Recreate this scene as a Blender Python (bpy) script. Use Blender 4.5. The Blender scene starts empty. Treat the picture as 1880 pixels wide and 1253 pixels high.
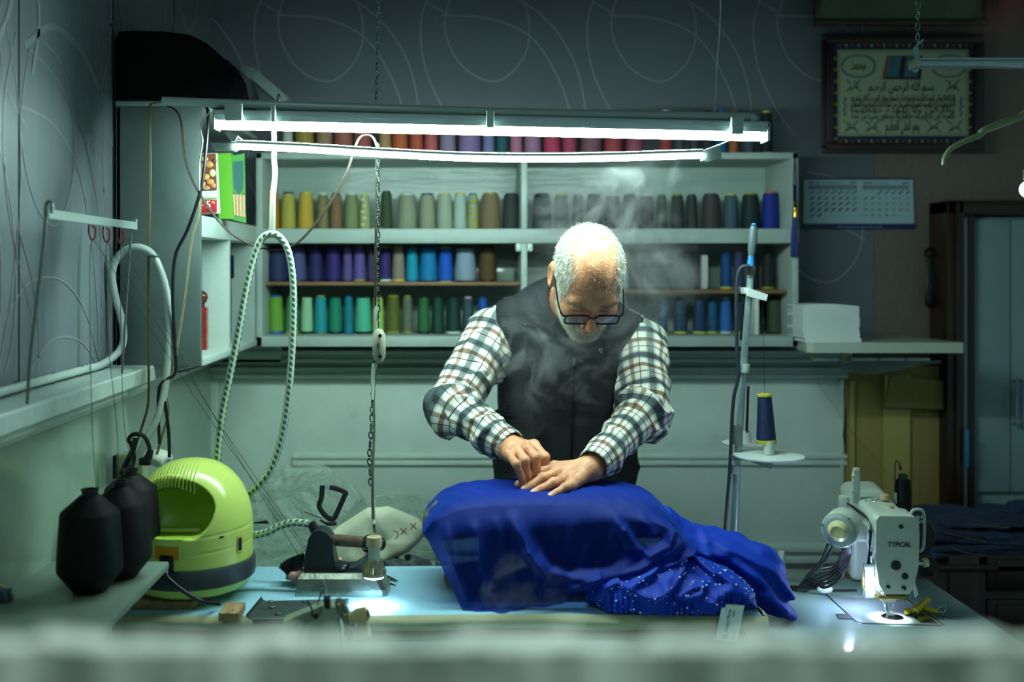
import bpy, bmesh, math, random
import numpy as np
from mathutils import Vector, Matrix, Euler, noise as mnoise

# ------------------------------------------------------------------ camera
sc = bpy.context.scene
COL = sc.collection
F = 2000.0            # focal length in pixels of the 1880 px wide frame
U0, V0 = 845.0, 490.0 # optical axis in the frame
HC = 1.48             # camera height (work table top is at 0.76)
cam_d = bpy.data.cameras.new('camera'); cam = bpy.data.objects.new('camera', cam_d); COL.objects.link(cam)
cam.location = (0, 0, HC); cam.rotation_euler = (math.pi/2, 0, 0)
cam_d.sensor_width = 36; cam_d.lens = F/1880*36
cam_d.shift_x = (940-U0)/1880.0; cam_d.shift_y = -(626.5-V0)/1880.0
cam_d.clip_start = 0.05
cam_d.dof.use_dof = True; cam_d.dof.focus_distance = 2.34; cam_d.dof.aperture_fstop = 2.1
sc.camera = cam
# ------------------------------------------------------------------ world, exposure
w = bpy.data.worlds.new('world'); sc.world = w; w.use_nodes = True
bgn = w.node_tree.nodes['Background']; bgn.inputs[0].default_value = (0.35, 0.62, 0.60, 1); bgn.inputs[1].default_value = 0.34
sc.view_settings.view_transform = 'Standard'; sc.view_settings.look = 'None'
sc.view_settings.gamma = 1; sc.view_settings.use_curve_mapping = False
sc.view_settings.exposure = 0.0
TUBE_E = 152.0; TUBE2_E = 52.0; LAMP_C = (0.70, 1.0, 0.93)
SPOT_C = (0.62, 0.80, 1.0)
La = bpy.data.lights.new('front_fill_light', 'AREA'); La.shape = 'RECTANGLE'; La.size = .12; La.size_y = 1.2; La.energy = 3.0; La.color = (0.72, 1.0, 0.93)
Lo = bpy.data.objects.new('front_fill_light', La); COL.objects.link(Lo); Lo.location = (-.45, .75, 2.58)   # unseen fill light, added to brighten the left wall and the front
Lw = bpy.data.lights.new('ledge_fill_spot', 'SPOT'); Lw.spot_size = math.radians(54); Lw.spot_blend = .7; Lw.shadow_soft_size = .03; Lw.energy = 16; Lw.color = (0.80, 1.0, 0.93)
Lp = bpy.data.objects.new('ledge_fill_spot', Lw); COL.objects.link(Lp); Lp.location = (0, .46, HC+.70)       # unseen spot above the frame, added to brighten the foreground ledge
sc.cycles.volume_step_rate = 2.0
sc.cycles.volume_max_steps = 128
sc.cycles.max_bounces = 8
sc.cycles.transparent_max_bounces = 12
sc.cycles.use_denoising = True
sc.cycles.caustics_reflective = False; sc.cycles.caustics_refractive = False

def P(u, v, s):
    return Vector(((u-U0)/s, F/s, HC+(V0-v)/s))
def PZ(u, v, z):               # point of the frame on the level z below the camera
    s = (v-V0)/z
    return P(u, v, s)
def lin(c):
    c = c/255.0
    return c/12.92 if c <= 0.04045 else ((c+0.055)/1.055)**2.4
def rgb(c): return (lin(c[0]), lin(c[1]), lin(c[2]), 1.0)

# ------------------------------------------------------------------ materials
MATS = {}
def nd(nt, t, **kw):
    n = nt.nodes.new(t)
    for k, v in kw.items(): setattr(n, k, v)
    return n
def mat(name, c, rough=0.5, metal=0.0, var=0.0, vscale=8.0, vstretch=(1,1,1), bump=0.0, bscale=60.0, spec=0.5,
        emit=None, estr=0.0, trans=0.0, alpha=1.0, sss=0.0, c2=None, coat=0.0, sheen=0.0, rvar=0.0):
    if name in MATS: return MATS[name]
    m = bpy.data.materials.new(name); m.use_nodes = True; nt = m.node_tree
    b = nt.nodes['Principled BSDF']
    b.inputs['Base Color'].default_value = rgb(c)
    b.inputs['Roughness'].default_value = rough; b.inputs['Metallic'].default_value = metal
    b.inputs['Specular IOR Level'].default_value = spec
    b.inputs['Coat Weight'].default_value = coat
    if sheen: b.inputs['Sheen Weight'].default_value = sheen
    if sss: b.inputs['Subsurface Weight'].default_value = sss; b.inputs['Subsurface Radius'].default_value = (0.012,0.005,0.003); b.inputs['Subsurface Scale'].default_value = 0.5
    if trans: b.inputs['Transmission Weight'].default_value = trans
    if alpha < 1: b.inputs['Alpha'].default_value = alpha
    if emit: b.inputs['Emission Color'].default_value = (*emit, 1); b.inputs['Emission Strength'].default_value = estr
    tc = nd(nt, 'ShaderNodeTexCoord')
    if var > 0 or c2 or rvar:
        mp = nd(nt, 'ShaderNodeMapping'); mp.inputs['Scale'].default_value = vstretch
        nt.links.new(tc.outputs['Object'], mp.inputs[0])
        nz = nd(nt, 'ShaderNodeTexNoise'); nz.inputs['Scale'].default_value = vscale; nz.inputs['Detail'].default_value = 6; nz.inputs['Roughness'].default_value = 0.65
        nt.links.new(mp.outputs[0], nz.inputs['Vector'])
        cr = nd(nt, 'ShaderNodeValToRGB'); cr.color_ramp.elements[0].position = 0.35; cr.color_ramp.elements[1].position = 0.65
        base = rgb(c)
        if c2: cr.color_ramp.elements[0].color = rgb(c2)
        else: cr.color_ramp.elements[0].color = tuple([x*(1-var) for x in base[:3]]+[1])
        cr.color_ramp.elements[1].color = base
        nt.links.new(nz.outputs['Fac'], cr.inputs[0]); nt.links.new(cr.outputs[0], b.inputs['Base Color'])
        if rvar:
            mr = nd(nt, 'ShaderNodeMapRange'); mr.inputs[1].default_value = .3; mr.inputs[2].default_value = .7
            mr.inputs[3].default_value = max(0.02, rough-rvar); mr.inputs[4].default_value = min(1, rough+rvar)
            nt.links.new(nz.outputs['Fac'], mr.inputs[0]); nt.links.new(mr.outputs[0], b.inputs['Roughness'])
    if bump > 0:
        n2 = nd(nt, 'ShaderNodeTexNoise'); n2.inputs['Scale'].default_value = bscale; n2.inputs['Detail'].default_value = 4
        mp2 = nd(nt, 'ShaderNodeMapping'); mp2.inputs['Scale'].default_value = vstretch
        nt.links.new(tc.outputs['Object'], mp2.inputs[0]); nt.links.new(mp2.outputs[0], n2.inputs['Vector'])
        bm_ = nd(nt, 'ShaderNodeBump'); bm_.inputs['Strength'].default_value = bump; bm_.inputs['Distance'].default_value = 0.004
        nt.links.new(n2.outputs['Fac'], bm_.inputs['Height']); nt.links.new(bm_.outputs[0], b.inputs['Normal'])
    MATS[name] = m
    return m

# ------------------------------------------------------------------ mesh builder
class MB:
    def __init__(s): s.v = []; s.f = []; s.m = []; s.t = []; s.hast = False
    def add(s, vs, fs, mi=0, M=None, tv=None):
        o = len(s.v)
        if M is not None: vs = [M @ Vector(a) for a in vs]
        s.v.extend([tuple(a) for a in vs]); s.f.extend([tuple(i+o for i in f) for f in fs]); s.m.extend([mi]*len(fs))
        if tv is not None: s.hast = True; s.t.extend(tv)
        else: s.t.extend([(0,0,0)]*len(vs))
        return s
    def box(s, a, b, mi=0, bev=0.0, M=None):
        x0,y0,z0 = [min(a[i],b[i]) for i in range(3)]; x1,y1,z1 = [max(a[i],b[i]) for i in range(3)]
        if bev <= 0:
            v = [(x0,y0,z0),(x1,y0,z0),(x1,y1,z0),(x0,y1,z0),(x0,y0,z1),(x1,y0,z1),(x1,y1,z1),(x0,y1,z1)]
            f = [(0,3,2,1),(4,5,6,7),(0,1,5,4),(1,2,6,5),(2,3,7,6),(3,0,4,7)]
            return s.add(v, f, mi, M)
        bev = min(bev, .49*min(x1-x0,y1-y0,z1-z0))
        bm = bmesh.new(); bmesh.ops.create_cube(bm, size=1)
        for q in bm.verts: q.co = Vector(((x0+x1)/2+q.co.x*(x1-x0),(y0+y1)/2+q.co.y*(y1-y0),(z0+z1)/2+q.co.z*(z1-z0)))
        bmesh.ops.bevel(bm, geom=list(bm.edges), offset=bev, segments=2, profile=0.5, affect='EDGES')
        bm.verts.index_update()
        v = [tuple(q.co) for q in bm.verts]; f = [tuple(q.index for q in g.verts) for g in bm.faces]; bm.free()
        return s.add(v, f, mi, M)
    def tube(s, pts, r, mi=0, n=8, cap=True, tv=False, M=None, flat=1.0, flat2=1.0):
        pts = [Vector(p) for p in pts]; N = len(pts)
        rs = r if isinstance(r, (list, tuple)) else [r]*N
        v = []; f = []; t = []
        up = None; L = 0
        nn = n+1 if tv else n
        for i, p in enumerate(pts):
            d = (pts[min(i+1,N-1)]-pts[max(i-1,0)])
            if d.length < 1e-9: d = Vector((0,0,1))
            d.normalize()
            if up is None:
                up = Vector((0,0,1)) if abs(d.z) < .9 else Vector((0,1,0))
            a = (up - d*up.dot(d))
            if a.length < 1e-6: a = d.orthogonal()
            a.normalize(); b = d.cross(a); up = a
            if i: L += (pts[i]-pts[i-1]).length
            for k in range(nn):
                th = 2*math.pi*k/n
                v.append(p + a*math.cos(th)*rs[i]*flat2 + b*math.sin(th)*rs[i]*flat); t.append((L, k/n, 0))
        for i in range(N-1):
            for k in range(n):
                k2 = k+1 if tv else (k+1) % n
                f.append((i*nn+k, i*nn+k2, (i+1)*nn+k2, (i+1)*nn+k))
        if cap:
            f.append(tuple(range(n))[::-1]); f.append(tuple((N-1)*nn+k for k in range(n)))
        return s.add(v, f, mi, M, t if tv else None)
    def cyl(s, a, b, r, r2=None, mi=0, n=24, M=None):
        return s.tube([a, b], [r, r if r2 is None else r2], mi, n, True, False, M)
    def lathe(s, prof, c=(0,0,0), ax='Z', n=32, mi=0, M=None, mis=None):
        # prof: (radius, height) pairs, revolved about an axis through c
        v = []; f = []; fm = []
        for (r, h) in prof:
            for k in range(n):
                th = 2*math.pi*k/n; x, y = r*math.cos(th), r*math.sin(th)
                q = (x, y, h) if ax == 'Z' else ((x, h, y) if ax == 'Y' else (h, x, y))
                v.append((q[0]+c[0], q[1]+c[1], q[2]+c[2]))
        for i in range(len(prof)-1):
            for k in range(n):
                f.append((i*n+k, i*n+(k+1)%n, (i+1)*n+(k+1)%n, (i+1)*n+k)); fm.append(mis[i] if mis else mi)
        o = len(s.v)
        if prof[0][0] > 1e-5: f.append(tuple(range(n))[::-1]); fm.append(mis[0] if mis else mi)
        if prof[-1][0] > 1e-5: f.append(tuple((len(prof)-1)*n+k for k in range(n))); fm.append(mis[-1] if mis else mi)
        s.add(v, f, mi, M); s.m[-len(f):] = fm
        return s
    def prism(s, poly, d0, d1, ax='Y', mi=0, M=None):
        # polygon in the plane across ax, pushed from d0 to d1
        def q(p, d): return (p[0], d, p[1]) if ax == 'Y' else ((p[0], p[1], d) if ax == 'Z' else (d, p[0], p[1]))
        n = len(poly)
        v = [q(p, d0) for p in poly]+[q(p, d1) for p in poly]
        f = [tuple(range(n))[::-1], tuple(range(n, 2*n))]+[(i, (i+1)%n, n+(i+1)%n, n+i) for i in range(n)]
        return s.add(v, f, mi, M)
    def sphere(s, c, r, mi=0, n=12, M=None):
        rr = r if isinstance(r, (tuple, list)) else (r, r, r)
        v = []; f = []; m = n//2
        for i in range(1, m):
            for k in range(n):
                a = math.pi*i/m; b = 2*math.pi*k/n
                v.append((c[0]+rr[0]*math.sin(a)*math.cos(b), c[1]+rr[1]*math.sin(a)*math.sin(b), c[2]+rr[2]*math.cos(a)))
        v.append((c[0],c[1],c[2]+rr[2])); v.append((c[0],c[1],c[2]-rr[2])); T = len(v)-2
        for i in range(m-2):
            for k in range(n): f.append((i*n+k, (i+1)*n+k, (i+1)*n+(k+1)%n, i*n+(k+1)%n))
        for k in range(n): f.append((T, k, (k+1)%n)); f.append((T+1, (m-2)*n+(k+1)%n, (m-2)*n+k))
        return s.add(v, f, mi, M)
    def torus(s, c, R, r, M=None, mi=0, n=14, m=6, sx=1.0, ax='Y'):
        v = []; f = []
        for i in range(n):
            a = 2*math.pi*i/n
            for k in range(m):
                b = 2*math.pi*k/m; q = (R+r*math.cos(b))
                p = (q*math.cos(a), r*math.sin(b), q*math.sin(a)*sx) if ax == 'Y' else ((r*math.sin(b), q*math.cos(a), q*math.sin(a)*sx) if ax == 'X' else (q*math.cos(a)*sx, q*math.sin(a), r*math.sin(b)))
                v.append((p[0]+c[0], p[1]+c[1], p[2]+c[2]))
        for i in range(n):
            for k in range(m): f.append((i*m+k, i*m+(k+1)%m, ((i+1)%n)*m+(k+1)%m, ((i+1)%n)*m+k))
        return s.add(v, f, mi, M)
    def grid(s, fn, nu, nv, mi=0, M=None, tv=True):
        v = []; t = []
        for j in range(nv+1):
            for i in range(nu+1):
                v.append(fn(i/nu, j/nv)); t.append((i/nu, j/nv, 0))
        f = [(j*(nu+1)+i, j*(nu+1)+i+1, (j+1)*(nu+1)+i+1, (j+1)*(nu+1)+i) for j in range(nv) for i in range(nu)]
        return s.add(v, f, mi, M, t if tv else None)
    def build(s, name, mats, parent=None, smooth=True, ang=38, recalc=True):
        if not isinstance(mats, (list, tuple)): mats = [mats]
        me = bpy.data.meshes.new(name)
        me.from_pydata(s.v, [], s.f)
        for m in mats: me.materials.append(m)
        me.polygons.foreach_set('material_index', s.m)
        if recalc:
            bm = bmesh.new(); bm.from_mesh(me); bmesh.ops.recalc_face_normals(bm, faces=bm.faces); bm.to_mesh(me); bm.free()
        if smooth:
            me.polygons.foreach_set('use_smooth', [True]*len(me.polygons))
            if ang < 180: me.set_sharp_from_angle(angle=math.radians(ang))
        if s.hast:
            at = me.attributes.new('tv', 'FLOAT_VECTOR', 'POINT'); at.data.foreach_set('vector', [c for q in s.t for c in q])
        return link(name, me, parent)

def wloc(o):
    p = Vector((0,0,0))
    while o is not None: p += o.location; o = o.parent
    return p
def link(name, me, parent=None):
    o = bpy.data.objects.new(name, me); COL.objects.link(o)
    n = len(me.vertices); co = np.empty(n*3, dtype=np.float32); me.vertices.foreach_get('co', co); co = co.reshape(-1, 3)
    if parent is None:
        lo, hi = co.min(0), co.max(0); base = Vector(((lo[0]+hi[0])/2, (lo[1]+hi[1])/2, lo[2]))
        o.location = base; off = np.array(base)
    else:
        o.parent = parent; off = np.array(wloc(parent))
    co -= off.astype(np.float32); me.vertices.foreach_set('co', co.ravel()); me.update()
    return o
def empty(name, loc):
    o = bpy.data.objects.new(name, None); COL.objects.link(o); o.location = Vector(loc); o.empty_display_size = 0.05
    return o
def tag(o, label, cat, group=None, kind=None):
    if label: o['label'] = label
    if cat: o['category'] = cat
    if group: o['group'] = group
    if kind: o['kind'] = kind
    return o
def thing(name, loc, label, cat, group=None): return tag(empty(name, loc), label, cat, group)
def struct(o): o['kind'] = 'structure'; return o
def spl(pts, n=12):      # Catmull-Rom through the points
    pts = [Vector(p) for p in pts]
    q = [pts[0]*2-pts[1]]+pts+[pts[-1]*2-pts[-2]]; out = []
    for i in range(1, len(q)-2):
        a, b, c, d = q[i-1], q[i], q[i+1], q[i+2]
        for k in range(n):
            t = k/n
            out.append(.5*((2*b)+(c-a)*t+(2*a-5*b+4*c-d)*t*t+(3*b-a-3*c+d)*t**3))
    out.append(pts[-1]); return out
def text_mb(mb, body, loc, size, mi=0, M=None, extrude=0.0004, align='CENTER', width=None, res=2, font=None, bold=0.0):
    cu = bpy.data.curves.new('txt', 'FONT'); cu.body = body; cu.size = size; cu.extrude = extrude; cu.align_x = align; cu.resolution_u = res; cu.offset = bold
    ob = bpy.data.objects.new('txt', cu); COL.objects.link(ob)
    dg = bpy.context.evaluated_depsgraph_get(); me = bpy.data.meshes.new_from_object(ob.evaluated_get(dg))
    vs = [v.co.copy() for v in me.vertices]; fs = [tuple(p.vertices) for p in me.polygons]
    if vs:
        x0 = min(v.x for v in vs); x1 = max(v.x for v in vs)
        sx = 1.0
        if width: sx = width/max(1e-6, x1-x0)
        R = Matrix.Rotation(math.pi/2, 4, 'X') if M is None else M
        T = Matrix.Translation(Vector(loc))
        mb.add([T @ (R @ Vector((v.x*sx, v.y, v.z))) for v in vs], fs, mi)
    bpy.data.objects.remove(ob); bpy.data.meshes.remove(me); bpy.data.curves.remove(cu)

# ------------------------------------------------------------------ implicit surfaces (numpy), polygonised with surface nets
def smin(a, b, k):
    h = np.clip(0.5+0.5*(b-a)/k, 0, 1); return b*(1-h)+a*h-k*h*(1-h)
def smax(a, b, k): return -smin(-a, -b, k)
def s_ell(p, c, r, R=None):
    q = p-np.array(c)
    if R is not None: q = q @ R
    r = np.array(r, dtype=float)
    k0 = np.sqrt(((q/r)**2).sum(1)); k1 = np.sqrt(((q/(r*r))**2).sum(1))
    return k0*(k0-1)/np.maximum(k1, 1e-9)
def s_cap(p, a, b, ra, rb):
    a = np.array(a, float); b = np.array(b, float); ab = b-a
    h = np.clip(((p-a)@ab)/max(ab@ab, 1e-12), 0, 1)
    return np.sqrt((((p-a)-h[:,None]*ab)**2).sum(1))-(ra+(rb-ra)*h)
def s_box(p, c, hx, r=0.0, R=None):
    q = p-np.array(c)
    if R is not None: q = q @ R
    q = np.abs(q)-(np.array(hx)-r)
    return np.sqrt((np.maximum(q, 0)**2).sum(1))+np.minimum(q.max(1), 0)-r
def nets(f, lo, hi, h, blk=12):
    lo = np.array(lo, float); hi = np.array(hi, float)
    nb = np.maximum(1, np.ceil((hi-lo)/h/blk).astype(int)); n = nb*blk+1
    val = np.ones(n, dtype=np.float32)
    bi = np.stack(np.meshgrid(*[np.arange(k) for k in nb], indexing='ij'), -1).reshape(-1, 3)
    cen = lo+(bi+0.5)*blk*h; d = f(cen); R = blk*h*1.1
    loc = np.stack(np.meshgrid(*[np.arange(blk+1)]*3, indexing='ij'), -1).reshape(-1, 3)
    for b, dd in zip(bi, d):
        o = b*blk; sl = tuple(slice(o[i], o[i]+blk+1) for i in range(3))
        if abs(dd) > R*1.5:
            if dd < 0: val[sl] = -1
            continue
        val[sl] = f(lo+(loc+o)*h).reshape(blk+1, blk+1, blk+1)
    s = val < 0
    c = np.zeros(tuple(n-1), dtype=np.int8)
    for dx in (0,1):
        for dy in (0,1):
            for dz in (0,1): c += s[dx:n[0]-1+dx, dy:n[1]-1+dy, dz:n[2]-1+dz]
    act = (c > 0) & (c < 8); idx = -np.ones(tuple(n-1), dtype=np.int64)
    cells = np.argwhere(act); idx[act] = np.arange(len(cells))
    acc = np.zeros((len(cells), 3)); cnt = np.zeros(len(cells))
    cor = [(0,0,0),(1,0,0),(0,1,0),(1,1,0),(0,0,1),(1,0,1),(0,1,1),(1,1,1)]
    V = [val[tuple((cells+np.array(k)).T)] for k in cor]
    for i in range(8):
        for j in range(i+1, 8):
            df = np.array(cor[j])-np.array(cor[i])
            if np.abs(df).sum() != 1: continue
            a, b = V[i], V[j]; m = (a < 0) != (b < 0)
            t = np.where(m, a/np.where(m, a-b, 1), 0)
            acc[m] += (np.array(cor[i])+t[:,None]*df)[m]; cnt[m] += 1
    verts = lo+(cells+acc/cnt[:,None])*h
    quads = []
    for ax in range(3):
        o1, o2 = [(1,2),(2,0),(0,1)][ax]
        A = s; sh = [slice(None)]*3; sh[ax] = slice(0, n[ax]-1); sh2 = [slice(None)]*3; sh2[ax] = slice(1, n[ax])
        a = A[tuple(sh)]; b = A[tuple(sh2)]
        e = np.argwhere(a != b); e = e[(e[:,o1] > 0) & (e[:,o2] > 0) & (e[:,o1] < n[o1]-1) & (e[:,o2] < n[o2]-1)]
        ins = a[tuple(e.T)]
        d1 = np.zeros(3, int); d1[o1] = 1; d2 = np.zeros(3, int); d2[o2] = 1
        q = np.stack([idx[tuple((e-d1-d2).T)], idx[tuple((e-d2).T)], idx[tuple(e.T)], idx[tuple((e-d1).T)]], 1)
        q[~ins] = q[~ins][:, ::-1]; quads.append(q)
    return verts, np.concatenate(quads)
def fgrad(f, p, e=0.001):
    g = np.stack([f(p+np.eye(3)[i]*e)-f(p-np.eye(3)[i]*e) for i in range(3)], 1)
    return g/np.maximum(1e-9, np.linalg.norm(g, axis=1))[:,None]
def np_mesh(name, verts, faces, mats, parent=None, mi=None, tv=None, extra=None, ang=180):
    me = bpy.data.meshes.new(name)
    nf = len(faces); k = faces.shape[1]
    me.vertices.add(len(verts)); me.vertices.foreach_set('co', np.asarray(verts, dtype=np.float32).ravel())
    me.loops.add(nf*k); me.loops.foreach_set('vertex_index', faces.astype(np.int32).ravel())
    me.polygons.add(nf); me.polygons.foreach_set('loop_start', np.arange(0, nf*k, k, dtype=np.int32))
    me.polygons.foreach_set('loop_total', np.full(nf, k, dtype=np.int32))
    for m in (mats if isinstance(mats, (list, tuple)) else [mats]): me.materials.append(m)
    if mi is not None: me.polygons.foreach_set('material_index', np.asarray(mi, dtype=np.int32))
    me.update(calc_edges=True); me.validate()
    me.polygons.foreach_set('use_smooth', [True]*len(me.polygons))
    if tv is not None:
        at = me.attributes.new('tv', 'FLOAT_VECTOR', 'POINT'); at.data.foreach_set('vector', np.asarray(tv, dtype=np.float32).ravel())
    return link(name, me, parent)
def vnoise(p, sc_, seed=0.0):     # cheap smooth pseudo noise
    x, y, z = (p*sc_+seed).T
    return (np.sin(1.7*x+1.3*np.sin(1.1*y+.7*z))+np.sin(1.9*y+1.5*np.sin(1.3*z+.9*x))+np.sin(1.6*z+1.4*np.sin(1.2*x+.8*y)))/3
def polydist(px, pz, pts):        # distance to a polyline in the x,z plane
    d = np.full(len(px), 9.0)
    for (a, b) in zip(pts[:-1], pts[1:]):
        ax, az = a; bx, bz = b; L = (bx-ax)**2+(bz-az)**2
        t = np.clip(((px-ax)*(bx-ax)+(pz-az)*(bz-az))/L, 0, 1)
        d = np.minimum(d, np.hypot(px-ax-t*(bx-ax), pz-az-t*(bz-az)))
    return d
random.seed(7); RNG = np.random.default_rng(7)
# ================================================================== SETTING
paint = mat('painted_wood_pale', (200,216,207), .38, var=.12, vscale=5, bump=.25, bscale=25, rvar=.15)
paint2 = mat('painted_board_grey', (162,178,170), .45, var=.2, vscale=6, bump=.35, bscale=30, rvar=.15)
gloss_back = mat('gloss_painted_board', (156,174,166), .16, var=.15, vscale=9, bump=1.0, bscale=34, vstretch=(.28,1,2.4))
dark_wood = mat('dark_wood', (52,30,22), .35, c2=(24,14,10), vscale=4, vstretch=(6,6,.6), bump=.1)
floor_m = mat('floor_boards', (70,66,60), .6, var=.4, vscale=3)

def wallpaper(name, base, rib):
    m = bpy.data.materials.new(name); m.use_nodes = True; nt = m.node_tree; b = nt.nodes['Principled BSDF']
    tc = nd(nt, 'ShaderNodeTexCoord'); wv = nd(nt, 'ShaderNodeTexWave'); wv.bands_direction = 'X'; wv.inputs['Scale'].default_value = rib
    wv.inputs['Distortion'].default_value = .15; wv.inputs['Detail'].default_value = 1
    mp = nd(nt, 'ShaderNodeMapping'); nt.links.new(tc.outputs['Object'], mp.inputs[0]); nt.links.new(mp.outputs[0], wv.inputs[0])
    nz = nd(nt, 'ShaderNodeTexNoise'); nz.inputs['Scale'].default_value = 2.5; nt.links.new(mp.outputs[0], nz.inputs['Vector'])
    cr = nd(nt, 'ShaderNodeValToRGB'); cr.color_ramp.elements[0].color = tuple([x*.66 for x in rgb(base)[:3]]+[1]); cr.color_ramp.elements[1].color = rgb(base)
    nt.links.new(wv.outputs['Fac'], cr.inputs[0])
    mx = nd(nt, 'ShaderNodeMixRGB'); mx.blend_type = 'MULTIPLY'; mx.inputs[0].default_value = .35
    nt.links.new(cr.outputs[0], mx.inputs[1]); nt.links.new(nz.outputs['Fac'], mx.inputs[2]); nt.links.new(mx.outputs[0], b.inputs['Base Color'])
    b.inputs['Roughness'].default_value = .5
    bp = nd(nt, 'ShaderNodeBump'); bp.inputs['Strength'].default_value = .3; bp.inputs['Distance'].default_value = .002
    nt.links.new(wv.outputs['Fac'], bp.inputs['Height']); nt.links.new(bp.outputs[0], b.inputs['Normal'])
    return m
wp_stripe = wallpaper('wallpaper_ribbed_grey', (114,122,130), 42)
wp_line = mat('wallpaper_silver_lines', (146,148,156), .4, metal=.1)
wp_plain = mat('wallpaper_plain_taupe', (116,104,96), .7, var=.25, vscale=60, vstretch=(6,1,1), bump=.2, bscale=200)
wp_left = mat('wallpaper_left_mauve', (120,130,134), .42, var=.2, vscale=4, vstretch=(1,3,.4), bump=.35, bscale=10)
wp_left_a = mat('wallpaper_left_bands', (142,152,156), .4, var=.15, vscale=4)

YB = 3.47                      # back wall
XL = -0.795                     # left wall (upper)
fl = MB().box((-1.2,-1.0,-.04),(2.6,3.7,0)).build('floor', floor_m); struct(fl)
ce = MB().box((-1.2,-1.0,2.62),(2.6,3.7,2.66)).build('ceiling', mat('ceiling_paint', (120,124,122), .8)); struct(ce)

# swooping silver lines of the wallpaper, raised a little and part of the wall mesh
def strip(mb, pts, w, y, mi, off=Vector((0,0,0)), axis='Y'):
    pts = spl([Vector((p[0], 0, p[1])) for p in pts], 10); n = len(pts); vs = []; fs = []
    for i, p in enumerate(pts):
        d = (pts[min(i+1,n-1)]-pts[max(i-1,0)]).normalized(); q = Vector((-d.z, 0, d.x))*w/2
        for s_ in (-1, 1):
            a = p+q*s_
            vs.append((a.x, y, a.z) if axis == 'Y' else (y, a.x, a.z))
    for i in range(n-1): fs.append((2*i, 2*i+1, 2*i+3, 2*i+2))
    mb.add(vs, fs, mi)
# one 0.53 x 0.64 m repeat, lines given as fractions of it (x, z)
MOTIF = [[(.10,1.0),(.02,.75),(.12,.55),(.33,.47),(.50,.60),(.52,.80),(.40,.97),(.20,1.02)],
         [(.05,.98),(.35,.92),(.60,.80),(.78,.60),(.86,.35),(.84,.10)],
         [(.0,.80),(.30,.78),(.55,.68),(.72,.45),(.80,.2),(.82,.0)],
         [(.62,1.0),(.72,.80),(.88,.62),(.97,.40),(.95,.15),(.84,.0)],
         [(.98,1.0),(.88,.78),(.90,.55),(1.0,.35),(1.12,.2)],
         [(.84,.06),(.95,.3),(1.02,.6),(.98,.86),(.90,1.0)],
         [(.82,.0),(.60,.10),(.30,.12),(.05,.02)],[(.82,.02),(.65,.20),(.40,.30),(.10,.30),(-.12,.20)],
         [(.84,.0),(.90,-.12),(1.05,-.2)],[(.0,.45),(.12,.30),(.18,.12),(.12,-.05)]]
wb = MB().box((-1.1,YB,0),(1.318,YB+.05,2.62), 0)
for kx in range(-2, 4):
    for kz in range(-1, 4):
        for ln in [MOTIF[j] for j in (0,1,2,4,6,8)]:
            pts = [((kx+p[0])*.53-.06+.0, HC-.35+(kz*.64+p[1]*.64)) for p in ln]
            pts = [p for p in pts if p[0] < 1.31 and p[1] < 2.6]
            if len(pts) > 2: strip(wb, pts, .0038, YB-.0012, 1)
struct(wb.build('wall_back', [wp_stripe, wp_line], smooth=False, recalc=False))
wr = MB().box((1.318,YB-.003,0),(2.6,YB+.05,2.62)); struct(wr.build('wall_back_right', wp_plain, smooth=False))
# left wall: wallpapered above, painted lower wall standing proud below the ledge
wl = MB().box((XL-.05,.2,HC-.24),(XL,YB,2.62), 0)
for k in range(5):      # bulging broad bands and fine silver lines of the left paper
    y0 = .9+k*.53
    for j, ln in enumerate(MOTIF):
        pts = [(y0+p[0]*.53, HC-.22+p[1]*.64) for p in ln]; strip(wl, pts, .004, XL+.0012, 1, axis='X')
        pts = [(y0+p[0]*.53, HC+.39+p[1]*.64) for p in ln]; strip(wl, pts, (.004 if j % 3 else .013), XL+.0010, 1 if j % 3 else 2, axis='X')
    wl.box((XL-.001, y0, HC-.22),(XL+.0016, y0+.0025, 2.6), 3)
struct(wl.build('wall_left', [wp_left, wp_line, wp_left_a, mat('seam_dark',(30,34,34),.8)], smooth=False, recalc=False))
lw = MB().box((XL-.05,.2,0),(-.776,YB,HC-.262)); struct(lw.build('wall_left_lower', mat('gloss_wall_paint',(150,172,154),.13,var=.12,vscale=4,bump=.5,bscale=14)))
lg = MB()
lg.prism([(XL,HC-.225),(-.703,HC-.226),(-.700,HC-.230),(-.700,HC-.258),(-.703,HC-.262),(-.714,HC-.264),(-.716,HC-.276),(-.728,HC-.279),(-.730,HC-.288),(-.776,HC-.292),(XL,HC-.292)], .2, YB, 'Y')
struct(lg.build('trim_1', mat('ledge_gloss_paint',(176,192,184),.3,var=.22,vscale=9,bump=.8,bscale=22), ang=25))
# wainscot of the back wall with mouldings
YW = 3.40
def vz(v, s): return HC+(V0-v)/s
SW = F/YW
ws = MB().box((-.78,YW,0),((1553-U0)/SW,YB,vz(640,SW)))
struct(ws.build('wall_wainscot', paint))
def moulding(name, x0, x1, prof):
    m = MB(); m.prism([(YW-a, b) for a, b in prof]+[(YW+.001, prof[-1][1]),(YW+.001, prof[0][1])], x0, x1, 'X')
    return struct(m.build(name, paint, ang=50))
xe = (1553-U0)/SW
def rail(name, vt, vb, x0=-.78, x1=xe, dep=.028):
    a, b = vz(vt, SW), vz(vb, SW); h = a-b
    moulding(name, x0, x1, [(0,a),(dep*.5,a),(dep,a-h*.1),(dep,a-h*.3),(dep*.45,a-h*.42),(dep*.45,a-h*.55),(dep*.8,a-h*.66),(dep*.8,a-h*.86),(dep*.3,b),(0,b)])
rail('trim_2', 640, 668, dep=.05); rail('trim_3', 672, 696, dep=.03)
rail('trim_4', 834, 856, x0=-.52, dep=.016); rail('trim_5', 998, 1036, x0=-.6, dep=.03)
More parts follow.
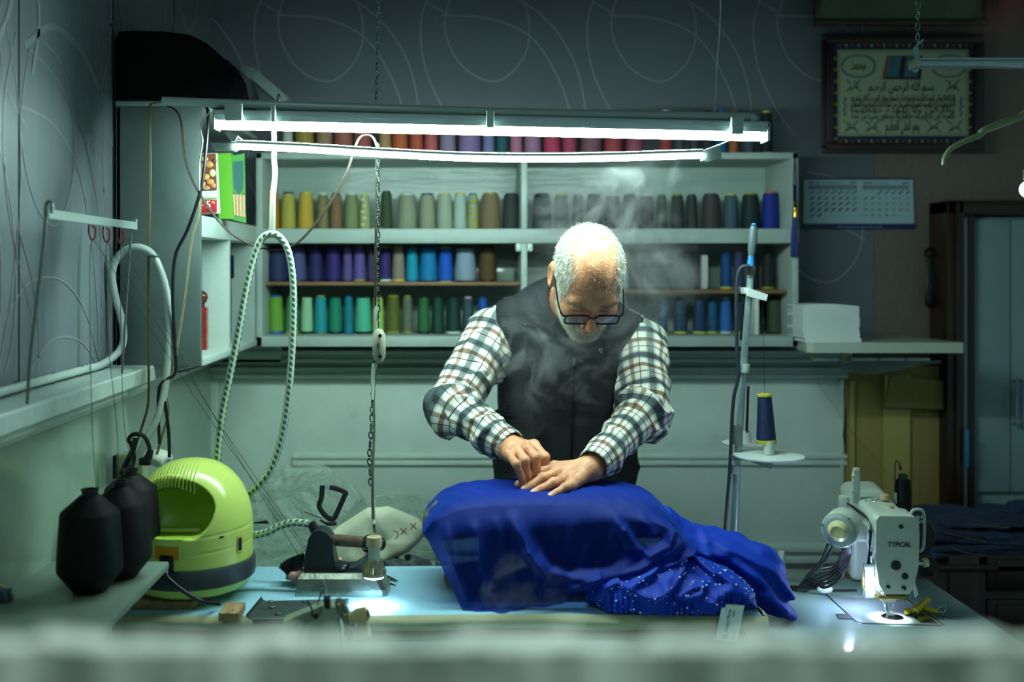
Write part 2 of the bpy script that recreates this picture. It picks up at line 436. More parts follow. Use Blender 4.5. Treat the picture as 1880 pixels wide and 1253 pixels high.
tr = MB().box(((1541-U0)/SW, YW-.012, HC-.78),((1548-U0)/SW, YW, vz(696,SW)), bev=.004); struct(tr.build('trim_6', paint))
tr = MB().box(((368-U0)/SW, YW-.01, HC-.78),((400-U0)/SW, YW, vz(696,SW)), bev=.003); struct(tr.build('trim_7', paint))
tr = MB().box((XL, YW-.04, HC-.30),(-.55,YB, HC-.24), bev=.004); struct(tr.build('trim_8', paint))

# door frame at right with the pale wardrobe standing in the opening
SD = 600.0; YD = F/SD
def dx(u, s=SD): return (u-U0)/s
dm = MB()
dm.box((dx(1739),YD,0),(dx(1772),YB-.004,vz(368,SD)), bev=.006)
dm.box((dx(1739),YD,vz(394,SD)),(2.5,YB-.004,vz(368,SD)), bev=.006)
dm.box((dx(1752),YD-.012,0),(dx(1760),YD,vz(372,SD)), bev=.004)
struct(dm.build('trim_9', dark_wood))
dr = MB(); dr.box((dx(1772),YD+.02,HC-.75),(dx(1781),YD+.06,vz(400,SD)), 0); dr.box((dx(1782),YD+.03,HC-.75),(dx(1798),YD+.07,vz(400,SD)), 1)
dr.box((dx(1772),YD+.03,vz(400,SD)),(dx(1798),YD+.07,vz(394,SD)),1)
struct(dr.build('door_1', [mat('pale_edge',(140,165,165),.4), dark_wood]))
wd = thing('wardrobe', (1.9, 3.42, 0), 'tall pale grey-white wardrobe with slim metal handles behind the dark door frame', 'wardrobe')
wm = mat('wardrobe_laminate', (128,152,156), .35, var=.12, vscale=2)
MB().box((dx(1798),3.40,0),(2.5,3.46,vz(397,SD)), bev=.003).build('carcass', wm, wd)
MB().box((dx(1802),3.383,HC-.70),(dx(1870),3.40,vz(402,SD)), bev=.003).build('door', wm, wd)
d2 = MB().box((dx(1872),3.383,HC-.70),(2.3,3.40,vz(402,SD)), bev=.003).build('door', wm, wd)
hm = mat('brushed_metal', (120,130,132), .3, metal=1)
for u in (1864, 1877):
    h = MB(); h.tube([P(u,700,592)+Vector((0,.01,0)),P(u,700,595)-Vector((0,.01,0)),P(u,780,595)-Vector((0,.01,0)),P(u,780,592)+Vector((0,.01,0))], .0045, n=8)
    h.build('handle', hm, wd)
sw = MB().box(P(1772,790,603), P(1779,858,603)+Vector((0,.006,0)), 0, .001).build('label_strip', mat('blue_sticker',(40,120,160),.4), wd)
tag(sw, 'blue sticker strip', None)

# cardboard on the wall right of the wainscot
cb = mat('cardboard_brown', (150,132,76), .85, var=.12, vscale=5, vstretch=(12,1,.5))
ct = mat('cardboard_tape', (168,150,84), .45)
c = thing('cardboard_sheet', (1.35, 3.44, HC-.78), 'large brown cardboard sheet with vertical tape leaning below the right wall shelf', 'cardboard')
m = MB()
m.box(P(1553,672,590), P(1738,1110,590)+Vector((0,.02,0)), 0, .003)
m.build('panel', cb, c)
m = MB(); m.box(P(1622,750,592), P(1671,1110,592)+Vector((0,.004,0)), 0); m.box(P(1624,690,594), P(1672,748,594)+Vector((0,.004,0)), 0); m.box(P(1561,700,592),P(1569,1110,592)+Vector((0,.004,0)))
m.build('tape', ct, c)
m = MB().prism([(P(1624,748,594).x,P(1624,748,594).z),(P(1738,752,594).x,P(1738,752,594).z),(P(1738,700,594).x,P(1738,700,594).z),(P(1634,690,594).x,P(1634,690,594).z)], F/595, F/593); m.build('flap', cb, c)
m = MB(); m.tube([P(1553,750,591),P(1550,800,591),P(1553,833,591)], [.001,.004,.001], n=6); tag(m.build('wooden_sliver', mat('dark_sliver',(30,28,24),.6)), 'thin dark wooden sliver hanging at the left edge of the cardboard', 'stick')

# ================================================================== corner cabinet and thread cabinet
YF = 3.17; SB = F/YF
def bx(u): return (u-U0)/SB
def bz(v): return HC+(V0-v)/SB
cab = thing('thread_cabinet', (0.2, 3.3, bz(637)), 'pale green-grey painted open wall cabinet filled with thread cones', 'cabinet')
x0, x1 = bx(470), bx(1466)
MB().box((x0,YF,bz(637)),(x0+.018,3.46,bz(280)), bev=.002).build('side_panel', paint2, cab)
MB().box((x1-.018,YF,bz(637)),(x1,3.46,bz(280)), bev=.002).build('side_panel', paint2, cab)
MB().box((x0,YF,bz(292)),(x1,3.46,bz(280)), bev=.002).build('top_panel', paint2, cab)
MB().box((x0,YF,bz(637)),(x1,3.46,bz(618)), bev=.002).build('bottom_panel', paint2, cab)
MB().box((x0-.012,YF-.006,bz(447)),(x1,3.455,bz(420)), bev=.003).build('shelf', paint2, cab)
wdp = mat('raw_wood_edge', (128,94,58), .6, var=.35, vscale=8, vstretch=(1,6,6))
MB().box((x0+.018,YF+.05,bz(525)),(bx(957),3.455,bz(518.5)), bev=.001).build('shelf', wdp, cab)
MB().box((bx(968),YF+.05,bz(540)),(x1-.018,3.455,bz(533)), bev=.001).build('shelf', wdp, cab)
MB().box((bx(957),YF,bz(420)),(bx(968),3.455,bz(292)), bev=.001).build('divider', paint2, cab)
MB().box((bx(957),YF,bz(620)),(bx(968),3.455,bz(447)), bev=.001).build('divider', paint2, cab)
bp = MB().box((x0,3.455,bz(637)),(x1,3.465,bz(280))); tag(bp.build('back_panel', gloss_back, cab), 'glossy brushed paint back board', None)
m = MB(); m.box((bx(947),YF-.004,bz(462)),(bx(957),YF+.03,bz(447)),bev=.003); m.box((bx(968),YF-.004,bz(462)),(bx(978),YF+.03,bz(447)),bev=.003); m.build('bracket', paint, cab)

cc = thing('corner_cabinet', (-.69, 2.8, HC-.235), 'grey-green painted corner cabinet with open shelves facing right, under the black domed case', 'cabinet')
SA = 803.0; YA = F/SA; ax0, ax1 = -.788, -.594; zt, zb_ = HC+.367, HC-.229
pan = mat('corner_panel_grey', (96,112,108), .5, var=.3, vscale=3, bump=.25, bscale=12)
MB().box((ax0,YA,zb_),(ax1,YA+.016,zt), bev=.003).build('front_panel', pan, cc)
MB().box((ax0,YA,zb_),(ax0+.012,3.165,zt), bev=.002).build('side_panel', pan, cc)
MB().box((ax0,YA-.004,zt),(ax1+.004,3.165,zt+.012), bev=.002).build('top_panel', paint2, cc)
cm = mat('niche_paint', (196,212,204), .35, var=.1, vscale=6, bump=.4, bscale=30)
MB().box((ax0+.012,YA+.016,HC+.068),(ax1+.003,3.165,HC+.118), bev=.003).build('shelf', cm, cc)
MB().box((ax0+.012,YA+.016,zb_),(ax1+.004,3.165,zb_+.018), bev=.003).build('bottom_panel', cm, cc)
MB().box((ax0+.012,2.80,zb_+.018),(ax1,2.815,HC+.068)).build('divider', cm, cc)
MB().box((ax0+.012,3.15,zb_+.018),(ax1,3.165,HC+.068)).build('back_panel', paint2, cc)
m = MB().box((ax1-.002,2.815,HC-.03),(ax1+.0,2.86,HC+.03)); m.build('hinge', mat('dark_metal',(40,42,42),.4,metal=.8), cc)
# ================================================================== thread cones
def thread_mat(c, i):
    name = 'thread_%02x%02x%02x' % tuple(c)
    if name in MATS: return MATS[name]
    m = mat(name, tuple(min(255, int(x*.95+1)) for x in c), .55, spec=.35)
    nt = m.node_tree; b = nt.nodes['Principled BSDF']
    tc = nd(nt,'ShaderNodeTexCoord'); wv = nd(nt,'ShaderNodeTexWave'); wv.bands_direction = 'Z'; wv.inputs['Scale'].default_value = 140; wv.inputs['Distortion'].default_value = 4; wv.inputs['Detail'].default_value = 2
    nt.links.new(tc.outputs['Object'], wv.inputs[0]); bp_ = nd(nt,'ShaderNodeBump'); bp_.inputs['Strength'].default_value = .5; bp_.inputs['Distance'].default_value = .001
    nt.links.new(wv.outputs['Fac'], bp_.inputs['Height']); nt.links.new(bp_.outputs[0], b.inputs['Normal'])
    return m
SPM = {'white':(190,200,190),'black':(16,18,20),'navy':(25,45,90),'yellow':(190,180,60),'olive':(130,130,50),'blue':(20,90,160),'orange':(190,90,40),'pink':(190,150,180),'green':(70,110,60)}
def spm(k): return mat('spool_'+k, SPM[k], .4)
CONES = []
def cone(u0, u1, vt, vb, c, cname, shelf, cap='white', base=None, s=606, z=None, top=.62, patt=None):
    sx = s; x = ((u0+u1)/2-U0)/sx; r = (u1-u0)/2/sx; Y = F/sx
    zb = z; zt_ = HC+(V0-vt)/sx; h = zt_-zb
    e = empty('thread_cone', (x, Y, zb))
    rt = r*top; hb = h*.045
    m = MB(); sh_ = .70+.18*top; prof = [(r*.84,hb*.5),(r*.99,hb*.9),(r,h*.07),(r*.97,h*.3),(r*(.5+.5*sh_),h*.62),(r*sh_,h*.915),(r*sh_*.97,h*.94),(r*sh_*.88,h*.952),(rt*.7,h*.957)]
    m.lathe(prof, (x,Y,zb), 'Z', 22)
    if patt:
        for k in range(5): m.box((x-r*.5+.3*r*(k%2)-r*.1, Y-r*1.02, zb+h*(.12+.17*k)),(x+.3*r*(k%2), Y-r*.7, zb+h*(.19+.17*k)), 1)
    m.build('thread', [thread_mat(c, 0)]+([spm(patt)] if patt else []), e, ang=60)
    m = MB()
    m.lathe([(r*.86,0),(r*.86,hb*.7),(rt*.5,hb*.8),(rt*.5,h*.94),(rt*1.04,h*.945),(rt*1.06,h*.985),(rt*.92,h),(rt*.35,h),(rt*.35,h*.96)], (x,Y,zb), 'Z', 20)
    sp = m.build('spool', spm(cap), e)
    if base:
        m = MB().lathe([(r*.87,0),(r*1.0,hb*.25),(r*1.0,hb*1.5),(r*.95,hb*1.6)], (x,Y,zb), 'Z', 22); m.build('base_ring', spm(base), e)
    e['category'] = 'thread cone'; e['group'] = {'upper':'thread cones on the upper shelf','middle':'thread cones on the middle shelf','lower':'thread cones on the bottom shelf','top':'thread cones on top of the cabinet'}[shelf.split()[0]]
    CONES.append((e, cname, shelf, x)); return e
zU, zM, zM2, zL, zT = bz(420), bz(518.5), bz(533), bz(618), bz(280)
R1 = [(486,513,351,(200,134,22),'orange-yellow','yellow'),(515.5,543.5,353,(176,166,74),'pale olive-yellow','navy'),(547,576,353,(196,162,58),'golden yellow','yellow'),
 (582,603.6,355,(132,118,78),'khaki','white'),(605,629,355,(128,98,72),'dull brown','black'),(632,659,355,(124,136,94),'sage','white'),(660,680,356,(156,166,124),'yellow-flecked pale green','yellow',None,'yellow'),
 (697.5,721,351,(58,74,48),'dark moss green','black'),(729,766,355.5,(138,144,120),'wide stone grey','white'),(768.7,800,355.5,(144,148,124),'stone beige','navy'),(801.6,831.5,356,(156,170,150),'pale grey-green','yellow'),
 (832,857.5,355,(168,186,176),'silvery white','yellow'),(857.5,879,355,(158,158,76),'blue-flecked yellow','blue',None,'blue'),(881,919.6,354.6,(122,104,76),'wide camel brown','olive'),(922,956,355.5,(54,60,58),'charcoal','black')]
R1b = [(977,1013,355.5,(20,40,46),'glossy teal-black','black'),(1016.6,1045,356,(26,30,44),'blue-black','yellow'),(1050,1072,357,(42,44,50),'slim slate','black'),(1075,1107,357,(58,58,58),'ash grey','black'),
 (1110,1139,357,(66,64,66),'smoky grey','white'),(1142,1170,357,(60,62,64),'mid slate grey','black'),(1172,1201,357,(70,66,66),'warm grey','white'),(1204,1225,357,(58,64,56),'green-capped dark grey','green'),(1231,1256,356,(52,56,54),'olive-capped grey','olive'),
 (1258.6,1281,357,(48,54,52),'narrow dark grey','black'),(1286.6,1324,356,(60,56,56),'wide brownish grey','black'),(1328,1355.5,356,(62,84,98),'steel blue','yellow'),(1360.5,1395,355,(26,42,44),'blackish green','olive'),(1398,1430,352,(18,42,140),'bright navy','orange')]
R2 = [(490,529,451,(34,46,84),'wide dark navy','black'),(531,562.6,451,(72,76,126),'greyish violet','black'),(565,594,451,(34,34,88),'midnight blue','black'),(597,626.6,451,(48,34,106),'deep indigo','black'),(628.5,647.6,452,(90,78,136),'slim lavender','black'),
 (648.4,671.4,452,(92,80,150),'lilac','olive','olive'),(673.7,690,452,(60,50,88),'slim plum','black'),(695.5,719,453,(50,40,104),'dark violet','yellow','white'),(719.6,744,453,(136,124,114),'taupe','yellow','yellow'),
 (745,768.6,453,(14,146,176),'turquoise blue','blue'),(770,802.7,453,(10,122,176),'cyan blue','black'),(804.6,831.5,454,(16,88,196),'royal blue','yellow'),(834.5,874.4,453,(136,156,174),'wide silver blue','black'),(878,912.6,451,(80,64,36),'bronze brown','black')]
R2b = [(1322,1344,463,(26,72,130),'mid blue','blue','yellow'),(1346.6,1366,462,(56,66,110),'dusky blue','pink','pink'),(1372,1394,463,(22,30,42),'inky black','black'),(1398,1422,464,(34,38,42),'soot grey','black','olive')]
R3 = [(491,521,542,(104,156,52),'leaf green','blue','blue'),(524,549,544,(60,146,86),'grass green','yellow','yellow'),(552,575,543,(146,198,156),'pale mint','black','black'),(576.5,601,542,(18,146,156),'teal','olive'),(602.5,628.5,544,(16,126,96),'emerald','black','black'),
 (630,649.5,544,(6,114,130),'slim petrol','blue','blue'),(651.5,682,544,(74,178,146),'sea green','black','black'),(683.5,705,544,(154,196,94),'lime','orange'),(708,735.6,542,(84,92,30),'wide dark olive','olive','olive'),(737.6,758.6,543,(92,102,86),'grey with olive rims','olive','olive'),
 (766.3,789.3,544,(40,96,54),'forest green','black','black'),(792,816,544,(14,58,46),'bottle green','black'),(818.4,846.7,544,(8,52,46),'wide blackish green','black','white'),(848.6,870.4,545,(54,74,84),'slate blue','pink'),(876,897,545,(26,80,156),'strong blue','navy')]
R3b = [(1208,1226,546,(60,94,124),'slim steel blue','yellow','yellow'),(1237,1262,546,(40,72,94),'storm blue','black','yellow'),(1272,1296,546,(30,62,98),'denim blue','black','yellow'),(1298,1318,546,(26,80,116),'sea blue','blue','yellow'),(1321,1343,546,(40,104,176),'cornflower','white','white'),
 (1346,1364,546,(36,58,90),'ink blue','yellow','yellow'),(1380,1395,546,(20,24,30),'slim black','black'),(1407,1437,546,(64,74,58),'wide moss grey','black')]
RT = [(518,538,207,(190,196,186),'off-white','white'),(541,577,207,(156,134,64),'dull gold','white'),(579.5,611,208,(156,124,98),'sand','white'),(612.5,648,208,(160,94,84),'dusty rose','white'),(650,682,209,(166,84,82),'muted red','white'),
 (695.5,718.5,209,(176,136,92),'apricot','white'),(720,749,209,(190,94,56),'bright orange','white'),(752,777,209,(184,84,60),'coral','white'),(779,804,209,(186,92,92),'salmon','white'),(807,837,210,(142,124,150),'mauve','white'),(841,883,210,(134,110,152),'wide violet-grey','white'),
 (886,908,210,(122,120,164),'periwinkle','white'),(910,933,210,(40,84,92),'dark teal','white'),(936,959,210,(176,110,134),'rose pink','white'),(962,993.6,210,(156,110,144),'orchid','black'),(998,1029,209,(182,62,94),'crimson pink','black'),(1032,1059,209,(166,62,92),'raspberry','black'),
 (1066,1105,209,(122,80,92),'wide dull plum','black'),(1109,1143,209,(156,62,70),'brick red','olive'),(1149,1182,203,(146,70,92),'wine red','navy'),(1210,1235,202,(150,60,62),'scarlet-brown','pink'),(1238,1257,205,(70,72,80),'slim pewter','black'),(1265,1285,205,(56,60,70),'dark pewter','black'),
 (1289,1310,204,(44,50,60),'graphite','black'),(1315,1334.5,201,(30,92,134),'teal-blue-capped','blue'),(1338,1355.6,205,(166,96,60),'burnt orange','olive','olive'),(1363,1386,206,(60,70,80),'blue-grey','black'),(1395,1419,204,(24,30,34),'tall near-black','yellow','yellow')]
def rowp(R, shelf, z, s=606):
    for t in R:
        t = list(t)+[None]*(8-len(t))
        cone(t[0], t[1], t[2], None, t[3], t[4], shelf, t[5] or 'white', t[6], s=s, z=z, patt=t[7], top=.66 if (t[1]-t[0]) > 25 else .58)
rowp(R1,'upper left bay',zU); rowp(R1b,'upper right bay',zU); rowp(R2,'middle left bay',zM); rowp(R2b,'middle right bay',zM2); rowp(R3,'lower left bay',zL); rowp(R3b,'lower right bay',zL)
rowp(RT,'top of the cabinet',zT,s=612)
WHERE = {'upper left bay':'upper left shelf','upper right bay':'upper right shelf','middle left bay':'middle left shelf','middle right bay':'middle right shelf',
         'lower left bay':'bottom left shelf','lower right bay':'bottom right shelf','top of the cabinet':'cabinet top'}
def short(n): return ' '.join(w_ for w_ in n.split() if w_ not in ('wide','slim','narrow','tall'))
for sh in WHERE:
    row = sorted([c for c in CONES if c[2] == sh], key=lambda c: c[3])
    for i, (e, cn, _, x) in enumerate(row):
        nb = 'left of '+short(row[i+1][1]) if i == 0 else 'right of '+short(row[i-1][1])
        e['label'] = '%s thread cone on %s, %s' % (cn, WHERE[sh], nb)
# dark framed case in the right bay, behind the steam
c = thing('storage_case', (.64, 3.3, zM2), 'dark box with a pale lower front in the middle right bay of the cabinet', 'box')
MB().box((bx(1180),3.27,zM2),(bx(1300),3.43,bz(464)), bev=.004).build('case_body', mat('dark_case',(26,28,30),.4), c)
MB().box((bx(1190),3.262,zM2+.004),(bx(1288),3.272,bz(492)), bev=.002).build('front_panel', mat('case_front',(92,100,98),.5), c)
c = MB().box((bx(1305),3.30,zM2),(bx(1319),3.4,bz(468)), bev=.004).build('paper_box', mat('paper_white',(205,212,206),.6)); tag(c, 'narrow pale box upright between the dark box and the mid blue cone', 'box')
c = MB().box((bx(1398),3.24,zL),(bx(1406),3.4,bz(548)), bev=.002).build('card_strip', mat('paper_white',(205,212,206),.6)); tag(c, 'thin pale card standing beside the wide moss grey cone', 'card')
c = MB().box((bx(898),3.4,zM),(bx(950),3.415,bz(492)), bev=.001).build('glass_plate', mat('greenish_plate',(150,172,158),.15)); tag(c, 'pale greenish plate leaning at the right end of the thin middle shelf', 'plate')
# prayer beads with navy tassel at the cabinet's right edge
c = thing('tassel', P(1461,290,632), 'navy blue tassel with gold collar on dark beads hanging at the cabinet corner', 'tassel')
m = MB()
for k in range(34):
    t = k/33; v = 288+115*t; a = 2.6*math.sin(t*math.pi)
    for sg in (-1, 1): m.sphere(P(1459+sg*a, v, 632), .0026, n=8)
for k in range(7): m.sphere(P(1459.5, 341+k*4.3, 633), .0042, n=8)
m.build('beads', mat('navy_beads',(18,30,70),.25), c)
g = mat('gold_metal',(190,150,60),.25,metal=1)
m = MB(); p = P(1460,376,633); m.lathe([(.002,.012),(.006,.008),(.003,.002),(.004,0),(.009,-.008),(.009,-.012),(.0065,-.02),(.009,-.034),(.009,-.037)], p, 'Z', 14); m.build('collar', g, c)
m = MB()
for k in range(60):
    a = random.random()*6.28; r = .010*math.sqrt(random.random()); q = P(1459,398,633)
    m.tube([q+Vector((r*.55*math.cos(a), r*.55*math.sin(a), 0)), q+Vector((r*.9*math.cos(a)-.001, r*math.sin(a), -.055)), q+Vector((r*1.15*math.cos(a)-.002, r*1.1*math.sin(a), -.113-.004*random.random()))], .0013, n=4)
m.build('fringe', mat('navy_silk',(20,40,110),.4), c)

# ================================================================== wall pieces at the right
# calendar
SC = 578.0
def cal(u, v, d=0.0): q = P(u, v, SC); q.y -= d; return q
c = thing('wall_calendar', cal(1578,372), 'two month paper calendar for September and October on the right wall, days crossed out', 'calendar')
pp = mat('calendar_paper',(158,186,196),.5); navy = mat('calendar_navy',(20,28,84),.5); ink = mat('print_dark',(34,44,50),.6); inkr = mat('print_red',(150,70,70),.6); gr = mat('print_grey_band',(120,140,144),.6); inkl = mat('print_light',(110,135,140),.6)
m = MB(); m.prism([(cal(1476,326).x,cal(1476,326).z),(cal(1676,329).x,cal(1676,329).z),(cal(1679,421).x,cal(1679,421).z),(cal(1475,420).x,cal(1475,420).z)], F/SC, F/SC+.004); m.build('sheet', pp, c)
m = MB(); m.box(cal(1475,411,.002), cal(1679,421,.0)); m.box(cal(1476,327,.002),cal(1675,330,.0)); m.build('navy_border', navy, c)
m = MB()
def ctext(t, u, v, hpx, mi, al='LEFT', wid=None): text_mb(m, t, cal(u, v, .0012), hpx/SC/.72, mi, align=al, width=(wid/SC if wid else None))
ctext('EYLÜL',1485,338.5,5,0,wid=19); ctext('SEPTEMBER',1509,338.5,4.6,3,wid=35); ctext('2025',1559,338,4.8,0,wid=13)
ctext('EKİM',1585,339,5,0,wid=15); ctext('OCTOBER',1605,339,4.6,3,wid=27); ctext('2025',1656,339,4.8,0,wid=12)
m.box(cal(1485,340,.0008), cal(1573,348,.0004), 1); m.box(cal(1583,340.5,.0008), cal(1669,348.5,.0004), 1)
for mo, (u0_, days, first) in enumerate([(1491,30,0),(1589,31,2)]):
    for k, d in enumerate(['Pt','Sa','Ça','Pe','Cu','Ct','Pa']): ctext(d, u0_+k*12.8, 346.2, 3.6, 2 if k > 4 else 0, 'CENTER')
    for d in range(1, days+1):
        q = d-1+first; col_, rw = q % 7, q//7
        if mo == 0: vv = 356+rw*10.4
        else: vv = 356+rw*10.4
        ctext(str(d), u0_+col_*12.8, vv, 4.3, 2 if col_ > 4 or (mo == 1 and d == 29) else 0, 'CENTER')
        if mo == 0 or d < 8:
            a = cal(u0_+col_*12.8-4, vv+1.5, .002); b = cal(u0_+col_*12.8+5, vv-6, .002); m.tube([a, b], .0008+.0005*random.random(), 0, 4)
m.build('print', [ink, gr, inkr, inkl], c, smooth=False, recalc=False)
m = MB(); text_mb(m, 'www.istanbulterzilerodasi.org.tr', cal(1578,418.3,.0026), 5/SC, 0, width=84/SC); m.build('web_address', mat('print_skyblue',(120,170,200),.6), c, smooth=False, recalc=False)

# framed calligraphy
import unicodedata
def shape_ar(s):
    nonj = 'ادذرزوأإآةىء'; out = []
    L = list(s)
    for i, ch in enumerate(L):
        if ch == ' ': out.append(' '); continue
        nm = unicodedata.name(ch)
        pj = i > 0 and L[i-1] != ' ' and L[i-1] not in nonj; nj = i < len(L)-1 and L[i+1] != ' ' and ch not in nonj and L[i+1] != 'ء'
        f = 'MEDIAL' if pj and nj else 'FINAL' if pj else 'INITIAL' if nj else 'ISOLATED'
        try: out.append(unicodedata.lookup('%s %s FORM' % (nm, f)))
        except KeyError:
            try: out.append(unicodedata.lookup('%s %s FORM' % (nm, 'FINAL' if pj else 'ISOLATED')))
            except KeyError: out.append(ch)
    return ''.join(out)[::-1]
SFm = 585.0
def fp(u, v, d=0.0): q = P(u, v, SFm); q.y -= d; return q
c = thing('framed_calligraphy', fp(1656,270), 'framed Arabic calligraphy print with blue patterned border and open book, dark wood frame', 'picture')
fr = mat('frame_dark_wood',(46,30,26),.35,c2=(26,16,14),vscale=10,bump=.1)
m = MB()
for (a, b, dd) in (((1507,62),(1805,282),.012),((1514,68),(1798,276),.022)):
    (ua, va), (ub, vb) = a, b; wd_ = 13
    m.box(fp(ua,va,dd), fp(ub,va+wd_,0), bev=.003); m.box(fp(ua,vb-wd_,dd), fp(ub,vb,0), bev=.003)
    m.box(fp(ua,va+wd_,dd), fp(ua+wd_,vb-wd_,0), bev=.003); m.box(fp(ub-wd_,va+wd_,dd), fp(ub,vb-wd_,0), bev=.003)
m.build('frame', fr, c)
MB().box(fp(1520,74,.004), fp(1792,270,-.002)).build('mat_board', mat('print_deep_blue',(22,30,66),.6), c)
MB().box(fp(1537,92,.0048), fp(1777,250,0)).build('print_ground', mat('print_sage',(150,158,128),.6), c)
m = MB()   # printed border and ornaments
bl, rd, yl, bk, tl = 0, 1, 2, 3, 4
def tri(u, v, w_, h_, mi, d=.0052):
    a, b, e_ = fp(u-w_/2, v, d), fp(u+w_/2, v, d), fp(u, v+h_, d); m.add([a, b, e_], [(0,1,2)], mi)
for k in range(11):
    u = 1541+k*23.2
    tri(u, 78, 13, 9, rd); tri(u, 266, 13, -9, rd); tri(u+11.6, 82, 5, 7, yl); tri(u+11.6, 262, 5, -7, yl); tri(u+11.6,82,5,-5,yl); tri(u+11.6,262,5,5,yl)
for k in range(8):
    v = 98+k*21
    for u, sg in ((1523,1),(1789,-1)):
        a = [fp(u, v-6, .0052), fp(u, v+6, .0052), fp(u+sg*8, v, .0052)]; m.add(a, [(0,1,2)], rd)
        a = [fp(u+sg*10, v+7, .0052), fp(u+sg*10, v+13, .0052), fp(u+sg*5, v+10, .0052), fp(u+sg*14,v+10,.0052)]; m.add(a, [(0,2,1,3)], yl)
for d0 in (0, 3):
    for (a, b) in (((1537+d0,92+d0),(1777-d0,93+d0)),((1537+d0,249-d0),(1777-d0,250-d0)),((1537+d0,92+d0),(1538+d0,250-d0)),((1776-d0,92+d0),(1777-d0,250-d0))): m.box(fp(*a,.0054), fp(*b,.005), yl if d0 == 0 else tl)
for (uc, vc) in ((1575,122),(1741,122)):
    for k in range(34):
        a = 2*math.pi*k/34; ca, sa = math.cos(a), math.sin(a)
        rr = 1+.0*abs(ca)**3; uu = uc+30*ca*rr; vv = vc+20*(abs(sa)**.85)*(1 if sa > 0 else -1); m.sphere(fp(uu, vv, .005), (.0042,.0006,.0042), tl, n=6)
def cross(uc, vc, q):
    for sx_ in (-1, 1):
        for sy_ in (-1, 1):
            for t in (.5, .8, 1.1): m.sphere(fp(uc+sx_*q*t, vc+sy_*q*.8*t, .005), (.0038,.0006,.0028), tl, n=6)
for (uc, vc) in ((1566,158),(1748,158),(1562,233),(1600,233),(1713,233),(1752,233)): cross(uc, vc, 11)
for uc in (1550,1763):
    for k in range(9): m.sphere(fp(uc+2*math.sin(k*2), 180+k*4, .005), (.0045,.0006,.004), tl, n=6)
# the open book
m.add([fp(1619,146,.0054),fp(1628,103,.0054),fp(1694,103,.0054),fp(1689,147,.0054)], [(0,1,2,3)], bk)
m.add([fp(1618,145,.0056),fp(1627,103,.0056),fp(1632,103,.0056),fp(1631,120,.0056),fp(1624,144,.0056)], [(0,1,2,3,4)], rd)
for (a, b) in (((1626,142),(1650,105)),((1658,142),(1684,105))):
    m.add([fp(a[0],a[1],.0058),fp(a[0]+5,b[1],.0058),fp(b[0]+3,b[1],.0058),fp(b[0]-1,a[1],.0058)], [(0,1,2,3)], 5)
    for k in range(9): m.box(fp(a[0]+5, 110+k*3.6, .0062), fp(b[0]-1, 110.8+k*3.6, .006), 6)
m.build('ornament_print', [mat('print_deep_blue',(22,30,66),.6), mat('print_terracotta',(130,66,52),.6), mat('print_mustard',(150,150,64),.6), mat('print_black',(14,16,18),.5), mat('print_slate_blue',(62,88,108),.6), mat('print_page_blue',(60,108,124),.6), mat('print_page_line',(24,52,66),.6)], c, smooth=False, recalc=False)
m = MB()
def ar(t, u, v, hpx, wpx):
    try: text_mb(m, shape_ar(t), fp(u, v, .0056), hpx/SFm, 0, width=wpx/SFm)
    except Exception as e: print('AR', e)
ar('بسم الله الرحمن الرحيم', 1654, 167, 24, 120)
ar('الله لا اله الا هو الحي القيوم لا تاخذه سنة ولا نوم له ما في السماوات وما في الارض من ذا الذي يشفع عنده', 1656, 186, 17, 192)
ar('الا باذنه يعلم ما بين ايديهم وما خلفهم ولا يحيطون بشيء من علمه الا بما شاء وسع كرسيه السماوات', 1656, 197, 17, 192)
ar('والارض ولا يؤوده حفظهما', 1656, 207, 17, 190); ar('يعلم ما بين ايديهم وما خلفهم ولا يحيطون بشيء من علمه', 1656, 218, 17, 190)
ar('وهو العلي العظيم', 1656, 240, 26, 62)
ar('محمد', 1575, 128, 26, 26); ar('الله', 1741, 128, 26, 26)
for t, u, v in (('علي',1567,162),('ابوبكر',1747,162),('عثمان',1561,237),('حسن',1600,237),('عمر',1713,237),('حسين',1752,237)): ar(t, u, v, 18, 18)
m.build('calligraphy_text', mat('print_black',(14,16,18),.5), c, smooth=False, recalc=False)
m = MB().torus(fp(1656,56,.006), .008, .0022); m.build('hanging_ring', mat('old_brass',(90,70,40),.4,metal=1), c)

c = thing('framed_picture', fp(1654,48), 'lower part of a framed green picture hanging above the calligraphy frame', 'picture')
m = MB(); m.box(fp(1493,37,.02), fp(1814,48,0), bev=.003); m.box(fp(1493,-60,.02), fp(1503,37,0), bev=.003); m.box(fp(1804,-60,.02), fp(1814,37,0), bev=.003); m.box(fp(1493,-70,.02), fp(1814,-60,0)); m.build('frame', mat('frame_gilt_dark',(70,52,30),.35,c2=(34,24,16),vscale=12), c)
MB().box(fp(1503,-60,.006), fp(1804,38,0)).build('picture_sheet', mat('picture_sage',(96,112,84),.5,c2=(72,88,66),vscale=5), c)

# shoe horn
c = thing('shoe_horn', fp(1706,566), 'black plastic shoe horn with a hole hanging on the taupe wall', 'shoe horn')
m = MB(); pts = [(1706,468,8),(1706,485,7.5),(1707,500,8),(1708,520,10),(1707,545,11.5),(1706,560,10),(1706,566,5)]
m.tube([fp(u, v, .008) for u, v, _ in pts], [q/SFm for _, _, q in pts], 0, 16, True, False, None, 1.0, .38)
m.torus(fp(1706,465,.008), 8/SFm, 3.6/SFm, n=20); m.build('horn', mat('black_gloss',(12,13,15),.18), c)
m = MB()
Rz = Matrix.Rotation(math.radians(90),4,'Y') @ Matrix.Rotation(math.pi/2,4,'X')
text_mb(m, 'TONIC', fp(1703,534,.0138), 8/SFm, 0, M=Rz); m.build('lettering', mat('print_faded_blue',(70,96,120),.5), c, smooth=False, recalc=False)

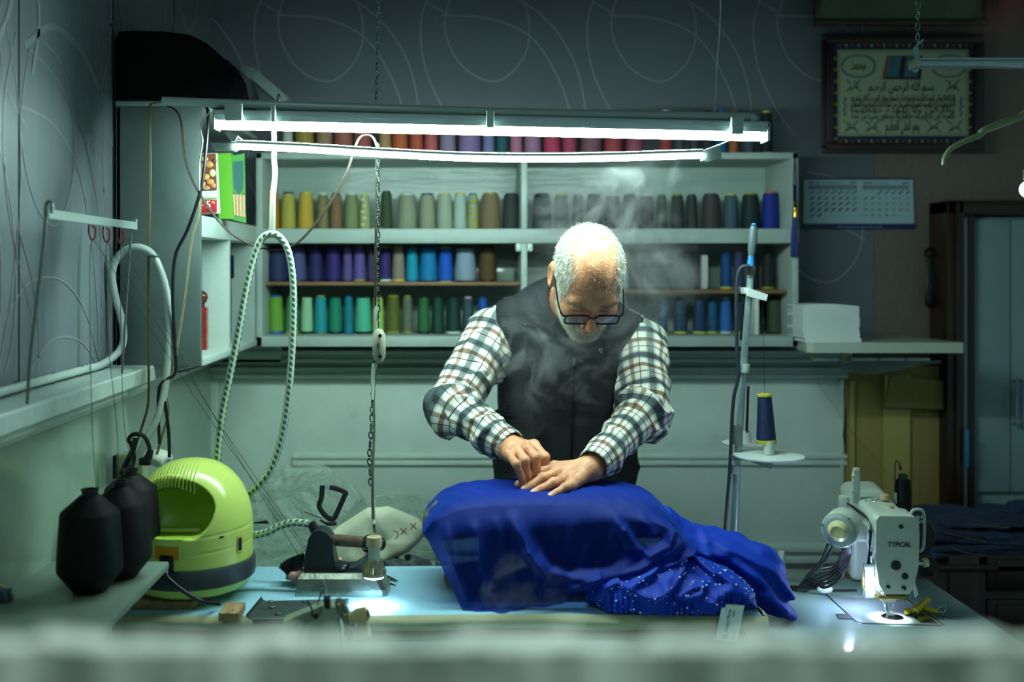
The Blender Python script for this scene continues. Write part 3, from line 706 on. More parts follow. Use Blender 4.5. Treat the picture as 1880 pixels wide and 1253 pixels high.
# small shelf with the stack of paper napkins
SS = 655.0
c = thing('wall_shelf', (1.2, 3.2, HC-.25), 'small pale wall shelf with rounded front holding the stack of white cloths', 'shelf')
m = MB(); zsh = HC-.213
m.prism([(bx(1460)+.02,YW-.002),(1.37,YW-.002),(P(1773,636,SS).x,F/SS+.012),(P(1768,636,SS).x,F/SS),(P(1494,636,SS).x,F/SS),(P(1484,636,SS).x,F/SS+.015)], zsh-.029, zsh, 'Z'); m.build('shelf_board', mat('shelf_laminate',(170,182,168),.22), c)
tg = mat('plastic_white',(206,214,210),.35)
m = MB(); 
for (a, b) in ((1497,1540),(1567,1611),(1616,1661),(1666,1708)): m.box(P(a,658,640), P(b,663,640)+Vector((0,.03,0)), bev=.0015)
m.build('clip_strip', tg, c)
m = MB(); m.torus(P(1556,658,640), .012, .0015); m.torus(P(1490,656,640), .004, .0015); m.build('brass_hook', g, c)
m = MB(); m.grid(lambda a, b: P(1543+185*a, 662+ (22-10*a+6*math.sin(a*5))*b, 625)+Vector((0,.004*math.sin(9*a)*b,0)), 24, 4); tag(m.build('plastic_sheet', mat('plastic_film_grey',(120,135,132),.3,alpha=.8)), 'grey plastic film tucked under the small wall shelf', 'plastic sheet')
c = thing('cloth_stack', P(1515,632,640), 'stack of folded white paper cloths on the small wall shelf beside the cabinet', 'stack of cloths')
wcl = mat('tissue_white',(214,224,220),.85)
for k in range(26):
    jx = random.uniform(-1.2,1.2); zz = zsh+.0004+k*.0040; yy = 3.07; top = (k > 19)
    q0 = P(1464+jx+(3 if k < 3 else 0), 600, 640).x; q1 = P(1565+jx+max(0, 4-k), 600, 640).x
    def sh(a, b, q0=q0, q1=q1, zz=zz, k=k): 
        return (q0+(q1-q0)*a, yy+.15*b, zz+.0028+.006*max(0,k-10)/16*math.sin(a*3.0)*(1-b*.3)-.003*(k/26)*a)
    m = MB(); m.grid(sh, 10, 6, tv=False); n0 = len(m.v)
    bot = [(p[0],p[1],p[2]-.0034) for p in m.v]; nf = list(m.f)
    m.add(bot, [tuple(i for i in f[::-1]) for f in nf])
    W = 11; H = 7; per = [i for i in range(W)]+[W*(j+1)-1 for j in range(1,H)]+[W*(H-1)+i for i in range(W-2,-1,-1)]+[W*j for j in range(H-2,0,-1)]
    for i in range(len(per)): a, b = per[i], per[(i+1)%len(per)]; m.f.append((a,b,b+n0,a+n0)); m.m.append(0)
    m.build('folded_cloth', wcl, c, ang=50)
# ================================================================== top of corner cabinet
def pr(mb, pts, s0, dy, mi=0):  # outline from frame points at depth s0, pushed back by dy
    q = [P(u, v, s0) for u, v in pts]; return mb.prism([(a.x, a.z) for a in q], F/s0, F/s0+dy, 'Y', mi)
zc = HC+.379
c = thing('domed_case', (-.65, 2.75, zc), 'matt black case with a curved domed side on top of the corner cabinet', 'case')
out = [(209,183),(208,70),(214,57),(240,55)]+[(300,57),(345,63),(375,78),(400,100),(420,128),(427,160),(428,187)]
def rounded(pts, s0, y0, y1, mb, inset=.006):
    q = [P(u, v, s0) for u, v in pts]; cx = sum(a.x for a in q)/len(q); cz = sum(a.z for a in q)/len(q); n = len(q)
    rings = [(y0+inset, 1.0), (y0+.001, 1-inset/.1), (y0, .90)]
    V = []; 
    for (y, k) in [(y0, .9), (y0+.0015, .965), (y0+inset, 1.0), (y1, 1.0)]:
        for a in q: V.append((cx+(a.x-cx)*k, y, cz+(a.z-cz)*k))
    Fc = [tuple(range(n))]+[(r*n+i, r*n+(i+1)%n, (r+1)*n+(i+1)%n, (r+1)*n+i) for r in range(3) for i in range(n)]+[tuple(3*n+i for i in range(n))[::-1]]
    mb.add(V, Fc)
m = MB(); rounded([(u+3,v) for u,v in out], 808, F/808, F/808+.27, m); m.build('shell', mat('matt_black_case',(2,2,3),.7,spec=.15), c, ang=50)
m = MB(); pr(m, [(424,187),(424,150),(408,106),(421,112),(438,128),(452,156),(458,188)], 760, .16); m.build('rim', mat('dark_brown_gloss',(10,7,6),.25), c, ang=50)
m = MB(); m.box(P(427,187,772), P(446,177,772)+Vector((0,.004,0)), bev=.001); tag(m.build('blue_label', mat('blue_sticker',(40,120,160),.4), c), 'small blue label', None)
c = thing('flat_box', P(480,190,720), 'pale grey flat box leaning tilted against the black domed case above the lamp', 'box')
m = MB(); pr(m, [(440,135),(452,118),(466,128),(456,152)], 715, .10); pr(m, [(460,125),(467,124),(528,178),(522,190),(512,188),(456,140)], 712, .10); m.build('box_lid', mat('grey_board',(96,112,108),.5), c, ang=30)
m = MB(); pr(m, [(442,136),(456,140),(512,188),(446,189)], 705, .10); m.build('box_body', mat('grey_board_dark',(50,64,62),.5), c, ang=30)
m = MB(); m.lathe([(.003,0),(.0045,.002),(.0045,.02),(.002,.024)], P(512,190,735), 'Z', 12); tag(m.build('end_cap', mat('chrome',(200,210,210),.1,metal=1), c), 'small chrome cap', None)

# upper niche: green box and bag of nuts
zs = HC+.118
c = thing('food_box', P(412,402,745), 'upright lime green food carton with a photo side in the corner cabinet', 'box')
m = MB(); pr(m, [(397,282),(424,281),(429,402),(401,402)], 745, .03); m.build('carton', mat('lime_carton',(110,180,50),.35,c2=(88,156,40),vscale=3), c, ang=30)
m = MB()
def sdp(a, b): # side face receding to the right
    return P(425+24*a+3*b, 286+ (118+6*a)*b-4*(1-b)*a, 745-8*a)
m.add([sdp(0,0), sdp(1,0), sdp(1,1), sdp(0,1)], [(0,1,2,3)], 0)
q = [sdp(.1,.1),sdp(.9,.1),sdp(.85,.5),sdp(.5,.62),sdp(.1,.5)]; m.add([a-Vector((0,.001,0)) for a in q], [(0,1,2,3,4)], 1)
q = [sdp(.05,.55),sdp(.5,.65),sdp(.95,.55),sdp(.95,.93),sdp(.05,.93)]; m.add([a-Vector((0,.001,0)) for a in q], [(0,1,2,3,4)], 2)
for k in range(7): m.tube([sdp(.1+.13*k,.6)-Vector((0,.002,0)), sdp(.15+.12*k,.92)-Vector((0,.002,0))], .0016, 3 if k % 2 else 4, 5)
m.build('photo_side', [mat('carton_green_side',(70,140,60),.35), mat('carton_teal',(40,90,84),.4), mat('carton_brown',(120,70,40),.5), mat('carton_tan',(200,160,100),.5), mat('carton_cream',(222,206,170),.5)], c, recalc=False)
c = thing('nut_packet', P(385,392,765), 'snack packet showing nuts and a red price label behind the cables', 'packet')
m = MB(); pr(m, [(369,282),(397,281),(402,392),(368,393)], 765, .018); m.build('bag', mat('packet_white',(222,226,214),.35), c, ang=30)
m = MB(); pr(m, [(369,283),(396,282),(398,349),(369,350)], 766, .001); m.build('photo_ground', mat('packet_brown',(120,66,34),.5), c)
m = MB()
for (u, v, a, b, mi) in ((376,292,8,6,0),(384,302,10,8,1),(371,306,7,6,1),(390,318,8,9,0),(377,325,10,8,1),(386,334,9,7,1),(371,338,8,7,0),(379,345,9,5,0),(392,341,6,6,1),(393,296,6,6,2)):
    m.sphere(P(u,v,767), (a/767*.8,.003,b/767*.8), mi, 10)
m.build('nuts_photo', [mat('nut_cream',(226,206,160),.4), mat('nut_tan',(206,150,92),.4), mat('nut_dark',(110,60,34),.4)], c)
m = MB(); m.box(P(369,367,768), P(398,391,768)+Vector((0,.001,0))); m.box(P(369,363,768),P(398,366,768)+Vector((0,.001,0)),1); m.build('price_label', [mat('label_red',(190,40,44),.45), mat('label_green',(120,160,60),.45)], c)
m = MB(); text_mb(m, '5', P(383,382.5,770), 20/770, 0); text_mb(m, '.95', P(391,374,770), 6/770, 0); text_mb(m,'-',P(373,379,770),10/770,0); m.box(P(370,385.5,770),P(397,386.2,770)); m.box(P(370,388,770),P(397,388.6,770))
text_mb(m, 'STIK', P(380,345,771), 9/771, 1, width=22/771); m.build('lettering', [mat('label_white',(235,238,230),.5), mat('label_red',(190,40,44),.45)], c, smooth=False, recalc=False)
# red bottle in the lower niche
zbn = zb_+.018
c = thing('cologne_bottle', (P(372,600,722).x, F/722, zbn), 'small red glass bottle with a round brown stopper in the lower niche', 'bottle')
p = P(372,600,722); p.z = zbn
m = MB(); m.prism([(p.x-.012,p.y-.01),(p.x+.012,p.y-.01),(p.x+.012,p.y+.01),(p.x-.012,p.y+.01)], zbn, zbn+.108, 'Z'); 
for k in range(4): m.cyl(p+Vector((-.009+.006*k,-.0102,.01)), p+Vector((-.009+.006*k,-.0102,.098)), .0014, n=6)
m.build('glass_body', mat('red_glass',(180,44,40),.12,c2=(140,60,50),vscale=20), c, ang=30)
m = MB(); m.lathe([(.006,.108),(.006,.114),(.004,.116),(.010,.122),(.0135,.132),(.012,.142),(.005,.149),(0,.15)], p, 'Z', 16); m.build('stopper', mat('brown_ball',(96,44,30),.25), c)

# ================================================================== hanging lamp with two tubes
steel = mat('galvanised_metal',(186,204,206),.3,metal=.25,var=.2,vscale=6,vstretch=(.3,1,1))
SL = 868.0
tube_m = mat('led_tube_lit',(255,255,255),.4,emit=LAMP_C,estr=TUBE_E)
tube2_m = mat('led_tube_lower_lit',(255,255,255),.4,emit=LAMP_C,estr=TUBE2_E)
lamp = thing('tube_lamp', P(900,200,SL), 'long hanging fluorescent lamp glowing white, tied under a grey pipe with tape', 'lamp')
m = MB(); a, b = P(398,204,SL), P(1405,232,SL)
def bar(mb, a, b, hw, hh, mi=0):   # rectangular bar from a to b, half depth hw and half height hh
    V = []
    for p in (a, b):
        for (y, z) in ((-hw,-hh),(hw,-hh),(hw,hh),(-hw,hh)): V.append((p.x, p.y+y, p.z+z))
    return mb.add(V, [(0,1,2,3),(7,6,5,4),(0,4,5,1),(1,5,6,2),(2,6,7,3),(3,7,4,0)], mi)
bar(m, P(398,214,SL), P(1405,236,SL), .026, .011); bar(m, P(398,211,SL)-Vector((0,.022,0)), P(1405,233,SL)-Vector((0,.022,0)), .008, .004)
m.build('fixture_body', steel, lamp)
m = MB(); m.tube([P(399,229.5,SL)-Vector((0,.012,0)), P(1403,251,SL)-Vector((0,.012,0))], .0112, n=20); m.build('led_tube', tube_m, lamp)
m = MB(); m.box(P(1402,228,SL)-Vector((0,.03,0)), P(1407,262,SL)+Vector((0,.026,0)), bev=.001); m.build('end_cap', steel, lamp)
m = MB(); m.box(P(396,205,SL)-Vector((0,.03,0)), P(400,240,SL)+Vector((0,.026,0)), bev=.001); m.build('end_cap', steel, lamp)
pipe = spl([P(300,188,SL), P(430,193,SL), P(700,202,SL), P(1000,211,SL), P(1250,215,SL), P(1365,217,SL), P(1380,218,SL+2), P(1386,226,SL+4)], 10)
pipe = [p+Vector((0,-.006,.002)) for p in pipe]
m = MB(); m.tube(pipe, .0095, n=14); m.build('carrier_pipe', mat('pipe_painted',(176,196,192),.3,metal=.1,bump=.3,bscale=60), lamp)
tape = mat('tape_white',(178,196,190),.4)
m = MB()
for (u, w_) in ((430,16),(503,4),(900,7),(1352,11)):
    m = MB(); vv = 193+ (u-430)*.0262; m.box(P(u-w_/1,vv-2,SL+14)-Vector((0,.012,0)), P(u+w_/1,vv+30,SL+14)+Vector((0,.004,0)), bev=.002); m.build('tape_band', tape, lamp)
low = thing('lower_tube_lamp', P(850,290,SL+15), 'thin sagging lit tube hanging under the main lamp, taped at both ends', 'lamp')
tp = spl([P(432,270,886), P(560,276,886), P(690,284,886), P(850,292,886), P(1000,294,886), P(1130,292,886), P(1220,289,886), P(1290,287,886)], 10)
m = MB(); m.tube([p+Vector((0,-.004,0)) for p in tp], .0050, n=14); m.build('led_strip', tube2_m, low)
m = MB(); m.tube([p+Vector((0,0,.0085)) for p in tp], .0065, n=12, flat=1.2); m.build('back_profile', mat('plastic_white',(206,214,210),.35), low)
m = MB(); pr(m, [(387,262),(432,263),(445,268),(430,278),(422,276),(392,275)], 888, .02); m.build('taped_end', tape, low, ang=40)
m = MB(); pr(m, [(1290,278),(1322,268),(1325,290),(1300,297),(1290,295)], 888, .02); m.build('taped_end', tape, low, ang=40)
m = MB(); pr(m, [(412,244),(418,241),(437,249),(431,260),(424,260)], 890, .012); tag(m.build('connector', mat('plastic_white',(206,214,210),.35), low), 'loose white plastic connector', None)
wwm = mat('wire_white',(200,206,200),.4)
for pts_, r_ in (([P(436,252,886),P(444,258,886),P(443,266,886)],.002),([P(1290,278,886),P(1310,270,886),P(1330,262,880),P(1350,252,872)],.0012),([P(385,205,870),P(368,232,868),P(372,260,865),P(366,300,860),P(366,350,855)],.0018),([P(392,212,870),P(398,226,868)],.0018)):
    m = MB(); m.tube(spl(pts_), r_); m.build('wire', wwm, low)
# ribbon that holds the hose
m = MB()
rp = [P(503,238,872),P(503.5,262,872),P(503,290,855),P(505,320,855),P(501,360,855),P(500,400,855),P(499,430,855)]
for k in (-1, 1): m.tube([p+Vector((k*.003*(i/6)+.001*math.sin(i*2+k),-.003*k,0)) for i, p in enumerate(spl(rp,4))] if False else [p+Vector((k*.0028*(.4+i/28),-.002*k,0)) for i, p in enumerate(spl(rp,4))], .0042, n=8, flat2=.3)
m.sphere(P(503.5,283,864), (.006,.005,.007)); m.sphere(P(503,246,872), (.0055,.005,.009))
tag(m.build('cloth_ribbon', mat('ribbon_white',(180,188,174),.8)), 'white cloth ribbon tied round the lamp, holding the checked steam hose', 'ribbon')

def chain(mb, a, b, R=.0045, r=.0009, mi=0, twist=True):
    a, b = Vector(a), Vector(b); d = b-a; L = d.length; n = max(2, int(L/(R*2*1.25))); 
    rot = Vector((0,0,-1)).rotation_difference(d.normalized()).to_matrix().to_4x4()
    for i in range(n):
        c_ = a+d*((i+.5)/n); M = Matrix.Translation(c_) @ rot @ Matrix.Rotation(math.pi/2*(i%2)+.5, 4, 'Z')
        mb.torus((0,0,0), R*.62, r, M, mi, 10, 5, sx=1.7)
chm = mat('chain_steel',(150,168,168),.3,metal=1)
chd = mat('chain_dark_steel',(60,74,72),.35,metal=1)
m = MB(); chain(m, P(697,-60,SL), P(690,210,SL), .0062, .0014); tag(m.build('lamp_chain', chm), 'thin steel chain from above down to the middle of the lamp pipe', 'chain')
m = MB(); cd = spl([P(1323,-60,SL),P(1322,40,SL),P(1316,120,SL),P(1314,170,SL),P(1311,190,SL),P(1313,215,SL)], 8)
m.tube(cd, .0016, n=6); m.tube([p+Vector((.0022*math.sin(i*1.3),-.002*math.cos(i*1.3),0)) for i, p in enumerate(cd) if i > 22], .0013, n=5)
tag(m.build('hanging_cord', mat('cord_white',(170,196,190),.5)), 'twisted pale cord holding up the right end of the lamp pipe', 'cord')

# spot bulb on its chain and flex
SPB = 925.0
bl = thing('pendant_spot_bulb', P(687,1057,SPB), 'small ribbed spot bulb glowing blue-white, hung on a chain over the iron', 'lamp')
cx_ = P(687,1057,SPB)
m = MB(); m.lathe([(.0235,0),(.0235,.004),(.0222,.007)]+[(.0215-.0009*k+(.0006 if k % 2 else 0),.008+.0012*k) for k in range(10)]+[(.0125,.030),(.0105,.032)], cx_, 'Z', 36); m.build('reflector', mat('bulb_housing',(206,200,176),.15,metal=.6), bl)
m = MB()
for k in range(26):
    a = 2*math.pi*k/26; ca, sa = math.cos(a), math.sin(a); m.tube([cx_+Vector((.0238*ca,.0238*sa,.005)), cx_+Vector((.0215*ca,.0215*sa,.016)), cx_+Vector((.013*ca,.013*sa,.031))], .0008, n=4)
m.build('cooling_fins', mat('bulb_fins',(170,164,140),.2,metal=.8), bl)
m = MB(); m.lathe([(.0105,.032),(.012,.034),(.0125,.055),(.0125,.058)], cx_, 'Z', 20); m.build('neck', mat('bulb_neck',(188,190,176),.35), bl)
m = MB(); m.lathe([(.0125,.058),(.0155,.058),(.0155,.074),(.0145,.077),(.004,.077)], cx_, 'Z', 20); m.build('socket', mat('socket_cream',(190,170,136),.5), bl)
m = MB(); m.lathe([(.0215,.001),(.019,-.004),(.010,-.0065),(0,-.007)], cx_, 'Z', 24); m.build('glass_lens', mat('bulb_lens_lit',(255,255,255),.2,emit=SPOT_C,estr=16), bl)
L = bpy.data.lights.new('spot_bulb_light', 'SPOT'); L.energy = 3.2; L.color = SPOT_C; L.spot_size = 2.2; L.spot_blend = 1; L.shadow_soft_size = .015
lo_ = bpy.data.objects.new('spot_bulb_light', L); COL.objects.link(lo_); lo_.location = cx_+Vector((0,0,-.010))
m = MB(); S8 = 850
chain(m, P(694,262,S8+8), P(695,560,S8+8), .0062, .0013); chain(m, P(695,560,S8+8), P(685,690,S8+8), .0066, .0014); chain(m, P(686,690,S8), P(683,760,870), .007, .0015); chain(m, P(683,760,870), P(678,840,890), .0072, .0015); chain(m, P(678,840,890), P(681,895,905), .0072, .0015); m.build('chain', chd, bl)
fx = mat('flex_brown',(58,48,34),.5); fx2 = mat('flex_gold',(104,86,46),.45); ftap = mat('tape_grey',(150,160,150),.6)
def twin(mb, pts, r=.0016, off=.0028, n=12):
    q = spl(pts, n); mb.tube([p+Vector((off/2,0,0)) for p in q], r, 0, 6); mb.tube([p-Vector((off/2,0,0)) for p in q], r, 0, 6)
m = MB(); twin(m, [P(693,262,S8+5),P(691,330,S8+5),P(690,450,S8+5),P(689,560,S8+5),P(690,610,S8+5)])
twin(m, [P(690,668,S8+8),P(686,720,865),P(687,790,880),P(684,870,900),P(685,940,915),P(688,978,SPB)])
m.build('flex', fx, bl)
m = MB(); m.tube([P(692,562,S8+8),P(690,572,S8+8),P(690,608,S8+8)], [.003,.005,.004], n=8); m.build('tape_wrap', ftap, bl); m = MB(); m.tube([P(688,668,S8+8),P(685,690,860),P(684,735,868)], [.006,.005,.003], n=8); m.build('tape_wrap', ftap, bl); m = MB(); m.tube([P(684,905,905),P(686,950,915),P(687,964,922)], [.003,.0045,.003], n=8); m.build('tape_wrap', ftap, bl); m = MB(); m.sphere(P(692,283,S8+10), (.013,.008,.009)); m.build('tape_wrap', ftap, bl)
m = MB(); q = P(696,635,S8+12); m.lathe([(0,-.036),(.008,-.034),(.0135,-.024),(.0145,0),(.0135,.024),(.008,.034),(0,.036)], q, 'Z', 20); m.build('cable_switch', mat('switch_ivory',(158,160,140),.35), bl)
m = MB(); m.cyl(q+Vector((.003,-.0135,.022)), q+Vector((.003,-.016,.022)), .0038, n=12); m.cyl(q+Vector((.003,-.0135,-.022)), q+Vector((.003,-.016,-.022)), .0038, n=12); m.box(q+Vector((-.003,-.0152,-.004)), q+Vector((-.001,-.0142,.006))); m.box(q+Vector((.001,-.0152,-.004)), q+Vector((.002,-.0142,.006))); m.build('screw', mat('dark_metal',(40,42,42),.4,metal=.8), bl)

# loose flex swinging from the cabinet to the chain
m = MB(); twin(m, [P(302,190,815),P(330,215,820),P(342,300,826),P(372,365,832),P(420,425,840),P(480,456,850),P(540,450,855),P(595,390,855),P(635,320,855),P(652,270,852),P(664,250,850),P(682,250,850),P(692,270,850),P(692,300,852)], n=10)
tag(m.build('twin_flex', fx), 'brown twin flex looping from the corner cabinet across to the bulb chain', 'cable')
m = MB(); twin(m, [P(300,188,818),P(282,190,818),P(275,205,820),P(276,320,822),P(273,450,824),P(272,560,826),P(273,680,830),P(272,740,832),P(262,780,834),P(240,845,836),P(225,880,836)], n=10)
tag(m.build('wall_flex', fx2), 'gold-brown twin flex hanging straight down in front of the corner cabinet', 'cable')
m = MB(); twin(m, [P(366,300,822),P(368,355,822),P(364,400,824),P(352,440,826),P(340,540,828),P(325,640,830),P(318,690,834),P(304,715,836),P(310,755,838),P(295,810,838),P(288,835,838)], n=10)
tag(m.build('pale_flex', mat('flex_pale',(150,146,112),.45)), 'pale flex beside the black cable on the cabinet edge', 'cable')
m = MB(); m.tube(spl([P(340,190,822),P(375,194,824),P(382,215,828),P(378,280,830),P(368,350,832),P(345,420,834),P(322,470,836),P(317,540,838),P(320,620,838),P(322,683,838),P(305,697,840),P(292,715,840),P(291,770,842),P(293,815,842)],10), .0036, n=8)
tag(m.build('black_cable', mat('cable_black',(14,15,17),.35)), 'thick black cable running down the cabinet corner to the socket', 'cable')
m = MB(); m.tube(spl([P(322,684,790),P(350,678,770),P(385,665,700),P(415,650,670),P(422,630,664),P(424,560,660),P(424,450,655)],10), .0022, n=6); m.tube(spl([P(298,720,840),P(305,755,842),P(310,800,842),P(311,840,842)],8), .0038, n=8)
tag(m.build('thin_black_cable', mat('cable_black',(14,15,17),.35)), 'thin black cable tacked under the cabinet base', 'cable')
m = MB(); m.box(P(308,628,822), P(317,632,822)+Vector((0,.004,0))); m.box(P(312,632,822), P(316,682,822)+Vector((0,.006,0)), bev=.001); tag(m.build('cable_clip', mat('brass_dull',(130,120,80),.4,metal=.6)), 'thin brass-coloured clip rail beside the black cable', 'clip')

# white conduit along the ledge that rises in a loop
m = MB()
pt = [Vector((XL+.015, .9, HC-.213)), Vector((XL+.015, 1.5, HC-.213)), P(60,704,1006), P(150,680,891), P(190,668,840), P(222,640,822), P(226,600,820), P(212,545,820), P(206,500,822), P(222,466,824), P(250,454,826), P(280,468,825), P(302,520,830), P(311,590,835), P(306,690,838), P(292,760,842), P(270,805,845), P(245,855,848)]
q = spl(pt, 10); m.tube(q, .0082, n=12); conduit = tag(m.build('conduit_hose', mat('conduit_white',(186,200,192),.35,var=.15,vscale=20)), 'off-white cable conduit running along the ledge and looping up over the cabinet front', 'conduit')
m = MB()
for (u, v, s_) in ((30,711,1045),(98,694,957),(150,680,891)):
    m = MB(); c_ = P(u, v, s_); m.torus(c_, .0095, .0022, ax='X', n=14); m.build('clamp', mat('clamp_grey',(100,112,110),.4,metal=.5), conduit)
for (u, v, s_) in ((283,470,826),):
    m = MB(); m.torus(P(u,v,s_), .0095, .0025, Matrix.Identity(4), ax='Z'); m.build('clamp', mat('clamp_grey',(100,112,110),.4,metal=.5), conduit)


# thread guide stand on the ledge
c = thing('thread_guide_stand', P(50,745,1130), 'wire thread guide with red hooks under a tilted metal bar, standing on the ledge', 'thread stand')
rod = mat('rod_grey',(112,124,118),.35,metal=.6)
a = PZ(50,748,-.0) if False else P(50,750,1040); 
m = MB(); m.tube(spl([P(50,742,1130),P(56,650,1130),P(72,520,1130),P(82,430,1130),P(84,385,1130),P(87,372,1130),P(95,372,1130),P(96,392,1130)],8), .0028, n=8)
m.build('rod', rod, c)
m = MB(); m.tube([P(224,686,880),P(236,500,880),P(241,425,880),P(243,405,880)], .0024, n=8); m.build('rod', rod, c)
m = MB(); a, b = P(92,393,1128), P(250,415,880); bar(m, a, b, .003, .0075); bar(m, P(92,387,1128), P(250,409,880), .009, .0012); m.box(P(243,402,878),P(250,422,878)+Vector((0,.01,0)),bev=.001); m.build('guide_bar', mat('bar_painted',(160,178,172),.35,metal=.3), c)
rh = mat('hook_red',(150,40,34),.35)
for (u, v, s_) in ((168,416,998),(194,420,960),(220,424,924)):
    m = MB(); m.tube(spl([P(u-4,v-4,s_),P(u-5,v+10,s_),P(u,v+24,s_),P(u+6,v+20,s_),P(u+7,v+4,s_),P(u+1,v-1,s_)],6), .0016, n=6); m.build('hook', rh, c)
# yarns
th = mat('yarn_dark',(24,30,30),.7)
for lb, pts in (('dark yarn from the front black cone up to the left red hook', [P(177,899,1062),P(170,800,1050),P(165,600,1030),P(165,470,1000),P(170,440,998)]),
                ('dark yarn from the middle black cone up to the middle red hook', [P(218,882,990),P(214,780,980),P(196,600,970),P(195,470,962),P(196,446,960)]),
                ('dark yarn from the rear black cone up to the right red hook', [P(246,862,950),P(228,780,945),P(222,600,930),P(222,470,925),P(223,448,924)])):
    m = MB(); m.tube(spl(pts,6), .0006, n=4); tag(m.build('yarn', th), lb, 'yarn')
for lb, a, b in (('long slack yarn running from the left hook down towards the iron', P(172,440,998), P(600,1065,870)), ('long slack yarn running from the middle hook down past the green steam generator', P(198,446,960), P(585,1040,870)), ('long slack yarn running from the right hook down to the brush', P(223,448,924), P(560,1040,870)),
                 ('fine yarn hanging diagonally in front of the cardboard sheet', P(1500,700,600), P(1660,900,720)), ('fine yarn rising from the navy cone on the thread stand', P(1404,722,800), P(1400,548,800))):
    m = MB(); mid = (a+b)/2-Vector((0,0,.02)); m.tube(spl([a, mid, b],8), .0005, n=4); tag(m.build('yarn', th), lb, 'yarn')
# ================================================================== work table, board, bench
ZT = HC-.72; ZB = HC-.675
tbl = thing('work_table', (.2, 2.1, 0), 'large pale laminate work table with a glossy light reflecting top', 'table')
lam = mat('table_laminate', (150,178,178), .17, var=.10, vscale=3, rvar=.08, spec=.6)
MB().box((-.775,1.5,ZT-.03),(1.077,2.52,ZT), bev=.003).build('table_top', lam, tbl)
m = MB(); m.box((.585,1.5,ZT),(.5865,2.2,ZT+.0006)); m.build('seam', mat('seam_dark',(30,34,34),.8), tbl)
for (x, y) in ((-.7,1.56),(1.0,1.56),(-.7,2.44),(1.0,2.44)): MB().box((x-.025,y-.025,0),(x+.025,y+.025,ZT-.031), bev=.003).build('leg', steel, tbl)
c = MB().box((-.775,2.54,0),(-.06,2.98,HC-.73), bev=.004).build('storage_bench', paint2); tag(c, 'low pale bench behind the table holding the plastic bags', 'bench')
ib = thing('ironing_board', (0,2.29,ZT), 'flat table-top ironing board covered in pale blue cloth with a cream edge', 'ironing board')
blue = mat('pale_blue_cloth', (146,192,212), .8, var=.08, vscale=4, bump=.3, bscale=90)
crm = mat('cream_cloth', (186,184,150), .85, var=.18, vscale=8, bump=.6, bscale=22)
X0, X1, Y0, Y1 = -.70, .588, 2.115, 2.455
def bt(a, b): return (X0+(X1-X0)*a-.004*max(0,b-.9), Y0+(Y1-Y0)*b+.006*math.sin(9*a+2)*(1-b)**2+.003*math.sin(31*a)*(1-b)**4, ZB+.0012*math.sin(7*a+3*b)-(.004 if b < .01 else 0)-.006*max(0,(a-.985)/.015))
MB().grid(bt, 120, 30).build('blue_cover', blue, ib)
def be(a, b):   # front cream edge: padded roll, wrinkled
    x = X0+(X1+.006-X0)*a; w_ = .5+.5*math.sin(17*a)+.25*math.sin(53*a+1)
    return (x, Y0-.004+.006*math.sin(9*a+2)-.010*math.sin(math.pi*b)-.002*w_*math.sin(b*3.1), ZB-.0005-.029*b+.002*math.sin(23*a)*b)
MB().grid(be, 160, 8).build('cream_edge', crm, ib)
def be2(a, b):
    y = Y0+(Y1-Y0)*a; return (X1+.010*math.sin(math.pi*b)+.003*math.sin(20*a)+.004*math.sin(9*b), y, ZB-.030*b)
MB().grid(be2, 40, 8).build('cream_edge', crm, ib)
m = MB(); m.box((X0+.02,Y0+.012,ZT+.0005),(X1-.03,Y1-.005,ZB-.006)); m.build('wooden_base', mat('board_base_wood',(120,96,64),.7,c2=(70,58,40),vscale=6,vstretch=(1,8,8)), ib)
m = MB(); m.prism([(X1-.035,Y0-.012),(X1+.008,Y0+.0),(X1-.004,Y0+.03),(X1-.03,Y0+.02)], ZT+.002, ZB-.022, 'Z'); tag(m.build('folded_corner', crm, ib), 'folded cloth corner', None)

# side shelf with three black cones
c = thing('side_shelf', (-.66,1.6,HC-.58), 'grey painted wall shelf at the left carrying the three black thread cones', 'shelf')
m = MB(); m.box((-.779,.9,HC-.575),(-.553,2.07,HC-.56), bev=.003); m.build('shelf_board', mat('side_shelf_paint',(132,150,138),.42,var=.22,vscale=5,bump=.4,bscale=20), c)
m = MB(); 
for y in (1.2,1.85): m = MB(); m.box((-.779,y,HC-.70),(-.76,y+.02,HC-.575)); m.prism([(-.77,HC-.70),(-.58,HC-.578),(-.62,HC-.576),(-.77,HC-.67)], y, y+.006,'Y'); m.build('bracket', steel, c)
bt_ = mat('black_thread_cone',(4,5,6),.6,spec=.25); nt = bt_.node_tree
tc = nd(nt,'ShaderNodeTexCoord'); wv = nd(nt,'ShaderNodeTexWave'); wv.bands_direction='Z'; wv.inputs['Scale'].default_value = 190; wv.inputs['Distortion'].default_value = 1.5; nt.links.new(tc.outputs['Object'], wv.inputs[0])
bpn = nd(nt,'ShaderNodeBump'); bpn.inputs['Strength'].default_value = .4; bpn.inputs['Distance'].default_value = .001; nt.links.new(wv.outputs['Fac'], bpn.inputs['Height']); nt.links.new(bpn.outputs[0], nt.nodes['Principled BSDF'].inputs['Normal'])
zsf = HC-.56
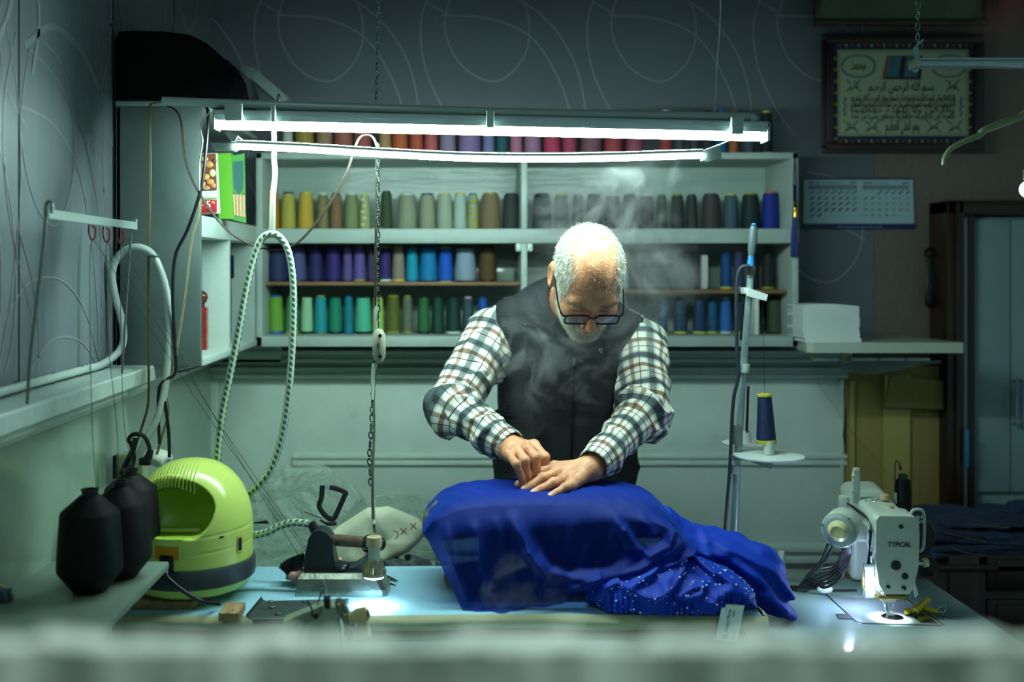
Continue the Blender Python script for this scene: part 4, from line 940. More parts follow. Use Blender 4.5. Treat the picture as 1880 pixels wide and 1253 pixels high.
for (u, vb, vt_, lb) in ((165,1086,898,'large black thread cone at the front of the side shelf, nearest the camera'),(221,1060,883,'large black thread cone in the middle of the three on the side shelf'),(240,1012,862,'large black thread cone at the back of the side shelf, partly behind the others')):
    s_ = (vb-V0)/.56; x = (u-U0)/s_; Y = F/s_; h = (vb-vt_)/s_; r = 59/1060
    if x+r*.5 > -.553: x = -.553-r*.52
    e = thing('black_thread_cone', (x, Y, zsf), lb, 'thread cone', 'black thread cones on the side shelf')
    m = MB(); m.lathe([(.020,h*.0),(r*.50,h*.004),(r*.98,h*.20),(r,h*.235),(r*.96,h*.5),(r*.90,h*.755),(r*.86,h*.785),(r*.33,h*.93),(r*.32,h*.935)], (x,Y,zsf), 'Z', 48); m.build('thread', bt_, e, ang=60)
    m = MB(); m.lathe([(.006,h*.93),(r*.24,h*.93),(r*.25,h*.985),(r*.28,h*.99),(r*.28,h),(r*.2,h),(r*.2,h*.95)], (x,Y,zsf), 'Z', 24); m.build('spool', mat('spool_dark',(22,24,26),.4), e)
c = MB(); c.tube([P(0,1075,1100),P(18,1088,1100),P(24,1096,1100),P(24,1130,1100)], .0022, n=8); c.box(P(-5,1085,1105),P(14,1135,1105)+Vector((0,.02,0)),1,.002)
tag(c.build('metal_bracket', [mat('brass_dull',(130,120,80),.4,metal=.6), mat('bluish_metal',(90,100,120),.3,metal=.6)]), 'small blue-grey metal box with a brass edge at the left border of the shelf', 'bracket')

# ================================================================== steam generator (green dome)
gcx, gcy = (352-U0)/893, 2.245
gz = ZB+.018
gen = thing('steam_generator', (gcx, gcy, gz), 'lime green dome-shaped steam generator with a handle opening and dark grey base ring', 'steam generator')
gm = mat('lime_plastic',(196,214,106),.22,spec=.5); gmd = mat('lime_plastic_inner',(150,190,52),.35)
GR = .1235; H0 = .30
def gprof(t):  # radius, height of the dome
    pass
dome = [(.080,.0),(.105,.002),(.116,.010),(.120,.022)]
upper = [(GR,.062),(GR,.09),(GR*.995,.12),(GR*.985,.15),(GR*.955,.18),(GR*.90,.208),(GR*.82,.233),(GR*.70,.256),(GR*.55,.273),(GR*.38,.285),(GR*.2,.291),(0.0,.293)]
Rg = Matrix.Translation(Vector((gcx,gcy,gz))) @ Matrix.Rotation(math.radians(8),4,'Z')
m = MB(); m.lathe(dome+[(.118,.024)], (gcx,gcy,gz), 'Z', 64); m.build('foot', gm, gen)
m = MB(); m.lathe([(.118,.022),(.1275,.026),(.1285,.032),(.1285,.056),(.126,.062),(.118,.063)], (gcx,gcy,gz), 'Z', 64); m.build('base_ring', mat('grey_rubber_ring',(52,60,66),.4), gen)
# shell as an implicit dome with the handle pocket cut into its front
def gsd(p, pocket=True):
    q = p-np.array([gcx,gcy,gz]); r = np.hypot(q[:,0],q[:,1]*1.0); z = q[:,2]
    # superellipsoid dome
    a = GR; zc_ = .112; b = .150
    zz = np.where(z > zc_, (z-zc_)/b, 0)
    d = (np.power(np.power(np.abs(r)/a, 2.25)+np.power(np.maximum(zz,0), 2.25), 1/2.25)-1)*a
    d = smax(d, .060-z, .004)
    if pocket:
        c0 = np.array([-.022,-.118,.176]); e = s_ell(q, c0, (.090,.085,.066)); e = smax(e, .126-z, .006)
        e2 = s_ell(q, c0+np.array([0,.03,0]), (.088,.052,.060)); e2 = smax(e2, .128-z, .006)
        d = smax(d, -np.minimum(e, e2), .004)
    # seam lines
    for zs_, in ((.090,),(.122,)):
        dd = np.abs(z-zs_-.010*q[:,0]/a); d = d+.0015*np.exp(-(dd/.0012)**2)*(r > a*.9)*(q[:,2] < .15)
    # grille ribs over the handle
    ribs = .0016*np.maximum(0, np.sin(q[:,0]*2*np.pi/.0072))*np.exp(-((q[:,1]+.06)/.035)**2)*(z > .208)*(np.abs(q[:,0]+.03) < .058)
    return d-ribs
v, f = nets(gsd, (gcx-.13,gcy-.13,gz+.055), (gcx+.13,gcy+.13,gz+.30), .0021)
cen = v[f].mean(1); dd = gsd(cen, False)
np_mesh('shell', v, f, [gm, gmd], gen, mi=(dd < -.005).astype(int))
m = MB()
for k in range(15):
    x = -.078+k*.0072; xx_ = x+.022; m.box((gcx+x-.0012, gcy-.086+.25*xx_*xx_/.06, gz+.220-.5*xx_*xx_/.06), (gcx+x+.0012, gcy-.064, gz+.243-.5*xx_*xx_/.06))
m.build('grille', gm, gen)
m = MB(); m.box((gcx-.095,gcy-.080,gz+.128),(gcx+.035,gcy-.072,gz+.136), bev=.002); m.build('inner_ledge', gm, gen)
dk = mat('slot_dark',(10,12,10),.7)
def on_shell(u, z, rr=GR):   # point on the round side below the frame column u
    x = (u-U0)/945-gcx
    for _ in range(12):
        x = max(-rr*.985, min(rr*.985, x)); x = .5*x+.5*((u-U0)*(gcy-math.sqrt(rr*rr-x*x))/F-gcx)
    x = max(-rr*.985, min(rr*.985, x)); return Vector((gcx+x, gcy-math.sqrt(rr*rr-x*x), gz+z))
def patch(mb, u0_, u1_, z0, z1, mi=0, t=.001, rr=GR, n=6):
    V = []; 
    for i in range(n+1):
        p = on_shell(u0_+(u1_-u0_)*i/n, 0, rr); d = (p-Vector((gcx,gcy,gz))); d.z = 0; d.normalize(); p = p+d*t
        V += [(p.x,p.y,gz+z0),(p.x,p.y,gz+z1)]
    mb.add(V, [(2*i,2*i+2,2*i+3,2*i+1) for i in range(n)], mi)
m = MB(); patch(m, 435, 444, .084, .117, 1, .0016); patch(m, 436.5, 442.5, .088, .113, 0, .0022); patch(m, 402, 410, .121, .125, 0, .002); m.build('slot', [dk, mat('slot_edge',(196,190,100),.4)], gen)
m = MB(); patch(m, 285, 328, .085, .111, 0, .0008); tag(m.build('orange_label', mat('label_orange',(206,140,26),.45), gen), 'orange sticker', None)
m = MB(); p = on_shell(306, .062); m.box(p+Vector((-.014,-.006,-.012)), p+Vector((.014,.01,.032)), bev=.004); m.build('cable_inlet', mat('black_gloss',(12,13,15),.18), gen)
m = MB()
m.tube(spl([p+Vector((0,-.008,.004)), p+Vector((.012,-.028,-.006)), p+Vector((.045,-.03,-.032)), p+Vector((.075,-.02,-.052)), p+Vector((.10,.01,-.066))],8), [.006]*4+[.0042]*29, n=10)
m.build('power_cord', mat('cable_black',(14,15,17),.35), gen)
wood = mat('raw_wood_block',(170,140,98),.7,c2=(130,100,66),vscale=10,vstretch=(8,1,8))
m = MB(); q = PZ(424,1139,.671); m.box((q.x-.024,q.y,ZB+.0012),(q.x+.014,q.y+.07,ZB+.0165), bev=.001); m.sphere((q.x,q.y+.02,ZB+.0165),(.003,.003,.0006),1,8); tag(m.build('wood_block', [wood, dk]), 'small wooden block under the right side of the green steam generator', 'wood block')
m = MB(); q = PZ(270,1140,.671); m.box((q.x-.09,2.14,ZB+.0012),(q.x+.075,2.20,ZB+.0165), bev=.001); tag(m.build('wooden_plank', wood), 'flat wooden slat under the left side of the green steam generator', 'plank')

# checked steam hose
def hose_mat():
    m = bpy.data.materials.new('braided_hose'); m.use_nodes = True; nt = m.node_tree; b = nt.nodes['Principled BSDF']; b.inputs['Roughness'].default_value = .7
    at = nd(nt,'ShaderNodeAttribute'); at.attribute_name = 'tv'; sp = nd(nt,'ShaderNodeSeparateXYZ'); nt.links.new(at.outputs['Vector'], sp.inputs[0])
    def mth(op, a, bb): n = nd(nt,'ShaderNodeMath'); n.operation = op; (nt.links.new(a, n.inputs[0]) if not isinstance(a,(int,float)) else setattr(n.inputs[0],'default_value',a)); (nt.links.new(bb, n.inputs[1]) if not isinstance(bb,(int,float)) else setattr(n.inputs[1],'default_value',bb)); return n.outputs[0]
    l = mth('MULTIPLY', sp.outputs[0], 1/.0125); an = mth('MULTIPLY', sp.outputs[1], 4)
    l2 = mth('ADD', l, mth('MULTIPLY', an, .5)); a = mth('GREATER_THAN', mth('FRACT', l2, 0), .42); a2 = mth('LESS_THAN', mth('FRACT', an, 0), .58)
    k = mth('MULTIPLY', a, a2); mx = nd(nt,'ShaderNodeMixRGB'); nt.links.new(k, mx.inputs[0]); mx.inputs[1].default_value = rgb((178,192,174)); mx.inputs[2].default_value = rgb((46,92,72)); nt.links.new(mx.outputs[0], b.inputs['Base Color'])
    return m
hz = spl([P(438,930,850),P(456,908,855),P(478,888,862),P(500,855,862),P(520,790,860),P(532,700,858),P(538,600,856),P(538,520,855),P(530,465,855),P(515,437,855),P(498,430,855),P(480,440,855),P(464,480,855),P(450,540,856),P(436,620,857),P(420,700,858),P(408,760,858),P(401,820,858),P(398,862,855),P(396,900,840),P(396,960,820),P(430,984,850),P(462,984,870),P(490,978,878),P(515,966,880),P(540,960,882),P(566,962,884)], 14)
m = MB(); m.tube(hz, .0078, n=16, tv=True); tag(m.build('steam_hose', hose_mat(), ang=180), 'white and green braided steam hose looped over the ribbon and joined to the iron', 'hose')

# ================================================================== iron
SI = 880.0; IY = F/SI
iron = thing('steam_iron', PZ(627,1106,.675), 'professional steam iron with worn brown handle, standing on a metal sole', 'iron')
def ip(u, v, d=0.0, s=900.0): q = P(u, v, s); q.y += d; return q
met = mat('iron_sole_metal',(176,182,168),.22,metal=.85,var=.3,vscale=20,bump=.15,bscale=60); bki = mat('iron_black_plastic',(30,38,36),.35)
m = MB()
def layer(mb, u0_, u1_, v0, v1, hw0, hw1, u0b, u1b, mi=0, s=900.0, yc=None):
    # boat-shaped slab: blunt heel at the left, pointed toe at the right
    yc = yc or F/s+.055
    def ring(ua, ub, v, hw):
        x0_, x1_ = (ua-U0)/s, (ub-U0)/s; z = HC+(V0-v)/s; L = x1_-x0_
        base = [(0,-1),(.35,-1),(.7,-1),(.93,-.97),(.985,-.8),(1,0),(.985,.6),(.9,.8),(.7,.95),(.35,1),(0,1)]
        return [(x0_+L*a, yc+hw*b, z) for a, b in base]
    A = ring(u0_, u1_, v1, hw1); B = ring(u0b, u1b, v0, hw0); n = len(A)
    mb.add(A+B, [tuple(range(n))[::-1], tuple(range(n,2*n))]+[(i,(i+1)%n,n+(i+1)%n,n+i) for i in range(n)], mi)
YI = F/900+.06
layer(m, 540, 714, 1086, 1106, .056, .058, 541, 713, yc=YI); m.build('sole_plate', met, iron, ang=30)
m = MB(); layer(m, 542, 710, 1066, 1086, .053, .055, 545, 700, yc=YI); layer(m, 545, 700, 1057, 1066, .046, .053, 552, 682, yc=YI); m.build('heater_body', met, iron, ang=30)
m = MB(); pr(m, [(557,1058),(560,1020),(566,990),(574,978),(586,975),(600,980),(610,992),(612,1018),(617,1040),(632,1044),(650,1043),(664,1034),(676,1015),(690,1010),(700,1010),(690,1030),(676,1050),(668,1060),(600,1062)], 890, .05)
m.build('body_shell', bki, iron, ang=35)
m = MB(); m.tube(spl([ip(590,1000,.03,890),ip(610,999,.03,890),ip(640,1001,.03,890),ip(665,1003,.03,890)],8), [.0105]*8+[.012]*9+[.0115]*8, n=18); m.build('handle', mat('cork_brown_handle',(96,70,44),.75,c2=(50,38,26),vscale=70,bump=.5,bscale=200), iron)
m = MB(); m.tube([ip(590,1000,.03,890),ip(602,1000,.03,890)], [.0145,.0138], n=18); m.sphere(ip(678,1006,.03,890),(.022,.018,.020),0,20); m.sphere(ip(698,1006,.03,890),(.010,.016,.014),0,16); m.build('handle_mount', bki, iron)
m = MB(); m.lathe([(.017,0),(.0185,.002),(.0185,.007),(.016,.010),(0,.0105)], ip(625,1046,.012,890), 'Z', 24); m.build('temperature_dial', mat('dial_black',(14,16,18),.3), iron)
m = MB(); q0 = ip(578,982,.02,885); q1 = ip(568,964,.02,885)
for k in range(6): 
    a = q0+(q1-q0)*(k/6); b_ = q0+(q1-q0)*((k+.6)/6); m.cyl(a, b_, .0115-.0004*k, n=14)
m.cyl(q0, q1, .0085, n=12); m.cyl(q0+Vector((.008,0,-.012)), q0, .015, .012, n=14); m.build('hose_boot', bki, iron)
c = MB(); text_mb(c, 'MAC', ip(667,1012,.009,888), .006, 0); c.build('lettering', mat('print_white',(200,205,200),.5), iron, smooth=False, recalc=False)

# iron rest with studs
c = thing('iron_rest', PZ(520,1141,.67), 'dark metal iron rest tray with round studs and a curled left lip', 'iron rest')
irn = mat('cast_iron_dark',(70,82,78),.5,metal=.5,var=.35,vscale=25,bump=.4,bscale=120)
z0 = ZB+.003
def pz(u, v, z): return PZ(u, v, HC-z)
m = MB()
tp_ = [pz(492,1104,z0+.008), pz(640,1100,z0+.008), pz(606,1137,z0+.008), pz(464,1139,z0+.008)]
m.add([tuple(q) for q in tp_]+[(q.x,q.y,z0) for q in tp_], [(3,2,1,0),(4,5,6,7),(0,1,5,4),(1,2,6,5),(2,3,7,6),(3,0,4,7)])
q0, q1 = pz(480,1102,z0+.008), pz(466,1139,z0+.008)
for j in range(10):
    pass
def lip(a, b):
    base = tp_[3]+(tp_[0]-tp_[3])*b; th_ = a*2.6; return base+Vector((-.010*math.sin(th_)-.004*a, 0, .012*(1-math.cos(th_))*.6))
m.grid(lip, 10, 6, tv=False); m.build('tray', irn, c, ang=40)
m = MB(); m.tube([tp_[3]+Vector((0,-.002,0)), tp_[2]+Vector((0,-.002,0))], .004, n=8)
m.build('front_lip', irn, c)
for (u, v) in ((497,1106),(499,1116),(511,1128),(560,1106)):
    m = MB(); m.sphere(pz(u, v, z0+.0085), (.0068,.0068,.004), 0, 14); m.build('stud', irn, c)

# pink brush
c = thing('clothes_brush', P(552,1060,860), 'pink plastic clothes brush with black bristles lying behind the iron', 'brush')
pk = mat('pink_plastic',(206,150,142),.4)
m = MB(); m.tube(spl([P(529,1064,862),P(532,1050,862),P(545,1042,860),P(570,1040,852),P(600,1036,845),P(628,1030,842)],8), [.006]*8+[.010]*16+[.008]*17, n=14); m.sphere(P(541,1057,868),(.014,.02,.013),0,16); m.build('brush_body', pk, c)
m = MB()
for k in range(620):
    t = random.random(); b0 = P(530+26*t, 1052-12*t, 864)+Vector((random.uniform(-.003,.003), random.uniform(-.02,.02), 0)); an = random.uniform(-.25,.25)+2.35-.7*t
    m.tube([b0, b0+Vector((math.cos(an)*.024, random.uniform(-.004,.004), math.sin(an)*.024))], .0005, n=3)
br = m.build('bristles', mat('bristle_black',(16,20,26),.4), c)
# scissors: closed steel blades poking out to the right of the iron
c = thing('scissors', PZ(715,1068,.67), 'steel scissor blades lying beside the iron toe', 'scissors')
m = MB(); a0, a1 = pz(692,1053,z0+.014), pz(728,1068,z0+.004); m.tube([a0, a1], [.007,.0035], n=8, flat=.4); m.sphere(a1,(.0035,.002,.003),0,8); m.build('blade', mat('scissor_steel',(170,180,176),.18,metal=1), c)
m = MB(); a0, a1 = pz(690,1062,z0+.002), pz(727,1076,z0+.001); m.tube([a0, a1], [.006,.001], n=8, flat=.4); m.build('blade', mat('scissor_steel_dark',(80,88,88),.3,metal=1), c)
m = MB(); m.torus(pz(668,1050,z0+.01), .014, .004, ax='Z', n=18); m.torus(pz(662,1062,z0+.01), .014, .004, ax='Z', n=18); m.build('finger_ring', bki, c)

# plastic bags and cloth tote on the bench behind
ZBn = HC-.73
pf = bpy.data.materials.new('clear_plastic_film'); pf.use_nodes = True; nt = pf.node_tree; b = nt.nodes['Principled BSDF']
b.inputs['Base Color'].default_value = rgb((190,205,190)); b.inputs['Roughness'].default_value = .13; b.inputs['Specular IOR Level'].default_value = .8
tr_ = nd(nt,'ShaderNodeBsdfTransparent'); tr_.inputs[0].default_value = (.93,.97,.94,1); mxs = nd(nt,'ShaderNodeMixShader'); fr_ = nd(nt,'ShaderNodeLayerWeight'); fr_.inputs[0].default_value = .22
mr_ = nd(nt,'ShaderNodeMapRange'); mr_.inputs[3].default_value = .10; mr_.inputs[4].default_value = .75; nt.links.new(fr_.outputs['Facing'], mr_.inputs[0]); nt.links.new(mr_.outputs[0], mxs.inputs[0])
nt.links.new(tr_.outputs[0], mxs.inputs[1]); nt.links.new(b.outputs[0], mxs.inputs[2]); nt.links.new(mxs.outputs[0], nt.nodes['Material Output'].inputs[0])
tcn = nd(nt,'ShaderNodeTexCoord'); nn = nd(nt,'ShaderNodeTexNoise'); nn.inputs['Scale'].default_value = 14; nn.inputs['Detail'].default_value = 5; nn.inputs['Distortion'].default_value = 1.6; bpp = nd(nt,'ShaderNodeBump'); bpp.inputs['Strength'].default_value = 1; bpp.inputs['Distance'].default_value = .04
nt.links.new(tcn.outputs['Object'], nn.inputs[0]); nt.links.new(nn.outputs['Fac'], bpp.inputs['Height']); nt.links.new(bpp.outputs[0], b.inputs['Normal']); nt.links.new(bpp.outputs[0], fr_.inputs['Normal'])
def bagf(cx_, cy_, rx, ry, rz_, sd, amp=.014):
    def f(p):
        q = p-np.array([cx_,cy_,ZBn]); d = s_ell(q, (0,0,rz_*.35), (rx,ry,rz_)); d = smax(d, -q[:,2]+.001, .01)
        n1 = np.abs(vnoise(p, 26, sd)); n2 = np.abs(vnoise(p, 55, sd+3)); return d+amp*(n1-.3)+.45*amp*(n2-.3)
    return f
for (cx_, cy_, rx, ry, rz_, sd, lb) in ((-.38,2.66,.165,.08,.185,1.0,'crumpled clear plastic bag behind the iron, left of the cloth tote'),(-.165,2.74,.15,.07,.12,6.0,'clear plastic bag under the cloth tote near the blue cloth')):
    ff = bagf(cx_, cy_, rx, ry, rz_, sd); v, f = nets(ff, (cx_-rx-.04,cy_-ry-.04,ZBn-.01), (cx_+rx+.04,cy_+ry+.04,ZBn+rz_*1.5+.03), .0055)
    tag(np_mesh('plastic_bag', v, f, pf), lb, 'plastic bag')
# tote: white cloth with red crosses, flattened wedge
tw = mat('tote_white',(214,216,186),.75,bump=.3,bscale=40)
c = thing('cloth_tote', P(700,1035,770), 'off-white cloth tote with red stitched crosses lying on the bench behind the bulb', 'bag')
pts = [(560,1040,770),(585,992,770),(640,958,772),(676,930,775),(712,928,775),(745,945,772),(790,965,770),(780,985,772),(768,1000,774),(750,1018,775),(720,1028,776),(690,1040,776),(640,1046,774)]
def totef():
    Q = [P(*p) for p in pts]; cen_ = sum(Q, Vector())/len(Q); V = []; Fc = []
    N = len(Q); rings = 8
    for side in (-1, 1):
        for r in range(rings+1):
            k = 1-r/rings
            for i in range(N*4):
                a = Q[i//4].lerp(Q[(i//4+1)%N], (i%4)/4); p = cen_.lerp(a, k)
                bulge = .022*(1-k**4)**.5*side+.006*math.sin(12*p.x*8+9*p.z*6)*(1-k)
                V.append(p+Vector((0, bulge, .004*math.sin(40*p.x))))
    n4 = N*4
    for sd_ in (0, 1):
        o = sd_*(rings+1)*n4
        for r in range(rings):
            for i in range(n4): Fc.append((o+r*n4+i, o+r*n4+(i+1)%n4, o+(r+1)*n4+(i+1)%n4, o+(r+1)*n4+i))
    return V, Fc
V, Fc = totef(); MB().add(V, Fc).build('cloth_body', tw, c, ang=60)
red = mat('stitch_red',(130,44,36),.6); m = MB()
def tq(u, v): q = P(u, v, 800); return q
for (u, v, r) in ((741,976,6),(759,967,6)): m.tube([tq(u-r,v-r*.9), tq(u+r,v+r*.9)], .0012, n=5); m.tube([tq(u+r*.8,v-r), tq(u-r*.8,v+r)], .0012, n=5)
m.tube(spl([tq(722,975),tq(729,978),tq(730,985),tq(725,990)],5), .001, n=5); m.tube(spl([tq(768,958),tq(774,958),tq(775,966)],5), .001, n=5)
m.build('red_stitching', red, c)
m = MB(); bk2 = mat('strap_black',(18,18,20),.5)
def flat(mb, pts, w_, s0=800): q = spl([P(u,v,s0) for u, v in pts], 6); mb.tube(q, w_, n=8, flat2=.3)
flat(m, [(592,892),(590,915),(586,930),(598,948),(612,953),(622,935),(632,912),(634,905),(618,898),(605,895)], .006, 790); tag(m.build('strap', bk2), 'black strap loop standing up out of the plastic bag behind the iron', 'strap')
m = MB(); m.tube(spl([P(588,955,790),P(600,962,790),P(618,962,790)],5), [.003]*5+[.005]*6, n=6); m.tube([P(558,940,790),P(590,952,790)], .0015, n=5); m.tube([P(462,961,780),P(490,959,780),P(494,962,780)], [.001,.0045,.001], n=6)
tag(m.build('black_scrap', bk2), 'thin black scraps of cloth inside the clear plastic bag', 'cloth scrap')
m = MB(); q = P(770,1040,800)
v, f = nets(lambda p: s_ell(p, (P(745,1035,800).x,2.56,ZBn+.014), (.075,.05,.03))+.008*vnoise(p,60,2)+.005*vnoise(p,120,5), (-.22,2.48,ZBn-.02),(.0,2.64,ZBn+.06), .004)
tag(np_mesh('dark_lace', v, f, mat('dark_lace',(74,84,84),.7,c2=(30,38,38),vscale=50)), 'dark patterned cloth heap under the cloth tote', 'cloth')

# foreground overlock head
c = thing('overlock_machine', (-.17,1.78,HC-.72), 'second sewing machine head at the front edge of the table with two cream tension knobs', 'sewing machine')
cmz = mat('machine_cream',(150,164,140),.35); SO = 1100
m = MB(); pr(m, [(500,1186),(520,1143),(592,1113),(600,1112),(618,1112),(618,1250),(480,1250)], SO, .035); m.build('side_cover', cmz, c, ang=30)
m = MB(); pr(m, [(592,1118),(620,1116),(622,1260),(598,1260)], SO+12, .03); pr(m, [(540,1260),(560,1150),(594,1126),(622,1124),(640,1260)], SO+4, .03); m.build('head_cover', mat('machine_cream_light',(176,186,166),.35), c, ang=30)
m = MB(); pr(m, [(594,1101),(606,1100),(606,1119),(595,1118)], SO+16, .02); m.build('black_knob', mat('black_gloss',(12,13,15),.18), c, ang=30)
m = MB(); m.tube(spl([P(563,1103,SO+20),P(572,1118,SO+20),P(573,1132,SO+20)],5), .0014, n=6); m.sphere(P(580,1132,SO+18),(.005,.005,.005)); m.build('guide_wire', dk, c)
m = MB(); m.tube([P(594,1105,SO),P(598,1084,SO),P(595,1068,SO)], [.003,.0045,.004], n=8, flat=.5); m.tube([P(583,1112,SO+5),P(592,1080,SO+5)], .0016, n=6); m.build('thread_post', mat('chrome',(200,210,210),.1,metal=1), c)
m = MB(); pr(m, [(614,1106),(622,1104),(632,1112),(640,1130),(652,1150),(658,1176),(640,1176),(628,1140),(618,1126)], SO+14, .02); 
for k in range(14): m.sphere(P(622+k*2.2+random.uniform(-3,3), 1112+k*4.6, SO+22), (.0045,.003,.004), 0, 8)
m.build('metal_plate', mat('chrome_crinkled',(150,154,130),.15,metal=1,bump=1,bscale=120), c)
kn = mat('knob_cream',(226,206,150),.28)
for (ua, va, ub, vb) in ((642,1136,674,1127),(650,1163,678,1156)):
    m = MB(); a, b = P(ua,va,SO+24), P(ub,vb,SO+24); m.tube([a, a.lerp(b,.3), a.lerp(b,.34), b], [.0095,.0105,.0115,.0115], n=20)
    for k in range(20):
        th_ = 2*math.pi*k/20; d = (b-a).normalized(); s1 = d.orthogonal().normalized(); s2 = d.cross(s1); o = (s1*math.cos(th_)+s2*math.sin(th_))*.0115; m.tube([a.lerp(b,.36)+o, b+o*.98], .0011, n=4)
    m.build('tension_knob', kn, c)
m = MB(); m.cyl(P(674,1127,SO+24), P(678,1126,SO+24), .009, .007, n=14); m.build('knob_cap', mat('brass_dull2',(130,116,60),.35,metal=.6), c)
# ================================================================== wall socket with plugs
SK = 835
c = thing('power_socket', P(222,860,SK), 'ivory power socket with a bundle of black plugs behind the black cones', 'socket')
m = MB(); m.box(P(210,835,SK), P(262,900,SK)+Vector((0,.05,0)), bev=.006); m.build('socket_box', mat('ivory_plastic',(168,176,140),.4), c, ang=30)
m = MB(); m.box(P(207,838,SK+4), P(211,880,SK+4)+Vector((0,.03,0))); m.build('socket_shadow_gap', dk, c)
m = MB(); blk = mat('cable_black',(14,15,17),.35)
m.tube(spl([P(225,875,SK+20),P(236,845,SK+22),P(243,822,SK+24),P(236,808,SK+24),P(245,798,SK+24),P(262,800,SK+24),P(272,815,SK+24),P(276,835,SK+22)],8), .0045, n=8)
m.tube(spl([P(222,872,SK+25),P(232,850,SK+25),P(244,826,SK+25),P(248,805,SK+25)],6), .006, n=8); m.tube(spl([P(240,868,SK+25),P(246,840,SK+25),P(240,815,SK+25)],6), .0045, n=8)
for k in range(5): m.cyl(P(276-k*.6,828+k*3.4,SK+26), P(276-k*.6,830+k*3.4,SK+26), .007, n=12)
m.tube([P(276,826,SK+26),P(268,846,SK+26)], [.005,.008], n=10); m.box(P(254,842,SK+26),P(275,856,SK+26)+Vector((0,.02,0)),bev=.003)
m.build('plug', blk, c)
m = MB(); v, f = nets(lambda p: s_ell(p, tuple(P(290,842,800)), (.032,.03,.018))+.004*vnoise(p,110,1), tuple(P(290,842,800)-Vector((.05,.05,.04))), tuple(P(290,842,800)+Vector((.05,.05,.04))), .003)
tag(np_mesh('white_rag', v, f, mat('rag_white',(206,214,200),.8)), 'crumpled white cloth on top behind the green steam generator', 'cloth')

# ================================================================== thread stand with screwdriver-like handle on top
ST = 800.0
c = thing('spool_stand', P(1343,1066,ST), 'leaning pale metal spool stand behind the blue cloth with two white discs', 'thread stand')
m = MB(); m.tube([P(1344,1066,ST),P(1353,860,ST),P(1366,660,ST),P(1378,505,ST)], [.0095,.0085,.008,.0075], n=14); m.build('pole', mat('pole_pale',(160,184,184),.3,metal=.3), c)
m = MB(); m.box(P(1372,505,ST+2)+Vector((0,-.008,0)), P(1386,488,ST+2)+Vector((0,.008,0)), bev=.002); m.build('pole_clamp', mat('dark_clamp',(60,64,60),.4,metal=.5), c)
m = MB(); m.tube([P(1378,489,ST+2),P(1379,470,ST+2)], [.0085,.0065], n=14); m.sphere(P(1383.5,413,ST+2),(.006,.006,.004),0,12); m.build('blue_ferrule', mat('blue_plastic',(40,120,190),.3), c)
m = MB(); m.tube([P(1379,470,ST+2),P(1380,462,ST+2),P(1382,440,ST+2),P(1383,425,ST+2),P(1383.5,415,ST+2)], [.0065,.009,.0105,.0095,.007], n=16); m.build('grip', mat('grip_grey',(70,84,88),.4), c)
m = MB(); m.tube(spl([P(1376,488,ST+6),P(1360,492,ST+6),P(1353,515,ST+6),P(1352,560,ST+6),P(1353,640,ST+6),P(1356,690,ST+6),P(1346,740,ST+6),P(1340,860,ST+6),P(1334,940,ST+6),P(1330,1000,ST+6),P(1329,1060,ST+4)],8), .0042, n=8); m.build('cable', mat('cable_bluegrey',(40,48,58),.4), c)
m = MB(); m.box(P(1362,540,ST)+Vector((0,-.012,0)), P(1374,528,ST)+Vector((0,.012,0)), bev=.002); pr(m, [(1374,529),(1410,541),(1407,553),(1372,544)], ST+6, .014); m.build('thread_arm', tg, c, ang=30)
m = MB(); m.tube([P(1364,545,ST+8),P(1360,625,ST+8)], .0028, n=6); tag(m.build('black_rod', blk, c), 'thin black rod', None)
for (u, v, w_) in ((1366,676,8),(1349,862,8),(1346,985,8)):
    m = MB(); m.tube([P(u-1,v+8,ST+2),P(u+1,v-8,ST+2)], .0128, n=14); m.build('tape_band', tape, c)
dsk = mat('disc_white',(206,216,210),.3)
m = MB(); m.lathe([(0,.004),(.050,.002),(.054,.004),(.054,.0055),(.0,.006)], P(1375,821,ST-10)+Vector((0,.03,0)), 'Z', 40); m.build('disc', dsk, c); m = MB(); m.lathe([(0,.004),(.075,.0),(.0775,.002),(.0775,.0045),(.0,.006)], P(1407,837,ST+10)-Vector((0,.02,0)), 'Z', 48); m.build('disc', mat('disc_white',(206,216,210),.3), c)
m = MB(); q = P(1376,822,ST-10)+Vector((0,.03,.006)); m.lathe([(.013,0),(.009,.028),(.004,.03)], q, 'Z', 16); m.build('cone_seat', mat('seat_white',(190,200,192),.35), c); m = MB(); q = P(1407,836,ST+10)-Vector((0,.02,-.006)); m.lathe([(.013,0),(.0095,.028),(.004,.03)], q, 'Z', 16); m.build('cone_seat', mat('seat_white',(190,200,192),.35), c)
m = MB(); m.cyl(P(1377,800,ST-8)+Vector((0,.03,0)), P(1380,712,ST-8)+Vector((0,.03,0)), .0032, n=10); m.build('spindle', mat('rod_dark',(60,60,54),.3,metal=.8), c)
m = MB(); m.box(P(1347,818,ST+4)+Vector((0,-.01,0)), P(1362,782,ST+4)+Vector((0,.01,0)), bev=.002); pr(m, [(1345,838),(1380,838),(1420,850),(1416,862),(1372,846),(1345,846)], ST+12, .02); m.build('bracket', mat('bracket_grey',(110,120,116),.4,metal=.4), c, ang=30)
nc = thing('navy_thread_cone', P(1407,815,ST+12), 'navy thread cone with yellow rims standing on the right disc of the spool stand', 'thread cone')
Rt = Matrix.Translation(P(1407,815,ST+12)) @ Matrix.Rotation(math.radians(-2.2),4,'Y')
h = 92/812; m = MB(); m.lathe([(.021,.008),(.0215,.012),(.0155,h-.008),(.013,h-.006)], (0,0,0), 'Z', 28, 0, Rt); m.build('thread', thread_mat((8,38,84),0), nc)
